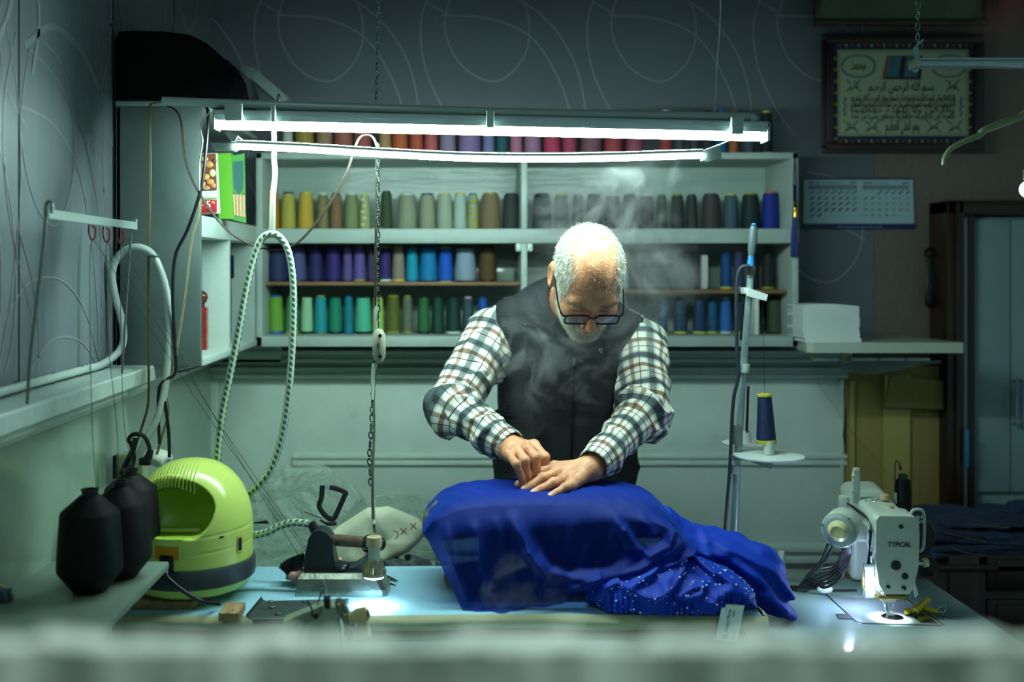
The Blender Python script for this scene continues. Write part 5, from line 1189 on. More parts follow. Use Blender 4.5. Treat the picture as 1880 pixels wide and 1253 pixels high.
m = MB(); m.lathe([(.018,0),(.0222,.001),(.0222,.009),(.018,.0105)], (0,0,0),'Z',28,0,Rt); m.lathe([(.013,h-.008),(.0165,h-.006),(.0165,h-.001),(.012,h),(.004,h),(.004,h-.01)], (0,0,0),'Z',24,0,Rt); m.build('spool', spm('yellow'), nc)
m = MB(); q = P(1434,1084,805); q.z = ZT+.0005; m.lathe([(.0,0),(.0125,0),(.0075,.07),(.006,.071)], q, 'Z', 18); tag(m.build('cone_holder', mat('cone_white',(206,214,196),.35)), 'small white plastic cone holder standing at the back of the table', 'cone holder')

# ================================================================== main sewing machine
mc = thing('sewing_machine', (.86,2.4,ZT), 'white industrial lockstitch sewing machine seen from its needle end, lamp lit', 'sewing machine')
mw = mat('machine_white',(186,196,184),.28,spec=.5); mg = mat('machine_grey',(120,130,124),.35,metal=.3); chr_ = mat('chrome',(200,210,210),.1,metal=1)
blkp = mat('plug_black',(18,20,20),.4)
SM = 893.0
def mp_(u, v, d=0.0): q = P(u, v, SM); q.y += d; return q
xf0, xf1 = (1607-U0)/SM, (1685-U0)/SM
zt1, zb1 = HC+(V0-947)/SM, HC+(V0-1091)/SM
Y1f = F/SM
# arm: implicit rounded body (head block, arm going back, pillar, bed)
def mach(p):
    p = p.copy(); p[:,0] -= .17*np.clip(p[:,1]-Y1f-.02, 0, 1)
    hc = ((xf0+xf1)/2, Y1f+.035, (zt1+zb1)/2)
    tap = 1-.18*np.clip((hc[2]-p[:,2])/(zt1-zb1)*2-.1, 0, 1)
    q = p.copy(); q[:,0] = hc[0]+(p[:,0]-hc[0])/tap
    head = s_box(q, hc, ((xf1-xf0)/2, .035, (zt1-zb1)/2), .012)
    arm = s_box(p, (hc[0]-.004, Y1f+.185, zt1-.040), (.040, .175, .038), .016)
    pil = s_box(p, (hc[0]-.008, Y1f+.30, ZT+.10), (.036, .055, .10), .015)
    d = smin(head, arm, .012); d = smin(d, pil, .03)
    return d
v, f = nets(mach, (xf0-.07,Y1f-.01,ZT+.0005), (xf1+.05,Y1f+.43,zt1+.02), .0034)
np_mesh('machine_body', v, f, mw, mc)
m = MB(); ol = [(1613,947),(1678,948),(1685,956),(1686,990),(1684,1040),(1676,1076),(1668,1090),(1622,1090),(1612,1072),(1606,1030),(1606,990),(1607,955)]
q = [mp_(u,v) for u, v in ol]; m.prism([(a.x,a.z) for a in q], Y1f-.006, Y1f+.001, 'Y'); m.build('face_plate', mat('machine_white_plate',(196,204,190),.3), mc, ang=30)
m = MB()
for (u, v, r) in ((1652,966,4),(1642.5,1037,9),(1659,1057,6),(1628.5,1077,4),(1657,1078.5,4)): m = MB(); m.lathe([(r/SM,0),(r/SM,-.002),(r/SM*.7,-.003),(0,-.003)], mp_(u,v,-.006), 'Y', 20); m.build('rubber_plug', blkp, mc)
m = MB(); text_mb(m, 'TYPICAL', mp_(1649,1003,-.0068), 12.5/SM, 0, extrude=.0004, width=42/SM, bold=.00028); m.build('lettering', blkp, mc, smooth=False, recalc=False)
m = MB(); 
for k in range(5): m = MB(); m.lathe([(5/SM,0),(5/SM,-.003),(0,-.003)], (xf0-.001, Y1f+.022, HC+(V0-(975+k*20))/880), 'X', 14); m.build('side_plug', blkp, mc)
# needle bar, presser foot, plate
xn = (1636-U0)/SM
m = MB(); m.box(mp_(1622,1100,.0)+Vector((0,0,0)), mp_(1668,1090,.05), bev=.002); m.build('lower_mount', mg, mc)
m = MB(); m.box(mp_(1612,1101,-.004), mp_(1665,1094,.03), bev=.001)
for k in range(18): m.box(mp_(1624+k*2.1,1095,-.006), mp_(1625+k*2.1,1092,.0))
m.build('comb_guard', mat('brass_dull2',(130,116,60),.35,metal=.6), mc)
m = MB(); m.box(mp_(1625,1110,.01), mp_(1649,1101,.03), bev=.002); tag(m.build('presser_mount', mat('white_block',(230,235,230),.3), mc), 'white block above the presser foot', None)
m = MB(); m.tube([mp_(1631,1101,.02),mp_(1632,1120,.02)], .0042, n=10); m.tube([mp_(1632,1118,.02),mp_(1636,1131,.015),mp_(1650,1133.5,.005)], [.004,.003,.0015], n=8); m.box(mp_(1628,1135,.0), mp_(1652,1132.6,.02), bev=.0008); m.build('presser_foot', chr_, mc)
m = MB(); m.tube([mp_(1645.5,1108,.016),mp_(1645.5,1133,.016)], .0009, n=6); m.tube([mp_(1645.5,1090,.016),mp_(1645.5,1110,.016)], .003, n=8); m.build('needle', chr_, mc)
# bed plate let into the table
zp = ZT+.0006
def tz(u, v, z=None): return PZ(u, v, HC-(z if z else ZT))
m = MB(); A = [tz(1522,1095),tz(1560,1093),tz(1664,1100),tz(1735,1150),tz(1580,1147),tz(1570,1142)]
m.prism([(a.x,a.y) for a in A], ZT+.0001, zp, 'Z'); m.build('bed_plate', mat('bed_steel',(168,184,182),.2,metal=.5), mc, ang=30)
m = MB()
for a, b in (((1517,1093),(1571,1142)),((1571,1142),(1583,1146)),((1583,1146),(1730,1150)),((1664,1101),(1733,1149))): m.tube([tz(*a)+Vector((0,0,.0006)), tz(*b)+Vector((0,0,.0006))], .0013, n=6)
m.prism([(tz(1534,1129).x,tz(1534,1129).y),(tz(1556,1129).x,tz(1556,1129).y),(tz(1566,1138).x,tz(1566,1138).y),(tz(1540,1138).x,tz(1540,1138).y)], zp, zp+.001, 'Z'); m.build('bed_seam', dk, mc)
m = MB(); q = tz(1638,1134); m.lathe([(0,.0012),(.022,.0012),(.022,0)], (q.x,q.y,ZT), 'Z', 28); m.prism([(tz(1665,1124).x,tz(1665,1124).y),(tz(1690,1124).x,tz(1690,1124).y),(tz(1722,1147).x,tz(1722,1147).y),(tz(1690,1145).x,tz(1690,1145).y)], zp, zp+.001,'Z'); m.build('needle_plate', chr_, mc, ang=30)
# motor cylinder on the left
mo = Vector(P(1541,974,SM)); 
Rm = Matrix.Translation(mo) @ Matrix.Rotation(math.radians(-30),4,'Z')
m = MB(); m.lathe([(.0,.082),(.022,.080),(.033,.070),(.037,.055),(.037,.004),(.035,0),(.030,-.001)], (0,0,0), 'Y', 40, 0, Rm); m.build('motor_housing', mw, mc)
m = MB(); m.lathe([(.032,-.0005),(.032,-.005),(.024,-.010),(.0,-.010)], (0,0,0),'Y',36,0,Rm); m.build('motor_rim', mat('rim_white',(170,184,186),.25,metal=.4), mc)
m = MB(); m.lathe([(.0225,-.008),(.0215,-.013),(.0135,-.026),(.0125,-.026),(.0115,-.024),(.0,-.024)], (0,0,0),'Y',32,0,Rm); m.build('hand_knob', mat('cream_knob',(206,200,150),.35), mc)
m = MB(); 
for a in (2.9,4.2,.9): m = MB(); m.cyl(Rm @ Vector((.034*math.cos(a),-.004,.034*math.sin(a))), Rm @ Vector((.034*math.cos(a),-.009,.034*math.sin(a))), .0028, n=10); m.build('screw', chr_, mc)
m = MB(); m.box(P(1560,990,860), P(1600,955,860)+Vector((0,.05,0)), bev=.004); m.box(P(1574,995,875), P(1592,965,875)+Vector((0,.02,0)), bev=.003); m.build('motor_bracket', mat('machine_white_plate',(196,204,190),.3), mc)
# top: knobs, rails, guides
m = MB(); m.lathe([(.008,0),(.009,.001),(.009,.009),(.0075,.010),(.0075,.02),(.0065,.022)], P(1641,952,SM-15)+Vector((0,.02,0)), 'Z', 20); m.build('pressure_knob', mat('knob_beige',(186,166,130),.4), mc)
q = P(1624,934,840); m = MB(); m.lathe([(.003,0),(.003,.018),(.009,.020),(.009,.03),(.008,.031)], q, 'Z', 18); m.lathe([(.008,.008),(.008,.011)], q, 'Z', 14); m.build('tension_post', mat('knob_beige',(186,166,130),.4), mc)
m = MB(); m.cyl(P(1644,925,830), P(1644,905,830), .0028, n=8); m.tube(spl([P(1598,930,840),P(1604,922,840),P(1616,918,840),P(1618,926,840),P(1608,928,840)],5), .0015, n=5); m.torus(P(1596,921,840),.008,.0013); m.build('thread_guide', chr_, mc)
m = MB(); m.box(P(1567,925,830), P(1580,866,830)+Vector((0,.012,0)), bev=.003); m.box(P(1568,868,832), P(1579,860,832)+Vector((0,.01,0)), bev=.002)
for v_ in (875,886,903): m.cyl(P(1567,v_,830), P(1564,v_,830), .003, n=8)
m.build('control_panel', mw, mc)
m = MB(); q = P(1552,920,820); m.box(P(1545,952,826), P(1562,912,826)+Vector((0,.03,0)), bev=.008); m.build('rear_cover', mw, mc)
m = MB()
for k in range(5): m.tube(spl([P(1556+k*2.4,925+k*1.2,835),P(1575+k*2.5,940+k,855),P(1595+k,956,880),P(1600-k*.6,975,890),P(1596,1010,892),P(1597-k,1036,892)],8), .0018, n=6)
m.build('wire_loom', blk, mc)
m = MB(); q = spl([P(1680,955,885),P(1672,948,885),P(1676,938,885),P(1688,936,885),P(1696,944,885),P(1697,975,885),P(1695,1005,885),P(1688,1014,885)],8); m.tube(q, .0034, n=8); m.build('lever_guard', mw, mc)
m = MB(); m.box(P(1684,955,880),P(1700,948,880)+Vector((0,.01,0)),bev=.001); m.box(P(1688,962,880),P(1698,956,880)+Vector((0,.01,0)),bev=.001); m.build('thread_guard', chr_, mc)
m = MB(); m.cyl(P(1683,1034,885),P(1694,1034,885),.006,n=12); m.build('tension_shaft', chr_, mc)
m = MB(); m.tube([P(1687,1030,885),P(1680,1034,885),P(1678,1046,885),P(1674,1058,885)],.0022,n=6); m.build('take_up_lever', chr_, mc)
m = MB(); a, b = P(1694,1034,885), P(1703,1033,885); m.cyl(a, b, .0095, n=18); m.build('tension_knob', mat('cream_knob',(206,200,150),.35), mc)
m = MB(); m.lathe([(.0,-.004),(.038,-.004),(.042,0),(.042,.012),(.0,.014)], P(1687,985,760), 'Y', 36); m.build('hand_wheel', blkp, mc)
m = MB(); pr(m, [(1672,1060),(1677,1059),(1686,1092),(1681,1098)], SM, .004); m.build('knee_lifter_strap', mat('white_block',(230,235,230),.3), mc)
m = MB(); m.box(P(1690,1060,800),P(1715,1020,800)+Vector((0,.04,0)),bev=.004); m.lathe([(0,0),(.014,0),(.014,-.02),(0,-.02)],P(1705,1035,800),'Y',16); m.build('rear_bobbin_winder', blkp, mc)
# LED lamp of the machine
m = MB(); m.box(P(1588,1100,890), P(1606,1040,890)+Vector((0,.012,0)), bev=.003); m.box(P(1586,1045,892),P(1606,1036,892)+Vector((0,.012,0)),bev=.002); m.build('lamp_housing', mat('lamp_clear',(200,210,214),.15), mc)
led = mat('machine_led_lit',(255,255,255),.2,emit=(.66,.78,1.0),estr=30)
m = MB(); m.sphere(P(1597,1061,894)+Vector((0,-.003,0)), (.0045,.003,.011), 0, 14); m.build('led_light', led, mc); m = MB(); m.sphere(P(1599,1087,894)+Vector((0,-.003,0)), (.0065,.003,.008), 0, 14); m.build('led_light', led, mc)
m = MB(); m.tube(spl([P(1585,1045,893),P(1583,1075,893),P(1592,1088,893),P(1610,1098,893)],6), .0012, n=5); m.build('lamp_wire', mat('wire_yellow',(190,190,70),.4), mc)
m = MB(); m.sphere(mp_(1632,1098,.02)+Vector((0,0,-.003)), (.009,.006,.003), 0, 12); m.build('needle_light', led, mc)
L = bpy.data.lights.new('needle_lamp_light','SPOT'); L.energy = 4.5; L.color = (.80,.95,1.0); L.spot_size = 2.0; L.spot_blend = .8; L.shadow_soft_size = .008
lo_ = bpy.data.objects.new('needle_lamp_light', L); COL.objects.link(lo_); lo_.location = mp_(1630,1104,-.012)
L = bpy.data.lights.new('machine_lamp_light','POINT'); L.energy = .8; L.color = (.50,.62,1.0); L.shadow_soft_size = .008
lo_ = bpy.data.objects.new('machine_lamp_light', L); COL.objects.link(lo_); lo_.location = P(1592,1075,885)+Vector((-.012,.03,0))
# cable bundle of the machine
m = MB()
for k in range(6):
    a = k/8; m.tube(spl([P(1552+2*k,990,850+k),P(1545+3*k,1020,850),P(1530+3*k,1040+4*k,846+2*k),P(1500+4*k,1048+6*k,840+k),P(1475+4*k,1068+2.3*k,835),P(1464+3*k,1086,832)],8), .0030, n=8)
m.tube(spl([P(1530,1002,860),P(1515,1030,850),P(1490,1058,845)],8), .0035, n=6); m.tube(spl([P(1520,1000,862),P(1508,1030,852),P(1480,1060,846)],8), .003, n=6)
tag(m.build('cable_bundle', mat('cable_black',(14,15,17),.35)), 'thick bundle of dark cables from the sewing machine into a table hole', 'cable')
m = MB(); q = tz(1458,1084); m.lathe([(0,.001),(.022,.001),(.022,0)], (q.x+.008,q.y+.01,ZT), 'Z', 24); tag(m.build('cable_hole', dk), 'round dark cable hole in the table top left of the machine', 'hole')
c = MB(); q = P(1514,1082,838); c.sphere(q,(.018,.012,.010),0,14); c.sphere(q+Vector((-.002,0,.012)),(.009,.006,.009),0,10); c.tube([q+Vector((.015,0,-.004)),q+Vector((.045,.0,-.004)),q+Vector((.07,0,-.003))],.0028,1,6); c.tube([q-Vector((.06,0,.002)),q-Vector((.015,0,0))],.002,1,6)
tag(c.build('foot_sensor', [tg, blk]), 'small white plastic switch with a black lead beside the machine pillar', 'switch')
# yellow nippers
c = thing('thread_nippers', tz(1690,1122), 'yellow thread nippers with a white loop lying beside the needle', 'nippers')
yw = mat('yellow_plastic',(226,196,30),.35)
m = MB(); zq = ZT+.008
def yq(u, v, dz=0): r = PZ(u, v, HC-zq); r.z += dz; return r
m.tube(spl([yq(1678,1124),yq(1690,1118,.006),yq(1702,1110,.010)],6), [.008]*6+[.0065]*7, n=12); m.tube(spl([yq(1690,1116,.006),yq(1705,1120),yq(1722,1123)],6), [.006]*6+[.0045]*7, n=12); m.sphere(yq(1667,1123,-.001),(.0085,.006,.0065),0,14); m.sphere(yq(1703,1110,.008),(.0075,.006,.006),0,12); m.build('grip', yw, c)
m = MB(); m.tube([yq(1662,1128,-.004),yq(1682,1126,-.002)], [.0015,.004], n=6); m.build('blade', mat('scissor_steel_dark',(80,88,88),.3,metal=1), c); m = MB(); m.tube([yq(1720,1126,-.005),yq(1748,1130,-.006)], .0007, n=4); m.build('wire_spring', mat('scissor_steel_dark',(80,88,88),.3,metal=1), c)
m = MB(); m.tube(spl([yq(1720,1122),yq(1728,1114),yq(1736,1114),yq(1734,1124),yq(1722,1124)],6), .0012, n=5); m.build('loop', tg, c)
# black cone behind the machine
q = P(1658,945,745); c = thing('dark_thread_cone', q, 'tall black thread cone standing behind the sewing machine', 'thread cone')
m = MB(); m.lathe([(.0185,-.05),(.0185,.06),(.0165,.085),(.013,.088)], q, 'Z', 24); m.build('thread', bt_, c); m = MB(); m.lathe([(.004,-.29),(.004,-.05),(.004,.086),(.011,.087),(.0115,.099),(.008,.099)], q, 'Z', 18); m.build('spool', mat('spool_dark_green',(24,50,44),.4), c)
m = MB(); m.tube(spl([P(1644,945,745),P(1643,870,745),P(1645,848,745),P(1650,850,745),P(1654,862,745)],6), .0016, n=6); m.sphere(P(1653,860,745),(.004,.003,.006),0,8); m.tube([P(1644,945,745),P(1644,1058,745)],.0016,n=6); m.build('thread_hook', mat('rod_dark',(60,60,54),.3,metal=.8), c)

# ================================================================== right side: chest, jeans, hanger, unlit lamp, red thing, bulb
c = thing('drawer_chest', (1.6,2.9,0), 'dark wooden drawer chest in shadow behind the table, jeans on top', 'chest')
SX = 700; ym = F/SX; ztp = HC-.80
x0c, x1c = P(1724,1000,SX).x, 1.95
MB().box((x0c,ym,0),(x1c,ym+.42,ztp), bev=.004).build('carcass', dark_wood, c)
m = MB().box((x0c-.006,ym-.012,ztp),(x1c+.006,ym+.43,ztp+.02), bev=.004); m.build('top_board', dark_wood, c)
dw2 = mat('dark_wood_red',(44,26,20),.4,c2=(26,16,12),vscale=4,vstretch=(6,6,.6))
for k, (va, vb) in enumerate(((1018,1086),(1100,1170),(1184,1250))):
    m = MB(); m.box(P(1810,va,SX)-Vector((0,.008,0)), P(1960,vb,SX), bev=.003); m.box(P(1826,va+8,SX)-Vector((0,.012,0)), P(1945,vb-8,SX)-Vector((0,.006,0)), bev=.003); d = m.build('drawer', dw2, c)
m = MB().box(P(1740,1018,SX)-Vector((0,.008,0)), P(1796,1250,SX), bev=.003); m.build('side_panel_front', dark_wood, c)
dj = mat('dark_denim',(34,58,92),.85,c2=(20,34,60),vscale=14,bump=.5,bscale=300)
st = mat('denim_stitch',(110,90,60),.6)
ys_ = ym+.14
for k, (z_, th_, x0_, x1_, lb) in enumerate(((ztp+.022,.042,P(1712,980,SX).x,1.78,'dark blue jeans folded at the bottom of the pile on the chest'),(ztp+.066,.040,P(1700,950,SX).x,1.80,'dark blue jeans folded in the middle of the pile on the chest'),(ztp+.108,.020,P(1740,925,SX).x,1.76,'dark blue jeans on top of the pile with pale creases'))):
    def jf(p, z_=z_, th_=th_, x0_=x0_, x1_=x1_, k=k):
        hx = (x1_-x0_)/2; cxx = (x0_+x1_)/2
        q = p.copy(); q[:,2] -= .010*np.sin((p[:,0]-x0_)*9+k*2)+.004*np.sin(p[:,1]*30+k)
        d = s_box(q, (cxx, ys_, z_+th_/2), (hx,.13,th_/2), .016)
        fold = np.abs(q[:,2]-(z_+th_*.5)-.004*np.sin(p[:,0]*22))
        return d+.007*np.exp(-(fold/.004)**2)+.004*vnoise(p, 42, k*3.1)+.0035*np.abs(vnoise(p,np.array([90,60,40]),k))
    v, f = nets(jf, (x0_-.03,ys_-.20,z_-.02), (x1_+.03,ys_+.2,z_+th_+.03), .006)
    e = thing('folded_jeans', ((x0_+x1_)/2, ys_, z_), lb, 'jeans', 'jeans piled on the chest')
    np_mesh('denim', v, f, dj, e)
    m = MB()
    for off in (0,): m.tube(spl([(x0_+.05+off,ys_-.136,z_+th_*.9),(x0_+.10+off,ys_-.14,z_+th_*.6),(x0_+.16+off,ys_-.138,z_+th_*.3)],6), .0012, n=4)
    m.build('seam_stitching', st, e)
# plastic hanger
SH = 980
c = thing('coat_hanger', P(1900,200,SH), 'beige plastic coat hanger, its left arm reaching in from the right edge', 'hanger')
m = MB(); hp = spl([P(1732,303,SH),P(1734,290,SH),P(1744,275,SH),P(1765,262,SH),P(1797,249,SH),P(1806,240,SH),P(1840,226,SH),P(1872,215,SH),P(1895,196,SH),P(1925,180,SH),P(1960,186,SH),P(2010,210,SH),P(2060,240,SH)],8)
m.tube(hp, [.004+.0045*min(1,i/45) for i in range(len(hp))], n=12, flat=.8); m.build('arm', mat('hanger_beige',(140,150,112),.3), c)
m = MB(); m.tube([P(1768,259,SH+6),P(1782,252,SH+6),P(1796,246,SH+6)], .0022, n=6); tag(m.build('strap_notch', mat('hanger_beige',(140,150,112),.3), c), 'thin strap hook', None)
m = MB(); m.tube(spl([P(1925,180,SH),P(1925,140,SH),P(1940,110,SH),P(1915,85,SH),P(1895,100,SH)],8), .0018, n=6); m.build('hook', chr_, c)
# unlit lamp batten, upper right
c = thing('batten_lamp', P(1800,118,860), 'unlit metal batten lamp hanging from a chain before the calligraphy frame', 'lamp')
m = MB(); m.box(P(1680,110,860)-Vector((0,.02,0)), P(2000,124,860)+Vector((0,.02,0)), bev=.002); m.box(P(1680,110,862)-Vector((0,.024,0)), P(2000,113,862)-Vector((0,.018,0))); m.build('fixture_body', steel, c)
m = MB(); m.box(P(1674,109,862)-Vector((0,.022,0)), P(1684,126,862)+Vector((0,.022,0)), bev=.002); m.sphere(P(1681,129,862),(.006,.008,.005),0,12); m.build('end_cap', mat('cap_pale',(170,190,170),.35), c)
m = MB(); chain(m, P(1687,-60,862), P(1684,78,862), .0085, .0013); m.build('chain', chm, c)
m = MB(); m.tube(spl([P(1688,76,862),P(1682,88,862),P(1681,98,862),P(1685,108,862)],5), [.003]*5+[.006]*6+[.006]*5, n=8); m.tube([P(1686,80,862),P(1695,73,862)],[.003,.0022],n=6); m.build('tape_tie', mat('plastic_bluewhite',(150,190,200),.3), c)
# glowing bulb at the right border
c = thing('ceiling_bulb', P(1888,348,760), 'glowing white bulb just entering at the right border above the door frame', 'lamp')
m = MB(); m.sphere(P(1886,348,760), (.018,.018,.020), 0, 18); m.build('bulb', mat('bulb_lit',(255,255,255),.2,emit=(.8,1,1),estr=5), c)
m = MB(); m.cyl(P(1886,330,760), P(1886,312,760), .010, n=14); m.cyl(P(1886,312,760), P(1886,-100,760), .0015, n=6); m.build('socket', mat('socket_cream',(190,170,136),.5), c)
# blurred red thing close to the lens, upper right
rm = mat('dark_red_cloth',(60,8,10),.8)
c = thing('red_pennant', P(1880,20,4400), 'dark red cloth corner hanging close to the camera at the upper right', 'cloth')
m = MB(); m.grid(lambda a, b: P(1822+130*a+14*b-22*b, -60+ (120-60*a)*b*1.0+20*a*b, 4400)+Vector((0,.004*math.sin(6*a+2*b),0)), 16, 10); m.build('cloth', rm, c)
# painted ledge of the shop window close to the lens
fg = thing('window_ledge', (0,.49,HC-.2), 'blurred worn white-green painted ledge across the bottom edge, close to the camera', 'ledge')
wl_m = mat('worn_white_ledge',(240,246,238),.5,c2=(206,218,206),vscale=20,vstretch=(1.2,.4,.4),bump=.3,bscale=60)
fr_m = mat('worn_ledge_front',(236,242,228),.6,c2=(58,66,48),vscale=20,vstretch=(1.2,.3,.22),bump=.3,bscale=60)
def lt(a, b):
    x = -.3+.62*a; return (x, .505-.018*b, HC-.1712+.0016*math.sin(60*x)+.0013*math.sin(135*x+1)+.0010*math.sin(290*x)-.0010*b)
m = MB(); m.grid(lt, 120, 4); m.build('ledge_top', wl_m, fg)
m = MB(); m.grid(lambda a, b: (-.3+.62*a, .487-.030*b+.0008*math.sin(70*a), HC-.171-.09*b), 60, 6); m.grid(lambda a, b: (-.3+.62*a, .505, HC-.172-.09*b), 20, 3); m.build('ledge_front', fr_m, fg)
# ================================================================== sleeve board
sb_ = thing('sleeve_board', (.18, 2.31, ZB), 'padded wooden sleeve board under the blue dress, its rounded beige end showing at the left', 'sleeve board')
padm = mat('pad_cloth_khaki', (104,92,64), .85, c2=(80,72,50), vscale=20, bump=.3, bscale=120)
bsw = mat('sleeve_board_wood', (52,44,38), .6, c2=(34,28,24), vscale=5)
XA, XBd = -.078, .445       # pad ends
def padtop(x, y):
    t = np.clip(np.abs((x-.185)/.262), 0, 1); return HC-.4665-.030*t**6-.012*t*t-.010*np.clip((2.33-y)/.14, 0, 2)**2-.006*np.clip((y-2.36)/.05, 0, 2)**2
def padf(p):
    q = p-np.array([.178, 2.305, 0]); x, y, z = q.T
    zt_ = padtop(p[:,0], p[:,1]); th_ = .078
    zc_ = zt_-th_/2
    e = np.sqrt((np.maximum(np.abs(x)-.16, 0)/.098)**2+(y/.098)**2)
    d2 = (e-1)*.098
    d3 = np.abs(p[:,2]-zc_)-th_/2
    return smax(d2, d3, .035)
padf0 = padf; padf = lambda p: padf0(p)+.0045*(p[:,2] > HC-.52)
v, f = nets(padf, (-.10,2.17,HC-.60), (.47,2.44,HC-.44), .005); np_mesh('pad', v, f, padm, sb_)
m = MB(); m.box((.04,2.25,ZB+.028),(.35,2.36,HC-.54), bev=.01); m.build('upright', bsw, sb_)
def basef(p):
    q = p-np.array([.17, 2.31, ZB+.016]); x, y, z = q.T
    e = (np.sqrt((np.maximum(np.abs(x)-.12, 0)/.085)**2+(y/.085)**2)-1)*.085; return smax(e, np.abs(z)-.0145, .012)
v, f = nets(basef, (-.06,2.20,ZB-.003), (.40,2.42,ZB+.04), .005); np_mesh('base', v, f, mat('base_cloth_brown',(92,78,62),.85,c2=(70,60,48),vscale=20), sb_)

# ================================================================== blue dress
dress = thing('blue_dress', (.35, 2.2, ZB), 'royal blue chiffon dress over the sleeve board, rhinestone top heaped right, with price tag', 'dress')
def cloth_mat(name, c, alpha):
    m = bpy.data.materials.new(name); m.use_nodes = True; nt = m.node_tree; b = nt.nodes['Principled BSDF']
    b.inputs['Base Color'].default_value = rgb(c); b.inputs['Roughness'].default_value = .62; b.inputs['Sheen Weight'].default_value = .12; b.inputs['Sheen Tint'].default_value = (.05,.35,1,1); b.inputs['Specular IOR Level'].default_value = .25
    if alpha < 1:
        tr = nd(nt,'ShaderNodeBsdfTransparent'); tr.inputs[0].default_value = (.22,.34,.72,1); mx = nd(nt,'ShaderNodeMixShader'); mx.inputs[0].default_value = alpha
        lw_ = nd(nt,'ShaderNodeLayerWeight'); lw_.inputs[0].default_value = .35; mr = nd(nt,'ShaderNodeMapRange'); mr.inputs[3].default_value = alpha; mr.inputs[4].default_value = 1
        nt.links.new(lw_.outputs['Facing'], mr.inputs[0]); nt.links.new(mr.outputs[0], mx.inputs[0])
        nt.links.new(tr.outputs[0], mx.inputs[1]); nt.links.new(b.outputs[0], mx.inputs[2]); nt.links.new(mx.outputs[0], nt.nodes['Material Output'].inputs[0])
    return m
sheer = cloth_mat('blue_chiffon_sheer', (0,36,138), .60); solid = cloth_mat('blue_satin_crepe', (0,46,165), 1)
def PX(u, v, s=905.0): return ((u-U0)/s, HC+(V0-v)/s)
FOLD = [([PX(940,945),PX(952,970),PX(975,1010),PX(1005,1035),PX(1045,1046),PX(1100,1043),PX(1160,1025),PX(1210,1000),PX(1238,985)], .016, .011),
        ([PX(965,1000),PX(1000,1050),PX(1060,1062),PX(1120,1050)], .010, .009),
        ([PX(1140,960),PX(1158,990),PX(1180,1003),PX(1215,985),PX(1235,950)], .012, .007), ([PX(1120,930),PX(1135,965),PX(1145,990)], .010, .009),
        ([PX(1195,900),PX(1215,940),PX(1222,975)], .008, .012), ([PX(870,960),PX(880,1010),PX(900,1070)], .007, .010), ([PX(910,950),PX(925,1010),PX(960,1080)], .006, .010),
        ([PX(1180,915),PX(1175,945),PX(1190,970)], .007, .008), ([PX(1000,1075),PX(1050,1062),PX(1090,1040)], .009, .007),([PX(820,960),PX(835,1020),PX(858,1080)], .004, .008)]
def ridge(x, z, folds=FOLD):
    r = np.zeros(len(x))
    for pts_, A, w_ in folds: r += 1.5*A*np.exp(-(polydist(x, z, pts_)/w_)**2)
    return r
NU, NV = 230, 150
A_, B_ = np.meshgrid(np.linspace(0,1,NU+1), np.linspace(0,1,NV+1)); a = A_.ravel(); b = B_.ravel()
# b 0..0.36: over the pad from the back edge to the front shoulder, then hanging to the board
x_top = -.077+.527*a
tb = np.clip(b/.36, 0, 1); y_top = 2.413-.205*tb
zt_ = padtop(x_top, np.clip(y_top,2.2,2.5))+.0025
edge = np.clip(1-np.abs((x_top-.185)/.264)**9, 0, 1)
zt_ = zt_-.028*(1-edge)-.03*np.clip((y_top-2.395)/.02,0,1)**2
hang = np.clip((b-.36)/.64, 0, 1)
ztf = padtop(x_top, np.full_like(a, 2.208))+.0025-.028*(1-edge)
zb_l = np.interp(a, [0,.1,.35,.5,.7,1.0], [.668,.6735,.6735,.66,.60,.55]); zb_l = HC-zb_l
h2 = 1-(1-hang)**1.15
z = np.where(b < .36, zt_, ztf+(zb_l-ztf)*h2)
shift = np.interp(a, [0,.15,.4,.6,.8,1.0], [.082,.05,.0,.03,.035,.03])
xleft_curve = .30*hang+.70*hang**2 if False else hang**.8
x = x_top+shift*np.where(b < .36, 0, xleft_curve)
yb = np.where(b < .36, y_top-.012*tb, 2.196-.026*np.sin(np.pi/2*np.clip(hang*5,0,1))-.012*hang)
round_ = np.clip(hang*7, 0, 1); z = np.where(b < .36, z+.002-.010*np.clip((tb-.8)/.2,0,1)**2, z-.008)
# sides: wrap back at both pad ends
wrapL = np.clip((.05-a)/.05, 0, 1); wrapR = np.clip((a-.95)/.05, 0, 1)
yb = yb+np.where(b >= .36, (.05*wrapL*(1-hang)+.075*wrapR**1.5), 0)
dsp = ridge(x, z)*np.clip(hang*5, 0, 1)
yb = yb-dsp-.004*np.sin(x*70+z*25)*np.clip(hang*3,0,1)-.0025*np.sin(x*150-z*60)*np.clip(hang*2,0,1)
yb = yb-.03*hang**6*(np.sin(a*9)+1)*.5
z = z+.0007*np.sin(x*160+yb*90)*(b < .36)
V = np.stack([x, yb, np.maximum(z, ZB+.0015+.001*np.sin(x*80))], 1)
idx = np.arange((NU+1)*(NV+1)).reshape(NV+1, NU+1)
Fq = np.stack([idx[:-1,:-1], idx[:-1,1:], idx[1:,1:], idx[1:,:-1]], -1).reshape(-1,4)
np_mesh('sheer_skirt', V, Fq, sheer, dress)
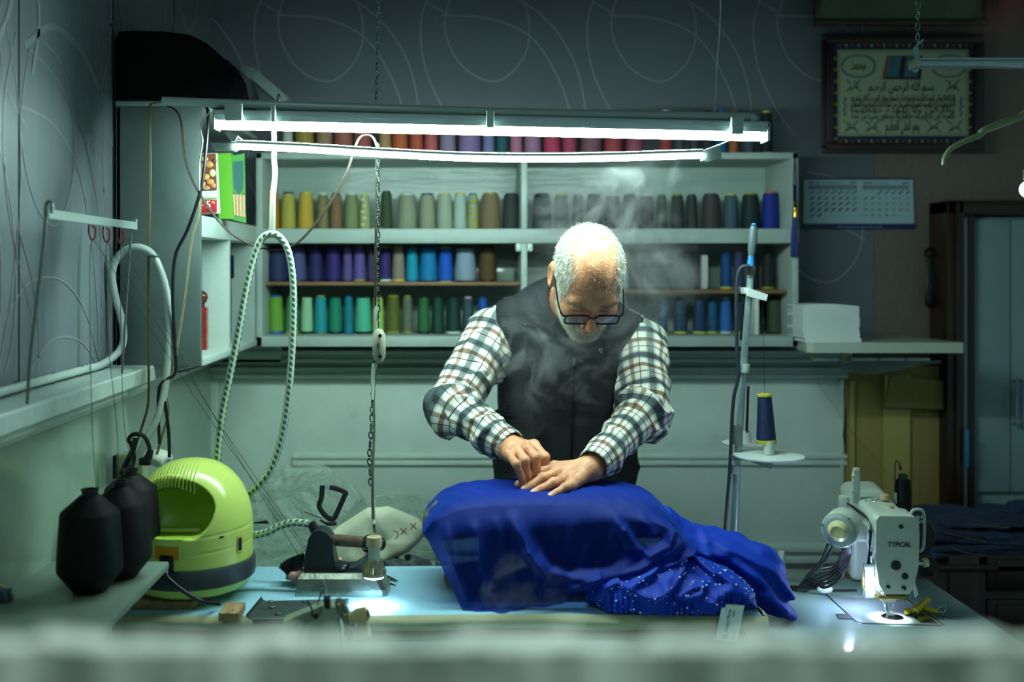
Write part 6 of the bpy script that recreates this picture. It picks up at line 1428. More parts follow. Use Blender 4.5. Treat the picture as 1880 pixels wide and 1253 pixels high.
# heaps of the top
def PH(u, v, s=925.0): return ((u-U0)/s, HC+(V0-v)/s)
F1 = [([PH(1090,1090),PH(1105,1068),PH(1130,1058),PH(1150,1070),PH(1180,1078)], .010,.007), ([PH(1150,1062),PH(1175,1050),PH(1205,1030),PH(1190,1010)], .012,.008),
      ([PH(1192,1078),PH(1225,1062),PH(1245,1038),PH(1262,1018)], .012,.007), ([PH(1235,1075),PH(1262,1060),PH(1280,1062),PH(1272,1072),PH(1245,1078)], .012,.006),
      ([PH(1262,1012),PH(1300,1040),PH(1340,1060),PH(1375,1085)], .012,.008), ([PH(1300,1078),PH(1330,1068),PH(1360,1085),PH(1382,1110)], .013,.008), ([PH(1115,1050),PH(1150,1040),PH(1180,1022)],.010,.008),
      ([PH(1210,1060),PH(1232,1035),PH(1245,1015)], .010,.008), ([PH(1280,1085),PH(1310,1092),PH(1340,1086)],.008,.006)]
F2 = [([PH(1262,1010,900),PH(1330,1020,900),PH(1390,1060,900),PH(1430,1110,900)], .016,.012), ([PH(1290,985,880),PH(1340,1000,880),PH(1400,1030,880),PH(1440,1080,880)], .014,.010),
      ([PH(1250,995,880),PH(1268,1012,880),PH(1290,1018,880)], .016,.008), ([PH(1395,1085,900),PH(1425,1105,900),PH(1450,1130,900)], .012,.010), ([PH(1230,960,890),PH(1255,990,890),PH(1290,1008,890)],.016,.011)]
def H1(p):
    cx_, cz_ = PH(1225,1092); d = s_ell(p, (cx_, 2.165, ZB+.012), (.165,.082,.072)); 
    d = smin(d, s_ell(p, (PH(1215,1045)[0], 2.19, ZB+.050), (.062,.06,.058)), .03)
    d = smin(d, s_ell(p, (PH(1300,1070)[0], 2.18, ZB+.028), (.08,.07,.05)), .03)
    d = smax(d, ZB+.0005-p[:,2], .006)
    frill = .0045*np.sin(p[:,0]*310+6*np.sin(p[:,0]*60))*np.exp(-((p[:,2]-(ZB+.022))/.020)**2)
    return d-.7*ridge(p[:,0], p[:,2], F1)-frill-.0035*vnoise(p, 75, 1.)+.004
v, f = nets(H1, (.04,2.05,ZB-.004), (.64,2.30,ZB+.15), .0034)
np_mesh('rhinestone_top', v, f, solid, dress)
vs1 = v
def H2(p):
    d = s_cap(p, (PH(1270,1030,880)[0], 2.29, ZB+.075), (PH(1390,1075,890)[0], 2.26, ZB+.045), .062, .062)
    d = smin(d, s_cap(p, (PH(1390,1075,890)[0], 2.25, ZT+.055), (PH(1428,1112,900)[0], 2.22, ZT+.024), .056, .026), .04)
    d = smin(d, s_cap(p, (PH(1270,1010,880)[0], 2.31, ZB+.09), (PH(1350,1020,880)[0], 2.31, ZB+.085), .042, .034), .02)
    d = smin(d, s_cap(p, (PH(1222,960,890)[0], 2.28, HC-.525), (PH(1265,1005,880)[0], 2.29, ZB+.09), .030, .040), .03)
    d = smin(d, s_ell(p, (PH(1448,1118,900)[0], 2.215, ZT+.014), (.018,.018,.016)), .012)
    d = smax(d, ZT+.0006-p[:,2], .004)
    return d-.75*ridge(p[:,0], p[:,2], F2)-.004*vnoise(p, 50, 4.)-.0015*vnoise(p,130,2.)+.005
v, f = nets(H2, (.36,2.12,ZT-.004), (.70,2.40,ZB+.21), .0038)
np_mesh('gathered_skirt', v, f, solid, dress)
# rhinestones
cand = vs1[(vs1[:,1] < 2.17) & (vs1[:,2] > ZB+.006)]; sel = cand[RNG.choice(len(cand), 190, replace=False)]
m = MB()
for p in sel:
    r = random.choice([.0010,.0012,.0014,.0017,.0022]); m.sphere((p[0],p[1]-.0006,p[2]+.0006), r, 0, 6)
for k in range(34):
    x_ = random.uniform(-.06,.2); zz = random.uniform(HC-.66,HC-.52); m.sphere((x_, 2.166, zz), .0005, 1, 6)
rs = m.build('rhinestones', [mat('rhinestone',(235,240,255),.08,spec=1,emit=None), mat('bead_dark',(20,24,60),.3)], dress); rs['kind'] = 'stuff'
# price tag
tgm = mat('tag_paper',(240,246,242),.5); tdk = mat('print_dark2',(24,30,34),.6)
T0, T1, T2, T3 = P(1323,1106,948), P(1364,1109,948), P(1353,1177,958), P(1313,1175,958)
T0.y = T1.y = 2.098; T2.y = T3.y = 2.084
m = MB(); m.add([T0,T1,T2,T3]+[q+Vector((0,.0006,0)) for q in (T0,T1,T2,T3)], [(0,1,2,3),(7,6,5,4),(0,4,5,1),(1,5,6,2),(2,6,7,3),(3,7,4,0)]); tag(m.build('price_tag', tgm, dress, smooth=False), 'white cardboard tag printed with a shop name and size', None)
m = MB(); ey = (T0-T3).normalized(); ex = (T1-T0).normalized(); nn_ = ex.cross(ey)
def tagtext(t, a, b, size, wid):
    Mx = Matrix((( ey.x, -ex.x, -nn_.x, 0),( ey.y, -ex.y, -nn_.y, 0),( ey.z, -ex.z, -nn_.z, 0),(0,0,0,1)))
    loc = T3+ex*a+ey*b+Vector((0,-.0006,0)); text_mb(m, t, loc, size, 0, M=Mx, extrude=.0001, align='LEFT', width=wid)
tagtext('Özlem Moda', .0195, .017, .0085, .042); tagtext('XXL', .0275, .046, .0065, .013); m.tube([T3+ex*.0320+ey*.003+Vector((0,-.0008,0)), T3+ex*.0320+ey*.022+Vector((0,-.0008,0))], .0005, n=4)
c0 = T3+ex*.0165+ey*.009+Vector((0,-.0008,0))
for k in range(12):
    a_ = 2*math.pi*k/12; m.tube([c0+(ex*math.cos(a_)+ey*math.sin(a_))*.0022, c0+(ex*math.cos(a_)+ey*math.sin(a_))*.0048], .00035, n=4)
m.build('tag_print', tdk, dress, smooth=False, recalc=False)
m = MB(); m.tube(spl([T0.lerp(T1,.5)-ey*.004+Vector((0,-.0008,0)), T0.lerp(T1,.55)+ey*.003+Vector((0,-.002,0)), Vector((T0.x+.03, 2.10, ZB+.012))],5), .0005, n=4); m.build('tag_thread', yw, dress)

# ================================================================== the tailor
man = thing('person', (.26, 2.75, 0), 'grey-haired bearded man in a dark vest, plaid shirt and glasses bending over the blue dress', 'person')
skin = bpy.data.materials.new('skin'); skin.use_nodes = True; nt = skin.node_tree; b = nt.nodes['Principled BSDF']
tc = nd(nt,'ShaderNodeTexCoord'); nz = nd(nt,'ShaderNodeTexNoise'); nz.inputs['Scale'].default_value = 38; nz.inputs['Detail'].default_value = 5; cr = nd(nt,'ShaderNodeValToRGB')
cr.color_ramp.elements[0].position = .35; cr.color_ramp.elements[1].position = .7; cr.color_ramp.elements[0].color = rgb((196,128,92)); cr.color_ramp.elements[1].color = rgb((226,166,126))
nt.links.new(tc.outputs['Object'], nz.inputs[0]); nt.links.new(nz.outputs['Fac'], cr.inputs[0]); nt.links.new(cr.outputs[0], b.inputs['Base Color'])
b.inputs['Roughness'].default_value = .46; b.inputs['Subsurface Weight'].default_value = .12; b.inputs['Subsurface Radius'].default_value = (.01,.004,.002); b.inputs['Subsurface Scale'].default_value = .4
n2 = nd(nt,'ShaderNodeTexNoise'); n2.inputs['Scale'].default_value = 160; n2.inputs['Detail'].default_value = 6; vo = nd(nt,'ShaderNodeTexVoronoi'); vo.inputs['Scale'].default_value = 240; mxn = nd(nt,'ShaderNodeMath'); mxn.operation = 'ADD'
nt.links.new(tc.outputs['Object'], n2.inputs[0]); nt.links.new(tc.outputs['Object'], vo.inputs[0]); nt.links.new(n2.outputs['Fac'], mxn.inputs[0]); nt.links.new(vo.outputs['Distance'], mxn.inputs[1])
bp_ = nd(nt,'ShaderNodeBump'); bp_.inputs['Strength'].default_value = .35; bp_.inputs['Distance'].default_value = .0018; nt.links.new(mxn.outputs[0], bp_.inputs['Height']); nt.links.new(bp_.outputs[0], b.inputs['Normal'])
nail = mat('finger_nail', (222,168,144), .25); lidm = mat('skin_dark', (120,76,58), .5); lip_m = mat('lip', (150,86,74), .45)
O = Vector((.284, 2.43, HC-.030))
Mh = Matrix.Rotation(math.radians(6),3,'Y') @ Matrix.Rotation(math.radians(51),3,'X') @ Matrix.Rotation(math.radians(7),3,'Z')
Mn = np.array(Mh); On = np.array(O)
def hl(p): return (p-On) @ Mn          # world -> head space
def hw(q): return np.asarray(q) @ Mn.T+On
def headf(p):
    q = hl(p); qa = q.copy(); qa[:,0] = np.abs(qa[:,0])
    d = s_ell(q, (0,.014,.036), (.0735,.096,.082))
    d = smin(d, s_ell(q, (0,-.034,-.018), (.0595,.054,.070)), .03)
    d = smin(d, s_ell(q, (0,-.034,-.074), (.046,.044,.038)), .03)
    d = smin(d, s_cap(qa, (.048,-.004,-.062), (.018,-.066,-.098), .012, .014), .025)
    d = smin(d, s_ell(q, (0,-.076,-.100), (.020,.014,.014)), .02)
    d = smin(d, s_cap(qa, (.0,-.083,.020), (.040,-.072,.020), .010, .010), .014)
    d = smin(d, s_ell(qa, (.043,-.058,-.028), (.020,.020,.017)), .018)
    d = smax(d, -s_ell(qa, (.031,-.096,-.001), (.018,.018,.012)), .010)
    d = smin(d, s_ell(qa, (.031,-.0725,-.001), (.0135,.0125,.0125)), .003)
    d = smin(d, s_cap(q, (0,-.086,.006), (0,-.110,-.034), .0075, .0105), .010)
    d = smin(d, s_ell(qa, (.0125,-.098,-.038), (.0075,.010,.007)), .006)
    d = smin(d, s_ell(q, (0,-.088,-.060), (.022,.012,.007)), .007)
    d = smin(d, s_ell(q, (0,-.086,-.070), (.018,.011,.0065)), .006)
    for k, zz in enumerate((.040,.050,.061)): d = d+.0012*np.exp(-((q[:,2]-zz-.004*np.cos(q[:,0]*40))/.0016)**2)*(np.abs(q[:,0]) < .036)*(q[:,1] < 0)
    for xx in (-.007,.006): d = d+.0014*np.exp(-((q[:,0]-xx)/.0013)**2)*np.exp(-((q[:,2]-.020)/.009)**2)*(q[:,1] < -.05)
    # ears
    R = np.array(Matrix.Rotation(math.radians(-14),3,'X'))
    e = s_ell(qa, (.0785,.018,-.002), (.0095,.020,.033), R); e = smax(e, -s_ell(qa, (.0865,.012,-.002), (.007,.012,.023), R), .004); e = smin(e, s_ell(qa,(.078,.010,-.026),(.006,.008,.009)), .005)
    d = smin(d, e, .008)
    return d
nbase = np.array([.27, 2.67, HC-.115])
def neckf(p): return s_cap(p, tuple(hw((0,.035,-.035))), tuple(nbase), .056, .062)
# joints
SHL, ELL, WRL = np.array([.078,2.675,HC-.168]), np.array([-.022,2.525,HC-.325]), np.array([.112,2.375,HC-.392])
SHR, ELR, WRR = np.array([.442,2.675,HC-.190]), np.array([.428,2.525,HC-.335]), np.array([.283,2.325,HC-.424])
def pj(u, v, Y): s_ = F/Y; return np.array([(u-U0)/s_, Y, HC+(V0-v)/s_])
def torso_core(p):
    d = s_ell(p, (.255,2.70,HC-.23), (.155,.105,.19)); d = smin(d, s_ell(p, (.255,2.72,HC-.46), (.150,.110,.20)), .08)
    d = smin(d, s_cap(p, (.11,2.69,HC-.150), (.41,2.69,HC-.165), .052, .052), .04); return d
def arms_core(p):
    d = 9*np.ones(len(p))
    for S_, E_, W_ in ((SHL,ELL,WRL),(SHR,ELR,WRR)):
        d = np.minimum(d, smin(s_cap(p, S_, E_, .046, .036), s_cap(p, E_, W_+(E_-W_)*.12, .036, .020), .01))
    return d
HR = dict(w=(1086,857,2.335), m=[(1017,854,2.333),(1022,866,2.312),(1034,878,2.29),(1048,888,2.268)], p=[(983,871,2.318),(997,878,2.296),(1016,887,2.272),(1037,896,2.25)],
          d=[(964,883,2.308),(976,892,2.284),(994,898,2.26),(1022,905,2.238)], t=[(952,890,2.303),(963,900,2.278),(980,906,2.254),(1011,912,2.232)])
HLh = dict(w=(936,821,2.372), m=[(981,815,2.365),(966,817,2.345),(950,823,2.325),(934,832,2.308)], p=[(1000,840,2.332),(984,841,2.308),(964,846,2.288),(948,853,2.272)],
          d=[(1000,866,2.338),(985,870,2.315),(968,874,2.296),(957,876,2.283)], t=[(999,886,2.345),(984,890,2.325),(970,893,2.308),(963,895,2.296)])
RF = [.0105,.0107,.0102,.0091]
def handf(Hd, thumb, El):
    W_ = pj(*Hd['w']); M_ = [pj(*q) for q in Hd['m']]; P_ = [pj(*q) for q in Hd['p']]; D_ = [pj(*q) for q in Hd['d']]; T_ = [pj(*q) for q in Hd['t']]
    dn = np.array([0,0,-.007])
    TH = [pj(*q) for q in thumb]
    def f(p):
        palm = s_cap(p, W_+dn*.6, M_[0]+dn, .021, .0125)
        for k in range(1, 4): palm = smin(palm, s_cap(p, W_+dn*.6, M_[k]+dn, .021, .0120-.0006*k), .010)
        for k in range(4):        # knuckles and tendons on the back of the hand
            palm = smin(palm, s_ell(p, M_[k]+np.array([0,0,-.002]), (.0085,.0085,.0085)), .008)
            palm = smin(palm, s_cap(p, W_+(M_[k]-W_)*.35+np.array([0,0,.0075]), M_[k]+np.array([0,0,.002]), .0035,.0042), .007)
        fd = (El-W_)/np.linalg.norm(El-W_); palm = smin(palm, s_cap(p, W_-fd*.004, W_+fd*.07, .0225, .0275), .022)
        fi = 9*np.ones(len(p))
        for k in range(4):
            r = RF[k]; g = smin(s_cap(p, M_[k]+dn*.5, P_[k], r*1.05, r*.97), s_cap(p, P_[k], D_[k], r*.95, r*.88), .004)
            g = smin(g, s_ell(p, P_[k]+np.array([0,0,.001]), (r*1.05,)*3), .004)
            g = smin(g, s_cap(p, D_[k], T_[k], r*.90, r*.86), .003)
            for j, c_ in enumerate((P_[k], D_[k])):    # creases
                ax = (M_[k] if j == 0 else P_[k])-c_; ax = ax/np.linalg.norm(ax)
                for o in (-.0028,0,.0028): g = g+.0006*np.exp(-(((p-c_)@ax-o)/.0007)**2)
            fi = np.minimum(fi, g)
        d = smin(palm, fi, .006)
        th_ = s_cap(p, TH[0], TH[1], .014, .0125); th_ = smin(th_, s_cap(p, TH[1], TH[2], .0112, .0092), .004)
        d = smin(d, th_, .008)
        return d
    return f, T_, D_
hR, TR, DR = handf(HR, [(1075,852,2.362),(1035,862,2.372),(1008,876,2.36)], ELR)
hL, TL, DL = handf(HLh, [(948,818,2.395),(990,835,2.385),(1006,858,2.362)], ELL)
bodyf = lambda p: smin(smin(smin(headf(p), neckf(p), .02), torso_core(p), .03), arms_core(p), .02)
def regions(v, f, T_, D_, pk):
    c_ = v[f].mean(1); mi = np.zeros(len(f), int)
    for t, d_ in zip(T_, D_):
        ax = t-d_; ax /= np.linalg.norm(ax); up = np.array([0,-.35,.94]); up = up-ax*(up@ax); up /= np.linalg.norm(up); sd = np.cross(ax, up)
        q = c_-(t+ax*.001); mi[(q@up > .0046) & (np.abs(q@sd) < .0050) & (np.abs(q@ax-.001) < .0055)] = 1
    return mi
vh, fh = nets(headf, hw((0,0,0))-.17, hw((0,0,0))+.17, .0023)
keep_body = lambda p: smin(smin(neckf(p), torso_core(p), .03), arms_core(p), .02)
vb, fb = nets(lambda p: smin(keep_body(p), headf(p)+.004, .02), (-.09,2.28,HC-.70), (.56,2.86,HC+.13), .0060)
v1, f1 = nets(hR, pj(1010,870,2.30)-np.array([.08,.11,.08]), pj(1010,870,2.30)+np.array([.12,.11,.07]), .00175)
v2, f2 = nets(hL, pj(960,850,2.33)-np.array([.07,.10,.08]), pj(960,850,2.33)+np.array([.09,.11,.07]), .00175)
mh = np.zeros(len(fh), int)
ch = hl(vh[fh].mean(1)); mh[(np.abs(np.abs(ch[:,0])-.031) < .0125) & (np.abs(ch[:,2]+.003) < .0022) & (ch[:,1] < -.07)] = 2
mh[((ch[:,0]/.019)**2+((ch[:,2]+.064)/.0045)**2 < 1) & (ch[:,1] < -.08)] = 3
q = hl(vh); nr = fgrad(headf, vh)
side = np.clip((np.abs(q[:,0])-.036)/.022, 0, 1); ang_ = q[:,2]-.075
low = (q[:,2] > -.035+.0*q[:,1]) ; ear = (np.abs(q[:,0]) > .074) & (np.abs(q[:,1]-.018) < .03) & (np.abs(q[:,2]+.002) < .038)
front = np.clip((q[:,1]+.050)/.03, 0, 1)                      # 0 at the forehead
hline = np.clip((q[:,2]-(.030-.9*(q[:,1]+.045)))/.02, 0, 1)
sidehair = side*np.clip((q[:,1]+.066)/.016,0,1)*(q[:,2] > .012)
sidehair = np.maximum(sidehair, (np.abs(q[:,0]) > .052)*(q[:,1] > -.018)*(q[:,2] > -.045))
crown = np.clip((q[:,1]-(-.012))/.03, 0, 1)*(q[:,2] > -.05)*np.clip(.05+ (q[:,1]+.005)/.085, .05, 1)
backh = (q[:,1] > .035)*(q[:,2] > -.075)
dens = np.clip(np.maximum.reduce([sidehair*.9, crown, backh*1.0]), 0, 1)*(~ear)*low
dens = np.maximum(dens, .035*(q[:,2] > .045)*(~ear))
jaw = ((q[:,2] < -.040) & (q[:,1] < .02)) | ((np.abs(q[:,0]) > .050) & (q[:,2] < .012) & (q[:,1] < .004) & (q[:,1] > -.045))
lipz = ((q[:,0]/.021)**2+((q[:,2]+.065)/.007)**2 < 1) & (q[:,1] < -.075); nose = (np.abs(q[:,0]) < .021) & (q[:,2] > -.046) & (q[:,1] < -.085)
cheek = (np.abs(q[:,0]) < .048) & (q[:,2] > -.052) & ((q[:,1] > -.10)) & (np.abs(q[:,0]) > .024) & (q[:,2] > -.050)
mus = (np.abs(q[:,0]) < .028) & (q[:,2] < -.046) & (q[:,2] > -.059)
bd = (jaw | mus) & (~lipz) & (~nose) & (~ear); bd = bd.astype(float)*np.where(cheek, .15, 1)*np.where(q[:,1] > -.04, 1.0, .8)
fdn = dens[fh].mean(1); mh[fdn > .62] = 4; fbd = bd[fh].mean(1); mh[(fbd > .6) & (mh == 0)] = 5
VV = [vh, vb, v1, v2]; FF = [fh, fb, f1, f2]; off = np.cumsum([0]+[len(q) for q in VV[:-1]])
MI = np.concatenate([mh, np.zeros(len(fb), int), regions(v1, f1, TR, DR, 0), regions(v2, f2, TL, DL, 0)])
np_mesh('body', np.concatenate(VV), np.concatenate([q+o for q, o in zip(FF, off)]), [skin, nail, lidm, lip_m, mat('scalp_under_white_hair', (190,178,158), .7), mat('skin_under_beard', (176,158,138), .7)], man, mi=MI)

# hair, beard, brows: short blades on the scalp
def blades(pts, nrm, L, w_, jit, flow=None):
    n = len(pts); d = nrm+RNG.normal(0, jit, (n,3))+(flow if flow is not None else 0); d /= np.linalg.norm(d, axis=1)[:,None]
    s_ = np.cross(d, RNG.normal(0,1,(n,3))); s_ /= np.linalg.norm(s_, axis=1)[:,None]; L = np.asarray(L)[:,None]
    base = pts-nrm*.001; a_ = base+s_*w_; b_ = base-s_*w_; mid = base+d*L*.6; a2 = mid+s_*w_*.8; b2 = mid-s_*w_*.8; tip = base+d*L+np.array([0,0,-.001])
    V = np.stack([a_, b_, b2, a2, tip], 1).reshape(-1,3); i = np.arange(n)*5
    q = np.concatenate([np.stack([i,i+1,i+2,i+3],1), np.stack([i+3,i+2,i+4,i+4],1)])
    return V, i
def blade_obj(name, sets, m_, parent):
    V = []; Fs = []; o = 0
    for (VV_, i) in sets:
        V.append(VV_)
        for k in i: Fs.append((k+o,k+1+o,k+2+o,k+3+o)); Fs.append((k+3+o,k+2+o,k+4+o))
        o += len(VV_)
    me = bpy.data.meshes.new(name); me.from_pydata(np.concatenate(V).tolist(), [], Fs); me.materials.append(m_)
    return link(name, me, parent)
def sample(dn, n):
    pz_ = dn/dn.sum(); k = RNG.choice(len(dn), n, p=pz_); return k
k = sample(dens, 15000); jitp = vh[k]+RNG.normal(0,.0012,(len(k),3))
flow = (np.array([[0,-.5,-.1]]) @ Mn.T)*1.2+np.array([0,0,-.25])
Lh = np.where(dens[k] < .2, .006, .0095)*RNG.uniform(.7,1.25,len(k))
hair_m = mat('white_hair', (192,192,182), .5, spec=.4); beard_m = mat('beard_white', (228,226,212), .6); brow_m = mat('brow_grey',(120,112,100),.6)
blade_obj('hair', [blades(jitp, nr[k], Lh, .00038, .38, flow)], hair_m, man)
k = sample(bd, 13000); blade_obj('beard', [blades(vh[k]+RNG.normal(0,.001,(len(k),3)), nr[k], .0085*RNG.uniform(.6,1.2,len(k)), .00035, .40, (np.array([[0,-.1,-.7]]) @ Mn.T))], beard_m, man)
br = (np.abs(np.abs(q[:,0])-.032) < .019) & (np.abs(q[:,2]-.021+.12*(np.abs(q[:,0])-.03)) < .0035) & (q[:,1] < -.05)
for sg_ in (-1,1): k = sample((br & (q[:,0]*sg_ > 0)).astype(float)+1e-12, 210); blade_obj('eyebrow', [blades(vh[k], nr[k], .008*RNG.uniform(.6,1.2,len(k)), .0003, .35, 0)], brow_m, man)
# glasses
def hq(x, y, z): return Vector(hw((x, y, z)))
gl = empty('glasses', (0,0,0)); gl.parent = man; gl.location = Vector(hw((0,-.105,-.008)))-wloc(man)
gfm = mat('glasses_frame_black',(10,12,16),.12)
m = MB()
for sg in (-1, 1):
    cxg = sg*.0335; pr_ = []
    for k in range(28):
        a_ = 2*math.pi*k/28; ca, sa = math.cos(a_), math.sin(a_)
        xx = .0262*np.sign(ca)*abs(ca)**.42; zz = .0155*np.sign(sa)*abs(sa)**.5
        pr_.append(hq(cxg+xx, -.100+.01*abs(cxg+xx), -.013+zz))
    m.tube(pr_+[pr_[0]], .0019, n=8, cap=False)
    m.tube([hq(sg*.059,-.099,-.003), hq(sg*.066,-.096,-.002), hq(sg*.069,-.088,-.002)], .0023, n=8)
m.tube(spl([hq(-.0085,-.100,-.003),hq(-.004,-.105,-.001),hq(.004,-.105,-.001),hq(.0085,-.100,-.003)],5), .0018, n=8); m.build('frame', gfm, gl)
for sg in (-1, 1):
    m = MB(); m.tube(spl([hq(sg*.069,-.088,-.002), hq(sg*.073,-.06,.002), hq(sg*.0755,-.02,.010), hq(sg*.0775,.012,.016), hq(sg*.0785,.03,.004), hq(sg*.077,.038,-.012)],6), .0017, n=8); m.build('temple', gfm, gl)
    m = MB(); m.sphere(hq(sg*.067,-.094,-.002),.0022,0,8); m.build('hinge', chr_, gl)
    m = MB(); cen_ = hq(sg*.0335,-.0995,-.013); rim = []
    for k in range(28):
        a_ = 2*math.pi*k/28; ca, sa = math.cos(a_), math.sin(a_); rim.append(hq(sg*.0335+.0262*np.sign(ca)*abs(ca)**.42, -.0995, -.013+.0155*np.sign(sa)*abs(sa)**.5))
    m.add([cen_]+rim, [(0,1+k,1+(k+1)%28) for k in range(28)]); m.build('lens', mat('lens_tint',(120,150,200),.03,alpha=.30,spec=1.0), gl)

# clothes
def cyl_tv(v, pts, rad):   # distance along the arm and half girth around it, for the plaid
    best = np.full(len(v), 9.); L = np.zeros(len(v)); G = np.zeros(len(v)); acc = 0
    for (A, B) in zip(pts[:-1], pts[1:]):
        ab = B-A; l = np.linalg.norm(ab); h = np.clip(((v-A)@ab)/(l*l), 0, 1); c_ = A+h[:,None]*ab; d = np.linalg.norm(v-c_, axis=1); ax = ab/l
        ref = np.array([0,-1.,.25]); ref = ref-ax*(ref@ax); ref /= np.linalg.norm(ref); s2 = np.cross(ax, ref); w_ = v-c_
        g = np.arctan2(w_@s2, w_@ref)*rad
        m_ = d < best; best[m_] = d[m_]; L[m_] = (acc+h*l)[m_]; G[m_] = g[m_]; acc += l
    return L, G
def plaid_mat():
    m = bpy.data.materials.new('plaid_flannel'); m.use_nodes = True; nt = m.node_tree; b = nt.nodes['Principled BSDF']; b.inputs['Roughness'].default_value = .85
    at = nd(nt,'ShaderNodeAttribute'); at.attribute_name = 'tv'; sp = nd(nt,'ShaderNodeSeparateXYZ'); nt.links.new(at.outputs['Vector'], sp.inputs[0])
    outs = []
    for ch_, per in ((0,.078),(1,.066)):
        mm = nd(nt,'ShaderNodeMath'); mm.operation = 'MULTIPLY'; mm.inputs[1].default_value = 1/per; nt.links.new(sp.outputs[ch_], mm.inputs[0])
        ad = nd(nt,'ShaderNodeMath'); ad.operation = 'ADD'; ad.inputs[1].default_value = 40.08; nt.links.new(mm.outputs[0], ad.inputs[0])
        fr = nd(nt,'ShaderNodeMath'); fr.operation = 'FRACT'; nt.links.new(ad.outputs[0], fr.inputs[0])
        cr = nd(nt,'ShaderNodeValToRGB'); cr.color_ramp.interpolation = 'CONSTANT'; e = cr.color_ramp.elements
        W = (1,1,1,1); NV_ = (.095,.125,.155,1); BR = (.32,.23,.19,1); LG = (.62,.70,.70,1); BK = (.05,.06,.08,1)
        stops = [(0,W),(.06,LG),(.12,NV_),(.32,LG),(.38,W),(.54,BR),(.68,W),(.85,BK),(.88,W)]
        while len(e) > 1: e.remove(e[-1])
        e[0].position = 0; e[0].color = W
        for pp, cc_ in stops[1:]: n_ = e.new(pp); n_.color = cc_
        nt.links.new(fr.outputs[0], cr.inputs[0]); outs.append(cr.outputs[0])
    mx = nd(nt,'ShaderNodeMixRGB'); mx.blend_type = 'MULTIPLY'; mx.inputs[0].default_value = .85; nt.links.new(outs[0], mx.inputs[1]); nt.links.new(outs[1], mx.inputs[2])
    mx2 = nd(nt,'ShaderNodeMixRGB'); mx2.blend_type = 'MULTIPLY'; mx2.inputs[0].default_value = 1; mx2.inputs[2].default_value = rgb((232,228,214)); nt.links.new(mx.outputs[0], mx2.inputs[1]); nt.links.new(mx2.outputs[0], b.inputs['Base Color'])
    return m
plaid = plaid_mat()
def sleeve(S_, E_, W_, seed, sgn):
    up = E_-S_; up = up/np.linalg.norm(up); fo = W_-E_; lf = np.linalg.norm(fo); fo = fo/lf
    Wc = W_-fo*.030
    def f(p):
        d = smin(s_cap(p, S_, E_, .070, .058), s_cap(p, E_, Wc, .054, .037), .03)
        d = smin(d, s_ell(p, E_+np.array([0,.0,-.012]), (.050,.055,.050)), .03)
        d = smin(d, s_ell(p, Wc-fo*.025+np.array([0,0,-.012]), (.042,.042,.040)), .02)
        t1 = (p-E_)@fo; t0 = (p-S_)@up
        w1 = np.exp(-((t1-.02)/.07)**2); w0 = np.exp(-((t0-.09)/.10)**2)
        n = vnoise(p, 14, seed)
        rdg = lambda a_: (1-np.abs(np.sin(a_)))**1.6
        d = d-.012*rdg(t1*48+2.4*n+2.2*vnoise(p,22,seed+2))*w1-.009*rdg(t1*34+3*vnoise(p,20,seed+5)+1)*np.exp(-((t1-.15)/.06)**2)-.008*rdg(t0*22+3.2*n)*w0-.003*vnoise(p,38,seed+1)-.0015*vnoise(p,85,seed+4)+.004
        # cuff band
        tc_ = (p-Wc)@fo
        cuff = np.maximum(np.sqrt(np.maximum(0,(((p-Wc)-tc_[:,None]*fo)**2).sum(1)))-(.0365-.10*tc_*.3), np.maximum(tc_-.030, -tc_-.030))
        d = np.where(tc_ > -.02, np.maximum(d, tc_-.005), d)
        d = smin(d, cuff, .004)
        # open cuff end and armhole end
        r_ = np.sqrt((((p-W_)-((p-W_)@fo)[:,None]*fo)**2).sum(1)); hole = np.maximum(r_-.0315, -(tc_-.004)); d = smax(d, -hole, .002)
        return d
    lo_b = np.minimum.reduce([S_,E_,W_])-.095; hi_b = np.maximum.reduce([S_,E_,W_])+.095
    v, f_ = nets(f, lo_b, hi_b, .0036)
    L, G = cyl_tv(v, [S_,E_,W_], .052)
    return v, f_, np.stack([L, G*sgn, np.zeros(len(L))], 1)
vL, fL, tL = sleeve(SHL, ELL, WRL, 1.3, 1); vR, fR, tR = sleeve(SHR, ELR, WRR, 5.7, -1)
# shirt trunk under the vest (collar visible at the neck)
def trunkf(p): return torso_core(p)-.008
vT, fT = nets(trunkf, (.05,2.54,HC-.70), (.46,2.86,HC-.02), .008); tT = np.stack([vT[:,2], vT[:,0], 0*vT[:,0]], 1)
np_mesh('plaid_shirt', np.concatenate([vL,vR,vT]), np.concatenate([fL, fR+len(vL), fT+len(vL)+len(vR)]), plaid, man, tv=np.concatenate([tL,tR,tT]))
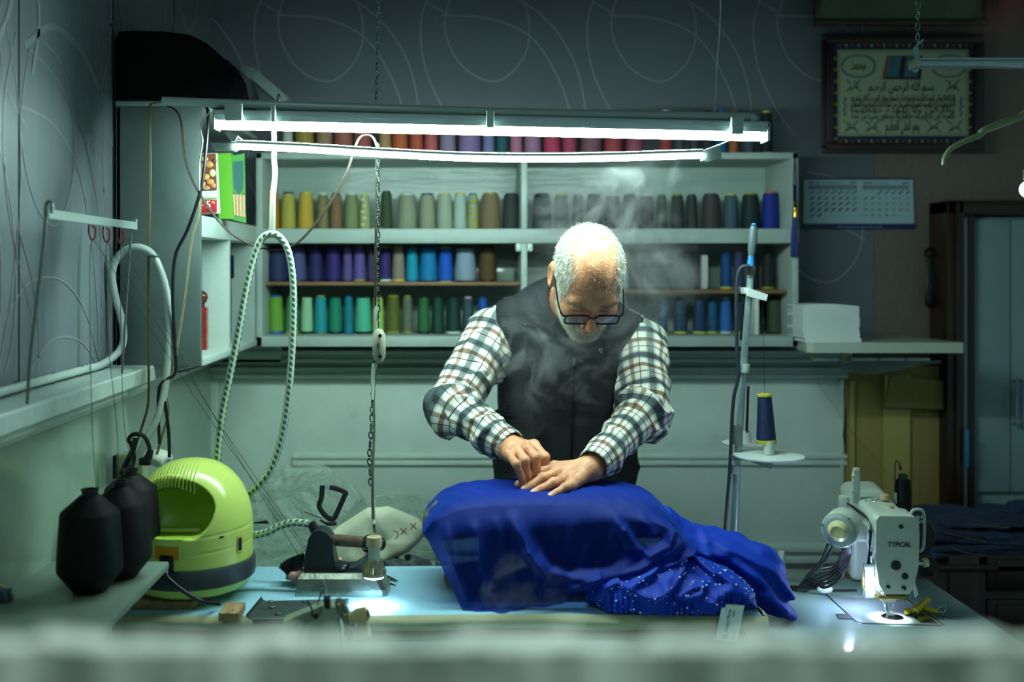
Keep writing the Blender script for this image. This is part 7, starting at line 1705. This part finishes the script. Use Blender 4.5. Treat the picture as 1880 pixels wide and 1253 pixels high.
# vest
def vestf(p):
    x, y, z = p.T
    d = s_ell(p, (.257,2.690,HC-.235), (.168,.128,.215)); d = smin(d, s_ell(p, (.258,2.700,HC-.46), (.182,.140,.24)), .08)
    d = smin(d, s_cap(p, (.118,2.68,HC-.143), (.408,2.68,HC-.170), .062, .060), .04)
    d = smin(d, s_cap(p, (.205,2.66,HC-.115), (.335,2.66,HC-.125), .062, .062), .03)
    # armholes: sleeves come out of these
    for S_, sg in ((SHL,-1),(SHR,1)):
        xe_ = .088 if sg < 0 else .440
        slope = xe_+ (.012 if sg < 0 else -.045)*np.clip((HC-.15-z)/.25, 0, 1)+ (0 if sg < 0 else .03)*np.clip((z-(HC-.19))/.08, 0, 1)
        cut = (x-slope)*sg; cut = np.where(z < HC-.36, -1, cut); d = smax(d, cut, .008)
        band = np.exp(-((cut+.016)/.016)**2)*(z > HC-.36); d = d-.0035*band-.0022*band*np.sin(z*2*np.pi/.0085)
    # neck opening
    nk = s_cap(p, (.275,2.60,HC-.02), (.272,2.66,HC-.13), .066, .058); d = smax(d, -nk, .01)
    d = d-.0065*(1-np.abs(np.sin((z+.35*np.abs(x-.26))*30+2*vnoise(p,9,3.))))**2*np.clip((HC-.30-z)/.1,0,1)-.004*vnoise(p,16,2.)-.0015*vnoise(p,40,2.)
    zp_ = np.exp(-((x-.268+.03*(HC-.2-z))/.0035)**2); d = d-.002*zp_
    d = smax(d, HC-.66-z, .01)
    return d
v, f = nets(vestf, (.03,2.50,HC-.68), (.50,2.90,HC-.03), .0042)
vest_m = mat('vest_charcoal', (20,24,27), .75, var=.25, vscale=30, bump=.3, bscale=350)
vest = np_mesh('vest', v, f, vest_m, man)
# stand-up collar
ring = []
for k in range(41):
    a_ = math.radians(-70+320*k/40-90+20)
m = MB()
def colr(a_, b_):
    th_ = math.radians(-250+320*a_); r = .066+.006*b_; fr_ = .5-.5*math.cos(math.radians(-250+320*a_)+math.pi/2)
    x_ = .276+r*math.cos(th_); y_ = 2.652+r*1.02*math.sin(th_); z_ = HC-.120+.055*b_+.055*(math.sin(th_)*.5+.5)-.05*max(0,-math.sin(th_))
    return (x_, y_, z_)
m.grid(colr, 48, 6, tv=False); o_ = m.build('collar', vest_m, vest)
sm = o_.modifiers.new('thick','SOLIDIFY'); sm.thickness = .006
m = MB()
for k in range(60):
    z_ = HC-.215-k*.0065; x_ = .268-.03*(.2-(HC-z_)) if False else .268-.03*(HC-.2-z_)
    pp = np.array([[x_, 2.45+.0015*j, z_] for j in range(160)]); dd = vestf(pp); hit = np.argmax(dd < 0); y_ = pp[hit,1] if (dd < 0).any() else 2.56
    if k == 0: zz0 = (x_, y_, z_)
    m.box((x_-.0022, y_-.0015, z_-.002),(x_+.0022, y_+.001, z_+.002))
m.build('zipper', mat('zip_dark',(14,16,18),.35,metal=.4), vest)
m = MB(); m.box((zz0[0]-.002, zz0[1]-.005, zz0[2]-.016),(zz0[0]+.002, zz0[1]-.0025, zz0[2]+.004), bev=.0008); tag(m.build('zip_pull', chr_, vest), 'silver zip pull', None)
pp = np.array([[.332, 2.45+.0015*j, HC-.202] for j in range(160)]); y_ = pp[np.argmax(vestf(pp) < 0),1]
m = MB(); m.tube([(.327,y_-.0012,HC-.198),(.331,y_-.0012,HC-.194),(.337,y_-.0012,HC-.196)], .0009, n=5); m.tube([(.326,y_-.0012,HC-.200),(.336,y_-.0012,HC-.200)], .0007, n=5); m.tube([(.325,y_-.0012,HC-.2045),(.337,y_-.0012,HC-.2035)], .0004, n=4)
tag(m.build('embroidered_logo', mat('embroidery_white',(190,205,200),.6), vest), 'tiny pale embroidered mark on the chest', None)
# trousers and shoes (hidden behind the table, kept whole)
def trf(p):
    d = s_ell(p, (.257,2.72,HC-.60), (.175,.130,.14))
    for sg in (-1, 1):
        hip = (.257+sg*.09,2.74,HC-.66); kn_ = (.257+sg*.11,2.72,.50); an = (.257+sg*.12,2.78,.10)
        d = smin(d, smin(s_cap(p, hip, kn_, .095, .072), s_cap(p, kn_, an, .070, .055), .02), .03)
    return d-.004*vnoise(p,20,1.)
v, f = nets(trf, (.02,2.55,.05), (.50,2.92,HC-.46), .011); np_mesh('trousers', v, f, mat('trousers_black',(14,16,18),.8), man)
for sg in (-1, 1):
    v, f = nets(lambda p: smax(s_ell(p, (.257+sg*.125,2.72,.04), (.05,.135,.055)), -p[:,2]+.001, .01), (.257+sg*.125-.07,2.56,-.005), (.257+sg*.125+.07,2.88,.12), .008); np_mesh('shoe', v, f, mat('shoe_black',(16,14,14),.4), man)

# ================================================================== steam
stm = bpy.data.materials.new('steam'); stm.use_nodes = True; nt = stm.node_tree
nt.nodes.remove(nt.nodes['Principled BSDF']); out = nt.nodes['Material Output']
vs_ = nd(nt,'ShaderNodeVolumeScatter'); vs_.inputs['Color'].default_value = (.96,1,.99,1); vs_.inputs['Anisotropy'].default_value = .25
nt.links.new(vs_.outputs[0], out.inputs['Volume'])
geo = nd(nt,'ShaderNodeNewGeometry') if False else nd(nt,'ShaderNodeTexCoord')
dn_ = nd(nt,'ShaderNodeTexNoise'); dn_.inputs['Scale'].default_value = 4.5; dn_.inputs['Detail'].default_value = 2
pos = nd(nt,'ShaderNodeNewGeometry'); nt.links.new(pos.outputs['Position'], dn_.inputs['Vector'])
vm = nd(nt,'ShaderNodeVectorMath'); vm.operation = 'MULTIPLY_ADD'; vm.inputs[1].default_value = (.30,.30,.30); nt.links.new(dn_.outputs['Color'], vm.inputs[0]); nt.links.new(pos.outputs['Position'], vm.inputs[2])
nz_ = nd(nt,'ShaderNodeTexNoise'); nz_.inputs['Scale'].default_value = 13; nz_.inputs['Detail'].default_value = 6; nz_.inputs['Roughness'].default_value = .62; nz_.inputs['Distortion'].default_value = .6; nt.links.new(vm.outputs[0], nz_.inputs['Vector'])
rp_ = nd(nt,'ShaderNodeMapRange'); rp_.inputs[1].default_value = .50; rp_.inputs[2].default_value = .68; rp_.inputs[3].default_value = 0; rp_.inputs[4].default_value = 1; nt.links.new(nz_.outputs['Fac'], rp_.inputs[0])
PUFFS = [((.215,2.50,HC-.20),(.20,.055,.20),4.4),((.36,2.50,HC-.13),(.15,.06,.12),4.8),((.33,2.62,HC+.08),(.24,.12,.14),1.8),((.42,2.80,HC+.02),(.24,.18,.20),4.2),((.36,2.80,HC+.14),(.22,.20,.12),4.6),((.50,2.85,HC-.05),(.16,.22,.14),3.2),((.42,2.45,HC+.20),(.16,.10,.07),2.0),((.12,2.12,HC-.62),(.12,.04,.08),1.3)]
prev = None
for (c_, r_, k_) in PUFFS:
    sb2 = nd(nt,'ShaderNodeVectorMath'); sb2.operation = 'SUBTRACT'; sb2.inputs[1].default_value = c_; nt.links.new(pos.outputs['Position'], sb2.inputs[0])
    dv = nd(nt,'ShaderNodeVectorMath'); dv.operation = 'DIVIDE'; dv.inputs[1].default_value = r_; nt.links.new(sb2.outputs[0], dv.inputs[0])
    ln = nd(nt,'ShaderNodeVectorMath'); ln.operation = 'LENGTH'; nt.links.new(dv.outputs[0], ln.inputs[0])
    mr = nd(nt,'ShaderNodeMapRange'); mr.interpolation_type = 'SMOOTHSTEP'; mr.inputs[1].default_value = 1; mr.inputs[2].default_value = .15; mr.inputs[3].default_value = 0; mr.inputs[4].default_value = k_; nt.links.new(ln.outputs['Value'], mr.inputs[0])
    if prev is None: prev = mr.outputs[0]
    else:
        ad = nd(nt,'ShaderNodeMath'); ad.operation = 'ADD'; nt.links.new(prev, ad.inputs[0]); nt.links.new(mr.outputs[0], ad.inputs[1]); prev = ad.outputs[0]
ml = nd(nt,'ShaderNodeMath'); ml.operation = 'MULTIPLY'; nt.links.new(prev, ml.inputs[0]); nt.links.new(rp_.outputs[0], ml.inputs[1])
STEAM_D = 6.5
ml2 = nd(nt,'ShaderNodeMath'); ml2.operation = 'MULTIPLY'; ml2.inputs[1].default_value = STEAM_D; nt.links.new(ml.outputs[0], ml2.inputs[0]); nt.links.new(ml2.outputs[0], vs_.inputs['Density'])
m = MB(); m.box((.0,2.06,HC-.71),(.70,3.08,HC+.27)); so = m.build('steam', stm, smooth=False)
tag(so, 'white steam drifting up around the man and in front of the thread cabinet', 'steam', kind='stuff')
